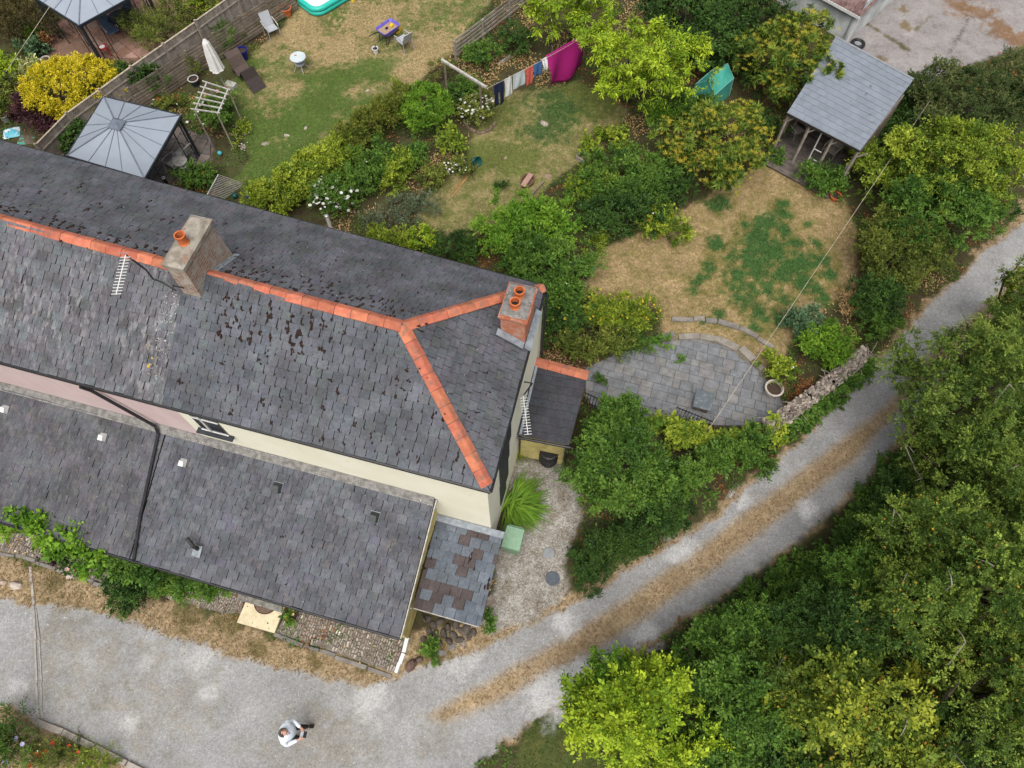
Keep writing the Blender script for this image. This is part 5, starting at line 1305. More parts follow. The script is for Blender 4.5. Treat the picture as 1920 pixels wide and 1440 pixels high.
# --- summerhouse
zf, zb_ = 2.3, 2.75
R0, R1, R2, R3 = P(1476, 211, zf), P(1613, 282, zf), P(1712, 150, zb_), P(1566, 70, zb_)
sh = thing('summerhouse', 'open fronted summerhouse with grey felt tiled roof', 'summerhouse', (R1[0], R1[1], 0))
S = lambda p: np.array(p) - np.array([R1[0], R1[1], 0])
rp = [S(R0), S(R1), S(R2), S(R3)]
MB().slab([p - np.array([0, 0, .02]) for p in rp], .08).build('roof', M['felt'], sh)
rf = [o for o in sh.children if o.name.startswith('roof')][0]
U_ = rp[1]-rp[0]; V_ = rp[3]-rp[0]; U2 = rp[2]-rp[3]; nrow, ncol = 15, 9; rt = np.random.default_rng(5)
for k in range(nrow):
    a = rp[0] + V_*k/nrow; b = rp[1] + (rp[2]-rp[1])*k/nrow; a2 = rp[0] + V_*(k+1.06)/nrow; b2 = rp[1] + (rp[2]-rp[1])*(k+1.06)/nrow
    off = .5*(k % 2)
    for j in range(-1, ncol):
        t0, t1 = max(0, (j+off)/ncol), min(1, (j+1+off)/ncol)
        if t1-t0 < .01: continue
        e_ = .0018; q = [a+(b-a)*(t0+e_), a+(b-a)*(t1-e_), a2+(b2-a2)*(t1-e_), a2+(b2-a2)*(t0+e_)]
        q = [p + np.array([0, 0, z_]) for p, z_ in zip(q, (.028, .028, .010, .010))]
        MB().slab(q, .014, tuple(np.ones(3)*rt.uniform(.95, 1.05))).build('felt_tile', M['felt_t'] if 'felt_t' in M else M.setdefault('felt_t', PM('grey_felt_tile_piece', (.215,.245,.285), (.19,.215,.25), 1.6, .75, .3, 50, attr=True, c3=(.10,.10,.11), scale3=2.6, lo3=.66, hi3=.74)), rf)
MB().bar(rp[3]+[0, 0, .03], rp[2]+[0, 0, .03], .1, .05).build('ridge_capping', M['steel'], sh)
MB().bar(rp[0]+[0, 0, -.05], rp[1]+[0, 0, -.05], .06, .1).build('gutter', M['iron'], sh); MB().bar(rp[0]+[0, 0, .0], rp[1]+[0, 0, .0], .03, .04).build('drip_edge', M['steel'], sh)
dk = [S(P(1455, 290)), S(P(1588, 340)), S(R2)*[1, 1, 0]*.9, S(P(1575, 165))]
fx = unit((rp[1]-rp[0])*[1, 1, 0]); fy = np.array([-fx[1], fx[0], 0])
W_ = np.linalg.norm((rp[1]-rp[0])[:2]); D_ = abs((rp[2]-rp[1]) @ fy)
for i in range(int((D_+.7)/.145)):
    q = -fx*W_*.5 + fy*(-.75 + (i+.5)*.145); MB().box((q[0], q[1], .16), (W_*.96, .135, .03), rz=math.atan2(fx[1], fx[0]), col=tuple(np.ones(3)*rt.uniform(.75, 1.2))).build('deck_board', M['deck'], sh)
for t in (.02, .36, .68, .98):
    q = -fx*W_*t + fy*.12; MB().bar((q[0], q[1], 0), (q[0], q[1], zf-.05), .09).build('post', M['timber_old'], sh)
    MB().bar((q[0]+fx[0]*.02, q[1], zf-.5), (q[0]+fx[0]*.35, q[1]+fx[1]*.35, zf-.08), .05).build('brace', M['timber_old'], sh)
for a_, b_ in ((0, D_), ): pass
bw = MB(); q = -fx*W_*.5 + fy*(D_-.25); bw.box((q[0], q[1], 1.3), (W_*.95, .05, 2.5), rz=math.atan2(fx[1], fx[0])); bw.build('back_wall', M['timber_old'], sh)
for t in (.01, .99):
    q = -fx*W_*t + fy*(D_*.55); MB().box((q[0], q[1], 1.15), (.05, D_*.75, 2.2), rz=math.atan2(fx[1], fx[0])).build('side_wall', M['timber'], sh)
for (t, z0, z1) in ((.42, .8, 1.9),):
    a = -fx*W_*.52 + fy*.3
    MB().bar(a+[0, 0, .2], a+[0, 0, 2.0], .04).build('ladder_rail', M['white'], sh)
    for zz in (.6, 1.1): MB().bar(a+[0, 0, zz], a+fx*.35+[0, 0, zz], .03).build('ladder_rung', M['white'], sh)
so_ = S(P(1484, 312)); 
for i in range(4): MB().box((so_[0]-fy[0]*(i-1.5)*-.145, so_[1]+fy[1]*(i-1.5)*.145, .1), (1.0, .135, .06), rz=math.atan2(fx[1], fx[0]), col=(1.7, 1.5, 1.3)).build('step_board', M['deck'], sh)
q = S(P(1590, 312, .4)); MB().box((q[0], q[1], .4), (.06, 1.0, .8), rz=math.atan2(fx[1], fx[0])).build('side_panel', M['offwhite'], sh)

# --- garage
ga = P(1585, 78); gh = zof(ga, 1611, 27); gx_ = thing('garage', 'white rendered garage with rusty corrugated roof', 'garage', ga, ang_px((1585,78),(1535,50)))
MB().box((2.0, -2.2, gh/2), (4.0, 4.4, gh)).build('wall', M['greywall'], gx_)
nC = 60; v = []
for i in range(nC+1):
    x = -.22 + 4.4*i/nC; z = gh + .08 + .05*math.sin(i*PI/1.0+.5*PI)
    v += [(x, .22, z-.05), (x, -4.6, z+.5)]
MB().add(v, [(2*i, 2*i+2, 2*i+3, 2*i+1) for i in range(nC)]).build('corrugated_roof', M['corrugated'], gx_, True)
MB().bar((-.22, .2, gh-.02), (4.2, .2, gh-.02), .04, .13).build('fascia', M['white'], gx_)
MB().box((-.025, -1.5, .95), (.04, 2.4, 1.9)).build('garage_door', M['greywall'], gx_)
MB().bar((-.04, -.12, 0), (-.04, -.12, gh-.05), .12).build('door_frame', M['white'], gx_); MB().tube([(.12, .06, gh-.05), (.12, .06, 0)], .04, 8).build('downpipe', M['steel'], gx_)
c = P(1607, 85); ty = thing('tyre', 'black tyre behind the summerhouse roof', 'tyre', (c[0], c[1], 0)); MB().tube([(.26*math.cos(a), .26*math.sin(a), .09) for a in np.linspace(0, 2*PI, 21)], .09, 8).build('tread', M['black'], ty, True); MB().lathe([(.18, .05), (.17, .1), (.05, .09)], 16).build('rim', M['steel'], ty)

# --- patio block, railings
c = P(1319, 750, .42); sb = thing('stone_table', 'slate topped stone block table on the patio', 'table', (c[0], c[1], 0), -.3)
MB().box((0, 0, .19), (.5, .58, .38)).build('base', M['rubble'], sb); MB().box((0, 0, .41), (.62, .72, .06)).build('table_top', PM('slate_top', (.10,.12,.135), (.2,.21,.21), 6, .6, .2, lo=.5, hi=.7), sb)
def railing(label, p0, p1, h=.85):
    a, b = P(*p0, h), P(*p1, h); d = b-a; d[2] = 0; L_ = np.hypot(d[0], d[1]); o = thing('iron_railing', label, 'railing', (a[0], a[1], 0), math.atan2(d[1], d[0]))
    MB().bar((0, 0, h-.08), (L_, 0, h-.08), .03).build('top_rail', M['iron'], o); MB().bar((0, 0, .12), (L_, 0, .12), .03).build('bottom_rail', M['iron'], o)
    for x in np.arange(0, L_, .11): MB().bar((x, 0, .05), (x, 0, h), .018).build('baluster', M['iron'], o)
railing('black iron railing along the lower patio edge', (1270,762), (1340,790)); railing('short black iron railing beside the porch', (1098,735), (1126,748))

# --- aerials
def aerial(label, root_pt, tip_pt, n, half, mast=None):
    a, b = np.array(root_pt), np.array(tip_pt); o = thing('television_aerial', label, 'aerial', a); d = b-a; L_ = np.linalg.norm(d); u = d/L_; sx = unit(np.cross(u, [0, 0, 1.]))
    MB().bar((0, 0, 0), d, .022).build('boom', M['white'], o)
    for i in range(n):
        q = d*(.06 + .93*i/(n-1)); MB().bar(q-sx*half, q+sx*half, .013).build('element', M['white'], o)
    q = d*.03
    MB().bar(q-sx*half*1.1+[0, 0, .12], q+sx*half*1.1+[0, 0, .12], .012).bar(q-sx*half*1.1-[0, 0, .12], q+sx*half*1.1-[0, 0, .12], .012).build('reflector', M['steel'], o)
    if mast is not None: MB().tube([np.array(m)-a for m in mast], .022, 8).build('mast', M['iron'], o)
mb_ = P(287, 523, 7.9); zm = zof(mb_, 237, 476, 8, 12); zm = min(zm, 9.6)
ra_ = P(236, 478, zm); ta_ = P(218, 552, zm)
aerial('white aerial on a black mast beside the old chimney', ra_, ta_, 13, .12, [P(330, 545, 7.9), P(305, 530, 8.0), P(287, 523, 8.0), (mb_[0], mb_[1], 8.3), ra_])
MB().bar(P(322, 535, 7.95)-ra_, P(345, 540, 8.1)-ra_, .025).build('bracket', M['iron'], bpy.data.objects['television_aerial'])
r2, t2 = P(981, 742, 4.6), P(990, 815, 4.6)
aerial('white aerial over the porch on the east wall', r2, t2, 14, .11, [HW(-.1, 3.9, 4.4), HW(.15, 3.9, 4.45), r2])
# --- overhead wires
def wire(label, pts, r):
    a = np.array(pts[0]); o = thing('overhead_wire', label, 'wire', (a[0], a[1], 0)); q = [np.array(p)-[a[0], a[1], 0] for p in pts]
    MB().tube(q, r, 5).build('cable', M['rope'], o); 
    for p in (q[0], q[-1]): MB().tube([(p[0], p[1], 0), (p[0], p[1], p[2]+.05)], .03, 6).build('stake', M['bark'], o)
A_, B_ = P(1328, 806, 1.25), P(1744, 188, 2.2)
wire('pale overhead wire slanting across the right lawn', [A_ + (B_-A_)*t for t in np.linspace(0, 1, 9)], .009)
A_, B_ = P(10, 136, 1.6), P(108, -10, 2.6)
wire('pale wire crossing the top left garden corner', [A_ + (B_-A_)*t for t in np.linspace(0, 1, 5)], .011)

# --- person with a controller, seen from above
def skin_obj(name, verts, edges, radii, mat, parent, root=0, sub=2):
    me = bpy.data.meshes.new(name); me.from_pydata([tuple(v) for v in verts], edges, []); me.materials.append(mat)
    o = bpy.data.objects.new(name, me); COL.objects.link(o); o.parent = parent
    m = o.modifiers.new('skin', 'SKIN'); m.use_smooth_shade = True
    if not me.skin_vertices: 
        lay = me.attributes.get('skin_data')
    for i, sv in enumerate(me.skin_vertices[0].data):
        rr = radii[i]; sv.radius = rr if hasattr(rr, '__len__') else (rr, rr); sv.use_root = (i == root)
    s = o.modifiers.new('smooth', 'SUBSURF'); s.levels = sub; s.render_levels = sub
    return o
pf = P(560, 1373); pe = thing('person', 'person in a pale blue shirt and dark trousers walking on the lane', 'person', (pf[0], pf[1], 0), -.12)
pe.scale = (1.08, 1.08, 1.08)
J = dict(pel=(0,0,.95), spn=(.0,0,1.15), chs=(.02,0,1.36), nck=(.06,0,1.50), hdb=(.09,-.005,1.57), hdt=(.10,-.01,1.72),
         shL=(0,.19,1.42), elL=(.08,.29,1.17), wrL=(.32,.14,1.12), haL=(.39,.10,1.12), shR=(0,-.19,1.42), elR=(.08,-.29,1.17), wrR=(.32,-.15,1.12), haR=(.39,-.11,1.12),
         hpL=(0,.10,.92), knL=(.15,.14,.52), anL=(.24,.17,.10), toL=(.40,.19,.05), hpR=(0,-.10,.92), knR=(.08,-.11,.50), anR=(-.02,-.12,.11), toR=(.15,-.13,.05))
def sub_skel(parts, scale=1.0):
    ids = {}; vs = []; es = []; rs = []
    for a, b in parts:
        for n_ in (a, b):
            if n_ not in ids: ids[n_] = len(vs); vs.append(J[n_]); rs.append(RAD[n_])
        es.append((ids[a], ids[b]))
    return vs, es, [tuple(x*scale for x in (q if hasattr(q, '__len__') else (q, q))) for q in rs]
RAD = dict(pel=(.12,.10), spn=(.11,.09), chs=(.11,.09), nck=.055, hdb=.075, hdt=.085, shL=.05, elL=.045, wrL=.032, haL=.036, shR=.05, elR=.045, wrR=.032, haR=.036,
           hpL=.085, knL=.06, anL=.045, toL=.035, hpR=.085, knR=.06, anR=.045, toR=.035)
FULL = [('pel','spn'),('spn','chs'),('chs','nck'),('nck','hdb'),('hdb','hdt'),('chs','shL'),('shL','elL'),('elL','wrL'),('wrL','haL'),('chs','shR'),('shR','elR'),('elR','wrR'),('wrR','haR'),('pel','hpL'),('hpL','knL'),('knL','anL'),('anL','toL'),('pel','hpR'),('hpR','knR'),('knR','anR'),('anR','toR')]
for s, S_ in ((1, 'L'), (-1, 'R')):
    h = np.array(J['ha'+S_])
    for i in range(4):
        a = 'f%d%sa' % (i, S_); b = 'f%d%sb' % (i, S_); off = (i-1.5)*.02
        J[a] = tuple(h + [.05 - .006*abs(i-1.4), -s*.015 + s*off*.4, .01 - off]); J[b] = tuple(h + [.06 - .01*abs(i-1.4), -s*.055, .0 - off]); RAD[a] = .010; RAD[b] = .008
        FULL += [('ha'+S_, a), (a, b)]
    J['t'+S_] = tuple(h + [.02, -s*.045, .045]); RAD['t'+S_] = .011; FULL += [('ha'+S_, 't'+S_)]
vs, es, rs = sub_skel(FULL); body = skin_obj('body', vs, es, rs, M['skin'], pe)
sh_m = MB(); n = 18; v = []; prf = [(.86, .0, .17, .20), (.95, .0, .19, .21), (1.12, .02, .21, .23), (1.30, .03, .20, .26), (1.40, .025, .16, .26), (1.455, .03, .12, .21), (1.49, .05, .075, .085)]
for (z, cx, rx, ry) in prf: v += [(cx + rx*math.cos(i*2*PI/n), ry*math.sin(i*2*PI/n)*(1 + .02*math.sin(5*i)), z) for i in range(n)]
f = [(i*n+j, i*n+(j+1) % n, (i+1)*n+(j+1) % n, (i+1)*n+j) for i in range(len(prf)-1) for j in range(n)]
sh_m.add(v, f)
sh_o = sh_m.build('shirt', M['shirt'], pe, True); ss_ = sh_o.modifiers.new('smooth', 'SUBSURF'); ss_.levels = ss_.render_levels = 1
for S_ in 'LR':
    vs, es, rs = sub_skel([('sh'+S_, 'el'+S_), ('el'+S_, 'wr'+S_)], 1.45); skin_obj('sleeve', vs, es, rs, M['shirt'], sh_o)
MB().tube([(.05+.07*math.cos(a), .078*math.sin(a), 1.49) for a in np.linspace(0, 2*PI, 13)], .016, 6).build('collar', M['shirt'], sh_o, True)
vs, es, rs = sub_skel([('pel','hpL'),('hpL','knL'),('knL','anL'),('pel','hpR'),('hpR','knR'),('knR','anR')], 1.22); skin_obj('trousers', vs, es, rs, M['trousers'], pe)
for S_ in 'LR':
    vs, es, rs = sub_skel([('an'+S_, 'to'+S_)], 1.35); skin_obj('shoe', vs, es, rs, M['shoe'], pe)
hr = [( .10+.105*math.cos(a), -.01+.09*math.sin(a), 1.70 - .02*math.cos(a)) for a in np.linspace(PI*.45, PI*1.55, 9)]
MB().tube(hr, [.02, .03, .035, .035, .035, .035, .035, .03, .02], 8).build('hair', PM('hair', (.07,.045,.035), (.11,.08,.06), 20, .8), pe, True)
MB().tube([(.205, -.01, 1.66), (.225, -.01, 1.645), (.21, -.01, 1.63)], [.012, .02, .012], 6).build('nose', M['skin'], pe, True)
for s in (-1, 1):
    MB().lathe([(.002, 0), (.016, .006), (.014, .02), (.002, .026)], 8, (.10, -.01+s*.098, 1.63)).build('ear', M['skin'], pe); MB().lathe([(.001, -.01), (.012, 0), (.001, .01)], 8, (.19, -.01+s*.035, 1.665)).build('eye', M['black'], pe)
MB().box((.195, -.01, 1.60), (.02, .05, .012)).build('mouth', M['coral'], pe)
rc = thing('remote_controller', 'grey drone controller held by the person on the lane', 'controller', pf + np.array([.44, -.06, 1.22]), -.12)
MB().box((0, 0, 0), (.12, .2, .04), ry=.3).build('body', M['sling'], rc); MB().box((.08, 0, .035), (.09, .16, .015), ry=.5).build('phone', M['black'], rc)
for s in (-1, 1): MB().tube([(-.02, s*.06, .02), (-.02, s*.06, .05)], .008, 6).build('stick', M['black'], rc)
# orange cushion on the chair by the vine
c = P(178, 1045, .47); cu = thing('cushion', 'orange patterned cushion on the white framed chair', 'cushion', (c[0], c[1], .45)); MB().add(*stone_mesh(rs_, .2, .18, .1)).build('pad', PM('cushion', (.6,.3,.06), (.45,.12,.04), 14, .9), cu)
# ------------------------------------------------------------------ vegetation
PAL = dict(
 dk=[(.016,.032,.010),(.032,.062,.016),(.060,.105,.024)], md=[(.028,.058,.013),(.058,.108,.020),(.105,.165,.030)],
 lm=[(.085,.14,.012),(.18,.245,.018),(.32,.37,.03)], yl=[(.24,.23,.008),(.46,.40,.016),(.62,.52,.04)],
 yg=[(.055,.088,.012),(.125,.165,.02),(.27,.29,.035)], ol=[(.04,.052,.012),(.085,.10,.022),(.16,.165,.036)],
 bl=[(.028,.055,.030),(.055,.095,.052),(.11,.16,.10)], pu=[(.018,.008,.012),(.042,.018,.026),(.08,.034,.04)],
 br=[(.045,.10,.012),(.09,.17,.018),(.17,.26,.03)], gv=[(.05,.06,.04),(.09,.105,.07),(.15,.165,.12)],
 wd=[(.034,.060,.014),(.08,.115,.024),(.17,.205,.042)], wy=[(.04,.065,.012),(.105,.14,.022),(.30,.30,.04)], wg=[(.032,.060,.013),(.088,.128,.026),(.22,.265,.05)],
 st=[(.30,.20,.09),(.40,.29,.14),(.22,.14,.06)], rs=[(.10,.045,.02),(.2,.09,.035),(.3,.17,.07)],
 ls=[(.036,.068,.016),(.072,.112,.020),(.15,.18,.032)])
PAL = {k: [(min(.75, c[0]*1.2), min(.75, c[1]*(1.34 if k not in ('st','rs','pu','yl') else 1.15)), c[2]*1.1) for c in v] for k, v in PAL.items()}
KIND = dict(fine=(.060,.036,6,.15,.0), mid=(.095,.055,6,.22,.1), broad=(.135,.085,5,.24,.15), pinn=(.16,.05,9,.38,.55),
            whorl=(.20,.042,9,.10,.05), willow=(.12,.026,8,.32,.25), feather=(.075,.022,8,.26,.1), ivy=(.085,.075,5,.14,.3))
VEG_SEED = [100]
M['twig'] = PM('bleached_twig', (.34, .30, .26), (.22, .19, .16), 12, .9)
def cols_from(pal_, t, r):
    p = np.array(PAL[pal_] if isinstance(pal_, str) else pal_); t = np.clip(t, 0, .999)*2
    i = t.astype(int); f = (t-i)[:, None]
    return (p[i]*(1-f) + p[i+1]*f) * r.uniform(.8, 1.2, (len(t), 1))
def foliage(r, lobes, n, kind, pal_, up=.35, accent=None):
    """lobes (k,6): centre, radii -> leaf arrays in sprays"""
    L0, W0, k, tl, droop = KIND[kind]; T = max(4, n//k)
    lobes = np.asarray(lobes); w = lobes[:, 3]*lobes[:, 4]; li = r.choice(len(lobes), T, p=w/w.sum())
    nt = max(3, T//7); tl_i = r.choice(len(lobes), nt, p=w/w.sum()); tu = r.integers(0, nt, T); li = tl_i[tu]
    td0 = unit(r.normal(0, 1, (nt, 3))*np.array([1, 1, .9]) + np.array([0, 0, .6]))
    tb = lobes[tl_i, :3] + td0*lobes[tl_i, 3:]*(1 - .5*r.random((nt, 1))**2.5)
    tsz = np.clip(lobes[tl_i, 3], .1, .5)[:, None]
    dd = td0[tu]
    td = unit(dd*.75 + np.array([0, 0, up]) + r.normal(0, .62, (T, 3)))
    base = tb[tu] + td*tsz[tu]*r.uniform(-.05, .30, (T, 1))
    base[:, 2] = np.maximum(base[:, 2], .04)
    tuft_t = r.normal(0, .16, nt)[tu]
    lobt = r.normal(.47, .2, len(lobes))[li] + tuft_t + r.normal(0, .06, T)
    tlen = tl*r.uniform(.6, 1.3, T)
    j = np.tile(np.arange(k), T); ti = np.repeat(np.arange(T), k); fr = j/(k-1)
    sv = unit(np.cross(td, unit(r.normal(0, .5, (T, 3)) + np.array([0, 0, 1.]))))
    if kind == 'whorl':
        ph = r.uniform(0, 2*PI, T)[ti] + j*2*PI/k
        bv = unit(np.cross(td, sv))
        d = td[ti]*.45 + (sv[ti]*np.cos(ph)[:, None] + bv[ti]*np.sin(ph)[:, None])*.9
        p = base[ti] + td[ti]*(fr*tlen[ti]*.6)[:, None]
    else:
        sg = np.where(j % 2 == 0, 1., -1.)[:, None]
        d = td[ti]*.55 + sv[ti]*sg*(.95 - .7*fr[:, None]) + r.normal(0, .18, (T*k, 3))
        p = base[ti] + td[ti]*(fr*tlen[ti])[:, None] - np.array([0, 0, 1])*(droop*.25*tlen[ti]*fr**2)[:, None]
    d = unit(d - np.array([0, 0, 1])*droop*.8)
    nn = unit(np.array([0, 0, .75]) + dd[ti]*.45 + r.normal(0, .35, (T*k, 3)))
    nn = unit(nn - d*(nn*d).sum(1, keepdims=True))
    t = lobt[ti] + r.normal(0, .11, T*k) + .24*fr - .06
    if accent is not None and kind == 'whorl': t = np.where(fr > .55, t + .35, t)
    sz = np.clip(np.exp(r.normal(-.05, .28, T)), .55, 1.7)[ti]*r.uniform(.75, 1.2, T*k)
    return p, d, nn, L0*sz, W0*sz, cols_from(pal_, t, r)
def make_lobes(r, ax, zc, lobe, dome=False):
    a, b, c = ax
    if dome:
        n = int(np.clip(5*(a*b + .5*(a+b)*c)/lobe**2, 20, 220)); d = unit(r.normal(0, 1, (n, 3)) + np.array([0, 0, .5])); lr = lobe*r.uniform(.8, 1.1, (n, 1))
        cen = d*np.maximum(np.array([[a, b, c]]) - lr*.9, .05)*r.uniform(.94, 1.03, (n, 1)) + np.array([0, 0, zc])
        return np.concatenate([cen, lr, lr, lr], 1)
    n = int(np.clip(2.2*(a*b + .5*(a+b)*c)/lobe**2*.8, 5, 90))
    d = unit(r.normal(0, 1, (n, 3)) + np.array([0, 0, .35])); f = r.uniform(.45, .98, (n, 1))**.6
    ang = np.arctan2(d[:, 1], d[:, 0]); wav = (1 + .13*np.sin(ang*3 + r.uniform(0, 6)) + .09*np.sin(ang*5 + r.uniform(0, 6)))[:, None]
    lr = lobe*r.uniform(.55, 1.15, (n, 1))
    cen = d*f*np.maximum(np.array([[a, b, c]]) - lr*.75, .05)*wav + np.array([0, 0, zc])
    return np.concatenate([cen, lr, lr, lr*.85], 1)
def flower_mesh(r, pts, size, col, parent, name='flower', wf=.9, rise=.35):
    n = len(pts); k = 6
    a = np.tile(np.arange(k)*2*PI/k, n) + np.repeat(r.uniform(0, 1, n), k)
    tilt = r.normal(0, .25, (n, 3)); up = unit(np.array([0, 0, 1.]) + tilt)
    U = unit(np.cross(up, np.array([1., .2, 0]))); Vv = np.cross(up, U)
    d = U.repeat(k, 0)*np.cos(a)[:, None] + Vv.repeat(k, 0)*np.sin(a)[:, None] + up.repeat(k, 0)*rise
    c = np.repeat(np.array(col)[r.integers(0, len(col), n)], k, 0)*r.uniform(.85, 1.1, (n*k, 1))
    s = np.repeat(size*r.uniform(.7, 1.3, n), k)
    o = leafmesh(name, pts.repeat(k, 0), d, up.repeat(k, 0), s, s*wf, c, M['petal'], parent, .15)
    return tag(o, kind='stuff')
def stems(r, ax, zc, h, parent, name='trunk', thick=None, n=5, foot=(0, 0)):
    mb = MB(); t = thick or max(.02, h*.022); top = (r.normal(0, .05)*h, r.normal(0, .05)*h, zc*.75)
    mb.tube([(foot[0], foot[1], -.1), (top[0]*.5+foot[0]*.4, top[1]*.5+foot[1]*.4, top[2]*.5), top], [t*1.3, t, t*.75], 7)
    for i in range(n):
        a = i*2*PI/n + r.uniform(0, .8); q = (ax[0]*.7*math.cos(a), ax[1]*.7*math.sin(a), zc + r.uniform(-.1, .5)*ax[2])
        s = r.uniform(.35, .9); m = [top[k]*s for k in range(3)]
        mid = [(m[k]+q[k])/2 + (.08*h if k == 2 else r.normal(0, .04)*h) for k in range(3)]
        mb.tube([m, mid, q], [t*.6, t*.4, t*.15], 5)
    return mb.build(name, M['bark'], parent)
def V(name, label, px, py, rx, ry, h, kind='mid', pal_='md', dens=1.0, lobe=None, cat='shrub', fl=None, zc=None, cz=None, base=0.0, group=None, up=.35, tree=False, dome=False):
    """plant whose crown shows at px,py with radii rx,ry (photo px); h its real height"""
    VEG_SEED[0] += 1; r = np.random.default_rng(VEG_SEED[0])
    zc = zc if zc is not None else h*.52; c = P(px, py, base+zc); s = SC(px, py, base+zc)
    gr_ = 1.17; ax = (rx*gr_/s, ry*gr_/s*1.05, cz if cz is not None else max(.12, h-zc)*.95)
    o = thing(name, label, cat, (c[0], c[1], base), 0, group)
    lb = lobe or float(np.clip(min(ax[0], ax[1])*.36, .14, .55))
    lobes = make_lobes(r, ax, zc, lb, dome)
    n = int(dens*1150*(PI*ax[0]*ax[1]*.75 + .5*PI*(ax[0]+ax[1])*ax[2]*.5)); L0 = KIND[kind][0]
    n = int(n*np.clip((.09/L0)**1.3, .45, 1.7))
    arr = foliage(r, lobes, n, kind, pal_, up, True)
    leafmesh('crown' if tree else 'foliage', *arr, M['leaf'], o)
    fo_ = c[:2]/np.hypot(c[0], c[1])*.42*zc if tree else (0, 0)
    stems(r, ax, zc, h, o, 'trunk' if tree else 'stem', foot=fo_)
    if tree and pal_ in ('wg', 'wy', 'wd', 'ol'):
        for _ in range(4):
            q = lobes[int(r.integers(0, len(lobes)))]; e = q[:3] + np.array([r.normal(0, .3), r.normal(0, .3), q[5] + r.uniform(.02, .18)])
            d_ = np.array([r.normal(0, .35), r.normal(0, .35), r.uniform(-.05, .1)])
            MB().tube([q[:3], e, e + d_*.5 + np.array([0, 0, .04]), e + d_], [.022, .016, .012, .005], 5).build('dead_branch', M['twig'], o)
    if fl:
        for (col, cnt, size, *ex) in fl:
            li = r.integers(0, len(lobes), cnt); dd = unit(r.normal(0, 1, (cnt, 3)) + np.array([0, 0, 1.1]))
            flower_mesh(r, lobes[li, :3] + dd*(lobes[li, 3:] + .06), size, col, o, *(('catkin', .2, .7) if ex else ()))
    return o
def strap(name, label, px, py, rad, n, Ln, pal_, cat='plant', w=.03, h=.5, fan=None):
    """clump of arching strap leaves"""
    VEG_SEED[0] += 1; r = np.random.default_rng(VEG_SEED[0]); c = P(px, py, .2)
    o = thing(name, label, cat, (c[0], c[1], 0))
    a = r.uniform(0, 2*PI, n) if fan is None else r.uniform(fan[0], fan[1], n)
    L_ = Ln*r.uniform(.6, 1.15, n); el = r.uniform(.5, 1.35, n)
    b = np.stack([r.normal(0, rad*.3, n), r.normal(0, rad*.3, n), np.zeros(n)], 1)
    hd = np.stack([np.cos(a), np.sin(a), np.zeros(n)], 1); sd_ = np.stack([-np.sin(a), np.cos(a), np.zeros(n)], 1)
    S = 5; rows = []
    for i in range(S+1):
        t = i/S; ho = np.cos(el)*t + .45*t*t*np.sin(el); ve = np.sin(el)*t - .75*t*t*np.sin(el)*1.0
        ctr = b + hd*(ho*L_)[:, None] + np.array([0, 0, 1])*(ve*L_*h*2)[:, None]
        ww = w*(1 - t**2.2)*r.uniform(.8, 1.2)
        rows.append((ctr - sd_*ww/2, ctr + sd_*ww/2))
    v = np.stack([x for pr in rows for x in pr], 1); f = []
    base_ = np.array([[2*i, 2*i+1, 2*i+3, 2*i+2] for i in range(S)])
    f = (base_[None] + np.arange(n)[:, None, None]*(2*S+2)).reshape(-1, 4)
    cc = np.repeat(cols_from(pal_, r.normal(.5, .2, n), r), S, 0)
    link('leaf_clump', npmesh('leaf_clump', v.reshape(-1, 3), f, cc), o, M['leaf'])
    return o
def hedge(name, label, path, wpx, h, kind, pal_, dens=1.0, cat='hedge', fl=None, lobe=.3, zc=None):
    """hedge whose top centre line follows photo px points"""
    VEG_SEED[0] += 1; r = np.random.default_rng(VEG_SEED[0]); zc = zc if zc is not None else h*.6
    pts = [P(x, y, zc) for x, y in path]; s = SC(*path[len(path)//2], zc)
    o0 = pts[0]; o = thing(name, label, cat, (o0[0], o0[1], 0)); lob = []; Ltot = 0
    for i in range(len(pts)-1):
        d = pts[i+1]-pts[i]; L_ = np.linalg.norm(d); Ltot += L_
        wid = wpx/s; m = int(max(2, L_*wid/lobe**2*.75))
        for _ in range(m):
            q = pts[i] + d*r.random(); sd_ = np.array([-d[1], d[0], 0])/L_
            sv_ = r.uniform(-.5, .5); q = q + sd_*sv_*wid*.85; z = (h-lobe*.9)*(1 - 6*abs(sv_)**3)*(1 if r.random() < .65 else r.uniform(.35, .9)); lr = lobe*r.uniform(.75, 1.15)
            lob.append([q[0]-o0[0], q[1]-o0[1], max(z, .1), lr, lr, lr*.8])
    lob = np.array(lob); n = int(dens*1300*Ltot*(wid + h*.7)*np.clip((.09/KIND[kind][0])**1.3, .45, 1.7))
    leafmesh('foliage', *foliage(r, lob, n, kind, pal_, .35), M['leaf'], o)
    for i in range(max(3, int(Ltot/1.2))):
        q = lob[int(r.integers(0, len(lob)))]; MB().tube([(q[0], q[1], -.05), (q[0]+.05, q[1], q[2])], [.03, .012], 5).build('stem', M['bark'], o)
    if fl:
        for (col, cnt, size) in fl:
            li = r.integers(0, len(lob), cnt); dd = unit(r.normal(0, 1, (cnt, 3)) + np.array([0, 0, 1.1]))
            flower_mesh(r, lob[li, :3] + dd*(lob[li, 3:] + .05), size, col, o)
    return o
WHITE = [(.78,.77,.72),(.7,.7,.62)]; YEL = [(.75,.55,.03),(.7,.6,.06)]; PINK = [(.75,.08,.3),(.7,.2,.38)]; ORG = [(.6,.2,.03),(.5,.1,.02)]

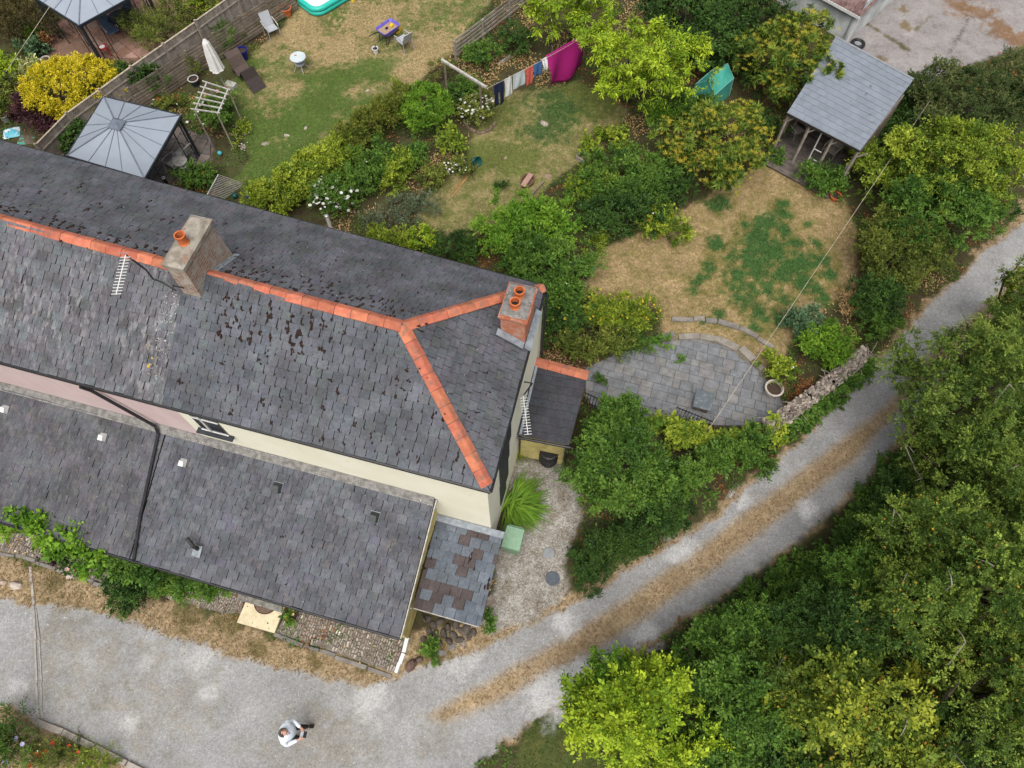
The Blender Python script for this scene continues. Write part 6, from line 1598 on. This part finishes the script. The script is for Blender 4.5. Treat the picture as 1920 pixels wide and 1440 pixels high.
# --- low cover nobody could count
def cover(name, label, mask, n, pals, size, zr, seed, cat='ground cover', mat='leaf'):
    r = np.random.default_rng(seed); x = r.uniform(-27, 27, n*4); y = r.uniform(-2, 34, n*4)
    w = gsample(mask, x, y)*np.clip((fbm(x, y, .7, seed, 3)-.40)*6, 0.04, 1); k = r.random(n*4) < w; x, y = x[k][:n], y[k][:n]; m = len(x)
    pi_ = np.clip((fbm(x, y, .5, seed+5, 3)-.3)/.4*len(pals), 0, len(pals)-1).astype(int); c = np.zeros((m, 3))
    for i, q in enumerate(pals):
        s_ = pi_ == i
        if s_.any(): c[s_] = cols_from(q, r.normal(.45, .25, s_.sum()), r)
    hmap = fbm(x, y, 1.3, seed+9, 3); z = gsample(GZ, x, y) + r.uniform(0, 1, m)**1.5*zr*np.clip((hmap-.3)*2.5, .1, 1)
    a = r.uniform(0, 2*PI, m); t = r.normal(.25, .35, m); d = np.stack([np.cos(a)*np.cos(t), np.sin(a)*np.cos(t), np.sin(t)], 1)
    nn = unit(np.array([0, 0, 1.]) + r.normal(0, .35, (m, 3))); s_ = r.uniform(*size, m)
    tag(leafmesh(name, np.stack([x, y, z], 1), d, nn, s_, s_*.55, c, M[mat]), label, cat, kind='stuff')
def inside_house():
    X = (GX-HO[0])*EX[0] + (GY-HO[1])*EX[1]; Y = (GX-HO[0])*EN[0] + (GY-HO[1])*EN[1]
    return ((X < .1) & (Y > -3.4) & (Y < 6.0)) | ((X > -2) & (X < 1.7) & (Y > 3) & (Y < 5.5))
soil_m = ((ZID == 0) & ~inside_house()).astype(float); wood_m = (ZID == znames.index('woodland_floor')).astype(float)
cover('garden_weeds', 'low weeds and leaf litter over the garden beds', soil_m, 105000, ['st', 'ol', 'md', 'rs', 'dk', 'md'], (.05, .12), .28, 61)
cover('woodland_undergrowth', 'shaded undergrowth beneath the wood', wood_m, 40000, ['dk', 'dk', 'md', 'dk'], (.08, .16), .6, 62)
# --- neighbour's garden, top left
V('golden_shrub', 'large bright yellow dome shrub beside the terrace tiles', 138, 165, 80, 60, 1.9, 'fine', 'yl', 1.9, lobe=.2, dome=True)
V('evergreen_shrub', 'feathery olive green bush between gazebo and long fence', 305, 50, 62, 50, 1.9, 'feather', 'ol', 1.5)
V('purple_shrub', 'dark purple leaved shrub below the golden bush', 62, 208, 40, 34, 1.1, 'mid', 'pu', 1.2)
V('purple_shrub', 'small dark purple shrub above the compost bags', 85, 235, 24, 16, .7, 'mid', 'pu', 1.2)
V('brown_hedge', 'brownish untrimmed hedge in the top left corner', 40, 35, 70, 45, 1.8, 'fine', [(.03,.028,.012),(.07,.06,.022),(.12,.1,.035)], 1.1)
V('mixed_shrub', 'lime green shrub on the left edge near the wire', 5, 130, 28, 26, 1.2, 'mid', 'lm', 1.0)
V('mixed_shrub', 'dull olive shrub on the left edge over the purple bush', 8, 185, 34, 34, 1.0, 'mid', 'ol', 1.0)
V('hosta', 'cream variegated hosta left of the golden bush', 60, 132, 24, 18, .6, 'broad', [(.12,.2,.04),(.4,.42,.16),(.5,.5,.25)], 1.2)
V('hosta', 'blue green hosta at the edge of the terrace', 66, 92, 24, 18, .6, 'broad', 'bl', 1.1)
V('leafy_plant', 'fresh green plant in the corner of the terrace', 66, 66, 18, 14, .7, 'mid', 'br', 1.0)
V('red_leaved_plant', 'small red leaved plant beside the terrace tiles', 86, 82, 12, 12, .5, 'mid', 'rs', 1.0)
V('mixed_shrub', 'bright green leafy shrub at the top end of the fence', 372, 8, 40, 18, 1.3, 'mid', 'yg', 1.0)
V('climber', 'dark green climber on the fence behind the gazebo', 255, 148, 52, 26, 1.5, 'ivy', 'dk', 1.1)
V('climber', 'dark climber on the fence left of the gazebo roof', 155, 262, 50, 34, 1.4, 'ivy', 'dk', 1.0)
V('potted_conifer', 'dark shrub against the slatted fence behind the lounger', 425, 70, 26, 24, 1.2, 'feather', 'md', 1.0)
V('dry_shrub', 'brownish red dried shrub on the slatted fence', 452, 26, 14, 12, .9, 'feather', 'rs', .8)
V('dry_shrub', 'dull olive shrub behind the white ringed pot', 362, 122, 14, 16, 1.1, 'feather', 'ol', .8)
V('rose_climber', 'climbing rose with white blooms below the wooden arch', 398, 222, 34, 34, 1.6, 'mid', 'md', 1.2, fl=[(WHITE, 16, .07)])
V('rose_bush', 'pink rose bush beside the wooden arch', 425, 185, 18, 16, 1.2, 'mid', 'md', .9, fl=[(PINK, 12, .09)])
V('border_plant', 'small border plants left of the wooden arch', 320, 190, 34, 20, .5, 'fine', 'ol', .8, fl=[(ORG, 5, .06), (WHITE, 6, .05)])
V('leafy_plant', 'leafy green shrub below the gazebo corner', 368, 330, 36, 26, .9, 'mid', 'md', 1.1, fl=[(ORG, 4, .05)])
V('daisy_patch', 'daisy flowers scattered by the lawn edge near the arch', 452, 255, 18, 40, .25, 'fine', 'yg', .5, fl=[(WHITE, 40, .022), (YEL, 12, .02)], zc=.12)
# --- middle garden
hedge('box_hedge', 'long yellow green hedge dividing the two lawns', [(478,385),(540,345),(600,300),(655,268)], 72, 1.4, 'mid', 'yg', 1.7, lobe=.26)
hedge('clipped_hedge', 'clipped darker green hedge beside the neighbour lawn', [(640,272),(700,228),(765,185)], 76, 1.5, 'fine', [(.05,.075,.012),(.10,.13,.02),(.19,.2,.03)], 1.5, lobe=.25)
V('round_bush', 'round clipped green bush at the end of the hedge', 797, 202, 42, 42, 1.7, 'fine', 'br', 1.9, lobe=.18, dome=True)
V('potted_bush', 'small potted plant above the hedge', 742, 158, 9, 14, .6, 'fine', 'yg', 1.0)
V('rose_bush', 'white rose bush by the long roof edge', 622, 372, 46, 36, 1.2, 'mid', 'md', 1.1, fl=[(WHITE, 90, .075)])
V('leafy_shrub', 'fresh green shrub right of the yellow green hedge', 700, 300, 44, 40, 1.2, 'mid', 'md', 1.2, fl=[(WHITE, 8, .05)])
V('leafy_shrub', 'loose olive shrub among the bare soil', 745, 320, 40, 40, .9, 'mid', 'yg', 1.0)
V('lavender_bush', 'grey green lavender mound on the dry lawn edge', 780, 385, 52, 22, .5, 'feather', 'gv', 1.3)
V('lavender_bush', 'grey green low shrub above the roof gutter', 720, 412, 56, 18, .6, 'feather', 'gv', 1.1)
V('privet_shrub', 'olive shrub close to the middle of the long gutter', 735, 445, 46, 20, 1.2, 'fine', 'yg', 1.3)
V('golden_sprig', 'lime yellow sprigs growing above the long gutter', 792, 452, 34, 20, 1.3, 'mid', 'lm', .7)
V('dark_hedge_bush', 'dark rounded evergreen next to the lime sprigs', 850, 466, 44, 28, 1.3, 'fine', 'dk', 1.5)
V('rose_bush', 'white rose bush in the round brick bed', 892, 205, 34, 28, 1.1, 'mid', 'ol', .8, fl=[(WHITE, 80, .065)])
V('mallow', 'tall pale mallow stems left of the middle lawn', 850, 265, 26, 34, 1.2, 'broad', 'yg', .5)
V('daisy_plant', 'white daisies beside the green tub', 858, 315, 26, 22, .6, 'mid', 'ol', .8, fl=[(WHITE, 50, .04)])
V('leafy_shrub', 'green shrubs between slat fence and washing line', 905, 105, 34, 22, 1.0, 'mid', 'md', 1.1)
V('leafy_shrub', 'small dark shrub under the washing line beam', 868, 165, 30, 22, .8, 'mid', 'md', 1.0)
V('leafy_shrub', 'dark green weeds below the washing line beam', 855, 185, 24, 30, .5, 'mid', 'dk', .9)
V('thin_shrub', 'thin olive shrub at the top end of the beam', 832, 130, 26, 26, 1.1, 'feather', 'ol', .7)
V('leafy_shrub', 'shrub beside the far end of the slat fence', 965, 80, 28, 26, 1.2, 'mid', 'dk', 1.1)
V('green_tuft', 'small green tuft on the middle lawn', 935, 350, 16, 12, .3, 'fine', 'dk', 1.0)
V('sumac_tree', 'bright lime green tree in front of the magenta sheet', 1198, 125, 110, 90, 4.2, 'pinn', 'lm', 1.25, lobe=.5, cat='tree', tree=True, zc=2.6)
V('sumac_tree', 'lime green tree behind the washing at the top', 1072, 22, 84, 38, 3.6, 'pinn', 'lm', 1.15, lobe=.45, cat='tree', tree=True, zc=2.2)
V('ivy_thicket', 'very dark ivy thicket at the top behind the lime tree', 1335, 70, 62, 62, 2.6, 'ivy', 'dk', 1.2, lobe=.4)
V('ivy_thicket', 'dark evergreen thicket at the top edge', 1290, 12, 90, 36, 2.4, 'ivy', 'dk', 1.1, lobe=.4)
V('ivy_thicket', 'olive dark thicket between thicket and yellow tipped tree', 1420, 14, 60, 40, 2.4, 'mid', 'dk', 1.0, lobe=.4)
V('chestnut_bush', 'yellow tipped bushy tree beside the summerhouse roof', 1480, 108, 86, 92, 3.6, 'whorl', 'ls', 1.3, fl=[([(.36,.33,.035),(.45,.38,.05),(.26,.27,.03)], 620, .13, 1)],  lobe=.42, cat='tree', tree=True, zc=2.0)
V('chestnut_bush', 'yellow tipped round bush on the upper right lawn edge', 1338, 272, 104, 86, 2.8, 'whorl', 'ls', 1.3, fl=[([(.36,.33,.035),(.45,.38,.05),(.26,.27,.03)], 700, .13, 1)],  lobe=.42, cat='tree', tree=True, zc=1.5)
V('fruit_shrub', 'dense dark green shrub left of the yellow tipped bush', 1175, 330, 100, 62, 1.7, 'mid', 'md', 1.25, lobe=.35)
V('fruit_shrub', 'green shrub below the yellow tipped bush by the lawn', 1165, 400, 78, 50, 1.5, 'mid', 'dk', 1.2, lobe=.32)
V('berry_shrub', 'shrub with yellow tinged leaves on the upper right lawn', 1242, 425, 46, 40, 1.0, 'mid', 'yg', 1.0, fl=[(ORG, 5, .05), (WHITE, 4, .05)])
V('vegetable_bed', 'sprawling yellowing squash plants in the soil bed', 1140, 265, 52, 36, .6, 'broad', 'yg', .55)
V('fern_clump', 'green ferns at the foot of the lime tree', 1255, 215, 44, 32, .8, 'feather', 'br', 1.0)
V('elder_shrub', 'bright feathery green shrub below the middle lawn', 985, 425, 92, 60, 2.2, 'mid', 'br', 1.35, lobe=.35)
V('elder_shrub', 'dark green shrub behind the orange chimney', 1020, 495, 80, 62, 2.0, 'mid', 'md', 1.3, lobe=.33)
V('elder_shrub', 'mixed green shrub right of the house roof corner', 1052, 555, 52, 50, 1.6, 'mid', 'md', 1.2, lobe=.3, fl=[(WHITE, 10, .04)])
V('grassy_clump', 'yellow green day lily clump at the lawn corner', 1122, 468, 22, 26, .5, 'willow', 'yg', 1.1)
V('hosta', 'grey green broad leaved plant at the lawn corner', 1085, 505, 22, 18, .5, 'broad', 'bl', 1.0)
V('border_shrub', 'dark border shrubs with yellow flowers beside the house', 1045, 615, 52, 40, 1.1, 'mid', 'dk', 1.2, fl=[(YEL, 22, .055)])
V('golden_flower_shrub', 'golden yellow flowering shrub above the patio', 1160, 585, 72, 42, 1.2, 'fine', 'yg', 1.4, fl=[([(.6,.4,.02),(.55,.45,.04)], 150, .04)], lobe=.25)
V('border_shrub', 'mixed green border shrub edging the patio', 1115, 640, 74, 36, .9, 'mid', 'ol', 1.2)
V('conifer_shrub', 'dark green bushy mound at the patio corner', 1190, 645, 42, 26, .7, 'feather', 'md', 1.3)
V('small_weed', 'fresh green weed against the patio kerb', 1238, 640, 14, 10, .3, 'mid', 'br', 1.0)
V('small_weed', 'tiny green weed growing between the patio slabs', 1278, 674, 10, 5, .15, 'fine', 'br', 1.0)
V('small_weed', 'green weed on the house side of the patio', 1135, 715, 13, 8, .25, 'mid', 'md', 1.0)
V('leafy_shrub', 'mid green shrub filling the bed above the white roses', 668, 345, 40, 28, 1.0, 'mid', 'md', 1.2)
V('leafy_shrub', 'low green shrub in the bed right of the hedge', 775, 290, 30, 30, .7, 'mid', 'md', 1.0)
V('leafy_shrub', 'small green shrub near the tub and canes', 812, 335, 26, 24, .6, 'mid', 'ol', 1.0)
V('leafy_shrub', 'dark green shrub under the lime tree', 1290, 200, 40, 26, 1.0, 'mid', 'md', 1.1)
V('leafy_shrub', 'bushy green growth above the dark green shrub', 1110, 345, 48, 40, 1.2, 'mid', 'yg', 1.1)
V('leafy_shrub', 'dark growth at the foot of the yellow tipped bush', 1250, 355, 52, 40, 1.1, 'mid', 'dk', 1.2)
V('leafy_shrub', 'dark shrub between ivy thicket and yellow tipped tree', 1400, 120, 36, 40, 1.2, 'mid', 'dk', 1.0)
V('leafy_shrub', 'green growth left of the summerhouse deck', 1440, 245, 30, 30, 1.0, 'mid', 'dk', 1.0)
# --- summerhouse and right hedge
V('shed_shrub', 'shrub in front of the summerhouse posts', 1545, 335, 46, 34, 1.0, 'mid', 'md', 1.2)
V('shed_shrub', 'low green plant left of the summerhouse step', 1450, 295, 16, 14, .5, 'mid', 'md', 1.0)
V('rowan_tree', 'rowan with orange berries beyond the summerhouse', 1815, 190, 120, 84, 3.2, 'fine', [(.03,.055,.015),(.07,.105,.03),(.15,.165,.055)], 1.25, lobe=.42, cat='tree', tree=True, fl=[([(.5,.08,.015),(.45,.14,.02)], 46, .05), (PINK, 3, .06)], zc=1.9)
V('rowan_tree', 'grey green rowan at the right edge near the yard', 1900, 160, 60, 62, 3.0, 'fine', [(.03,.055,.015),(.07,.105,.03),(.15,.165,.055)], 1.1, lobe=.4, cat='tree', tree=True, fl=[([(.5,.08,.015)], 14, .05)])
V('bramble', 'dark bramble under the summerhouse eaves', 1668, 230, 40, 52, 1.3, 'mid', 'dk', 1.1)
V('bramble', 'dark bramble at the foot of the overhead wire', 1720, 195, 46, 34, 1.6, 'mid', 'dk', 1.1)
V('ash_tree', 'light green ash sapling in the hedge by the lane', 1800, 315, 118, 86, 3.8, 'mid', 'yg', 1.3, lobe=.45, cat='tree', tree=True, zc=2.2)
V('ash_tree', 'green hedgerow tree beside the upper bend of the lane', 1760, 405, 112, 72, 3.2, 'mid', 'md', 1.3, lobe=.42, cat='tree', tree=True, zc=1.8)
V('hedgerow_shrub', 'olive hedgerow bush right of the summerhouse', 1640, 325, 48, 50, 2.0, 'mid', 'yg', 1.1)
V('hedgerow_shrub', 'dense olive hedge between right lawn and lane', 1685, 470, 80, 80, 2.4, 'fine', 'ol', 1.5, lobe=.38)
V('hedgerow_shrub', 'dark hedge bush below the dense olive hedge', 1650, 560, 56, 46, 1.7, 'fine', 'dk', 1.5, lobe=.33)
V('hedgerow_shrub', 'green hedge end beside the top of the stone wall', 1640, 605, 46, 30, 1.2, 'fine', 'md', 1.4)
V('dry_grass_clump', 'dry straw coloured grass clump at the lawn edge', 1590, 545, 20, 26, .7, 'willow', 'st', .8)
V('dry_grass_clump', 'straw grasses above the lime green bush', 1600, 580, 26, 14, .6, 'willow', 'st', .9)
V('bay_shrub', 'blue green shrub left of the lime green bush', 1505, 605, 36, 30, .9, 'mid', 'bl', 1.2)
V('lime_bush', 'bright lime green bush behind the stone wall', 1552, 645, 50, 44, 1.2, 'fine', 'br', 1.7, lobe=.25)
V('flowering_shrub', 'yellow green shrub beside the terracotta rimmed pot', 1462, 690, 34, 26, .8, 'mid', 'yg', 1.2, fl=[(WHITE, 4, .05)])
V('dry_shrub', 'dead brown shrub behind the patio pot', 1500, 730, 30, 22, .5, 'feather', 'rs', .8)
# --- beside the house
V('garden_tree', 'broad green tree between gravel yard and hedge', 1155, 890, 92, 82, 3.6, 'mid', 'md', 1.4, lobe=.42, cat='tree', tree=True, zc=2.2)
V('garden_tree', 'smaller green tree in front of the patio railings', 1160, 792, 60, 50, 2.6, 'mid', 'md', 1.4, lobe=.36, cat='tree', tree=True, zc=1.8)
hedge('ivy_hedge', 'yellow green ivy hedge over the patio wall', [(1215,790),(1270,812),(1340,828),(1410,826),(1455,800)], 40, 1.0, 'ivy', 'yg', 1.2, lobe=.25)
hedge('lane_hedge', 'broad leafy hedge between tree and lane', [(1240,935),(1310,895),(1370,858),(1420,832)], 80, 1.5, 'mid', 'md', 1.25, lobe=.32)
hedge('lane_hedge', 'low dark hedge end beside the gravel yard', [(1085,1070),(1150,1020),(1220,985),(1290,940)], 72, 1.1, 'fine', [(.02,.045,.012),(.04,.085,.018),(.07,.125,.025)], 1.6, lobe=.28)
hedge('ivy_bank', 'low dark ivy bank on the lane side of the stone wall', [(1435,822),(1495,789),(1545,751),(1595,711),(1640,674)], 34, .75, 'ivy', 'md', 1.3, lobe=.2)
strap('strap_leaf_clump', 'large clump of bright green strap leaves beside the cottage wall', 962, 945, .5, 230, 1.25, [(.05,.12,.012),(.11,.22,.02),(.22,.36,.04)], w=.075, h=.42, fan=(-1.9, 1.4))
strap('strap_leaf_clump', 'small yellowing strap leaf clump under the porch', 972, 845, .25, 120, .6, 'yg', w=.025, h=.45)
V('yard_weed', 'weeds at the foot of the lean to store', 808, 1215, 22, 18, .3, 'mid', 'md', .9)
V('yard_weed', 'weeds along the right side of the lean to store', 915, 1170, 14, 22, .3, 'mid', 'md', .7)
# --- front of the cottages
hedge('vine', 'bright green vine spilling over the lower left roof edge', [(-20,960),(40,975),(95,990),(150,1020),(200,1030)], 56, 2.1, 'broad', 'br', .95, lobe=.28, zc=1.9)
hedge('wisteria', 'green climber along the gutter above the garden chair', [(200,1045),(270,1070),(340,1085),(420,1108)], 34, 1.7, 'mid', 'md', 1.0, lobe=.24, zc=1.3)
V('myrtle_bush', 'dark green round bush on the front verge', 242, 1105, 42, 40, 1.2, 'mid', 'dk', 1.4)
V('purple_flower_plant', 'dark purple flowering plant beside the front cobbles', 102, 1045, 16, 14, .6, 'fine', 'pu', 1.0)
V('hydrangea', 'pale pink hydrangea by the garden chair', 132, 1065, 18, 14, .7, 'mid', 'dk', .8, fl=[([(.55,.36,.34),(.6,.5,.44)], 26, .07)])
V('pot_flowers', 'red and cream flowers in a pot on the cobbles', 548, 1147, 16, 12, .45, 'mid', 'md', 1.0, fl=[([(.4,.015,.03)], 8, .06), ([(.7,.6,.25)], 6, .05)], cat='plant')
V('buddleia', 'lilac flowered bush in the bottom left corner', 20, 1385, 54, 46, 1.4, 'willow', 'md', 1.3, fl=[([(.42,.38,.62)], 6, .1)])
V('wild_flowers', 'wild flower bank with rusty blooms at the bottom left', 110, 1420, 62, 34, .5, 'feather', 'ol', 1.0, fl=[([(.5,.09,.03)], 8, .07), (WHITE, 10, .03)], zc=.2)
V('wild_flowers', 'grassy bank beside the bottom left kerb', 190, 1425, 50, 22, .4, 'feather', 'yg', .9, zc=.15)
hedge('roadside_bramble', 'low bramble along the right edge of the lane', [(1400,1140),(1480,1085),(1560,1022),(1635,945),(1690,865)], 46, .6, 'mid', 'md', 1.0, lobe=.24)
# --- wood on the right: individual trees
TREES = [
 ('willow_tree','large dull green willow overhanging the lane bend',1815,745,150,115,6.0,'fine','wd',1.35),
 ('willow_tree','willow at the right edge above the big one',1925,620,70,70,5.5,'fine','wd',1.3),
 ('willow_tree','dark willow at the right edge mid height',1880,890,120,100,6.0,'fine','wd',1.3),
 ('hedgerow_tree','lower yellow green tree under the upper lane bend',1915,535,38,36,4.0,'fine','wy',1.2),
 ('hawthorn_tree','broad olive hawthorn at the lower right of the lane',1745,1012,115,92,6.2,'fine','wg',1.4),
 ('hawthorn_tree','olive hawthorn with yellowing leaves near the right edge',1850,1110,120,105,7.6,'fine','wg',1.35),
 ('hawthorn_tree','olive hawthorn above the yellow topped tree',1690,1160,100,88,6.0,'fine','wg',1.3),
 ('dark_tree','dark shaded tree in the gap beside the lane',1540,1190,95,80,4.6,'fine','dk',1.3),
 ('blackthorn_tree','dark green blackthorn on the lane edge',1408,1208,84,70,3.6,'fine','md',1.5),
 ('blackthorn_tree','green blackthorn leaning over the lane at lower right',1322,1250,72,62,3.2,'fine','md',1.4),
 ('lime_leaf_tree','bright lime yellow tree at the bottom centre',1190,1355,140,95,4.4,'mid','lm',1.35),
 ('lime_leaf_tree','green leading shoots above the bright lime tree',1150,1285,70,50,3.4,'mid','br',1.1),
 ('dark_tree','bluish dark tree right of the lime tree',1400,1320,90,90,4.0,'mid','md',1.2),
 ('yellow_tree','yellow tinged tree at the bottom right',1590,1330,130,100,6.0,'mid','wy',1.35),
 ('hawthorn_tree','olive hawthorn in the bottom right corner',1840,1330,120,100,7.2,'fine','wg',1.3),
 ('dark_tree','dark gap filling shrub between bottom right trees',1720,1390,90,70,4.5,'mid','dk',1.0),
 ('dark_tree','dark shrub under the bottom edge of the wood',1480,1420,90,60,3.2,'mid','dk',1.0),
 ('willow_tree','willow crown filling the bend above the hawthorn',1775,870,85,70,4.6,'fine','wd',1.3),
 ('hawthorn_tree','olive thorn tree in the middle of the right hand wood',1770,1235,85,72,5.0,'fine','ol',1.2),
 ('hawthorn_tree','thorn tree at the right edge below the willows',1905,1000,80,85,6.0,'fine','wd',1.3),
 ('hawthorn_tree','yellowing thorn tree at the right edge low down',1915,1240,80,85,6.4,'fine','wy',1.3),
 ('dark_tree','shaded green tree behind the blackthorns',1480,1270,85,75,4.2,'fine','wd',1.3),
 ('dark_tree','deep green tree left of the yellow tinged tree',1350,1415,80,60,3.4,'mid','md',1.1),
 ('yellow_tree','yellow green tree at the bottom edge right of centre',1660,1430,100,60,5.6,'mid','wy',1.2),
 ('hawthorn_tree','olive thorn tree at the very bottom right corner',1920,1430,80,70,6.6,'fine','wd',1.2),
 ('willow_tree','narrow willow over the lane near the upper right edge',1840,670,80,60,4.8,'willow','wd',1.25),
 ('dark_tree','shaded tree between hawthorn and lane edge',1610,1090,80,65,4.2,'fine','md',1.3),
 ('verge_shrub','low dark shrub on the lane edge below the hawthorn',1602,1035,46,42,2.0,'fine','dk',1.3),
 ('verge_shrub','low green shrub on the lane edge further down',1500,1142,50,42,2.0,'fine','md',1.3),
 ('verge_shrub','shrub at the lane bend under the willow',1680,915,46,36,2.2,'fine','dk',1.3),
]
for (nm, lb, x, y, rx, ry, h, kd, pl, dn) in TREES:
    V(nm, lb, x, y, rx, ry, h, kd, pl, dn, lobe=.5 if rx > 80 else .36, cat='tree', tree=True, zc=h*.60, cz=h*.42, fl=[([(.45,.3,.03),(.4,.2,.04)], int(rx*1.3), .03)] if pl in ('wy', 'ol', 'wg') else None)
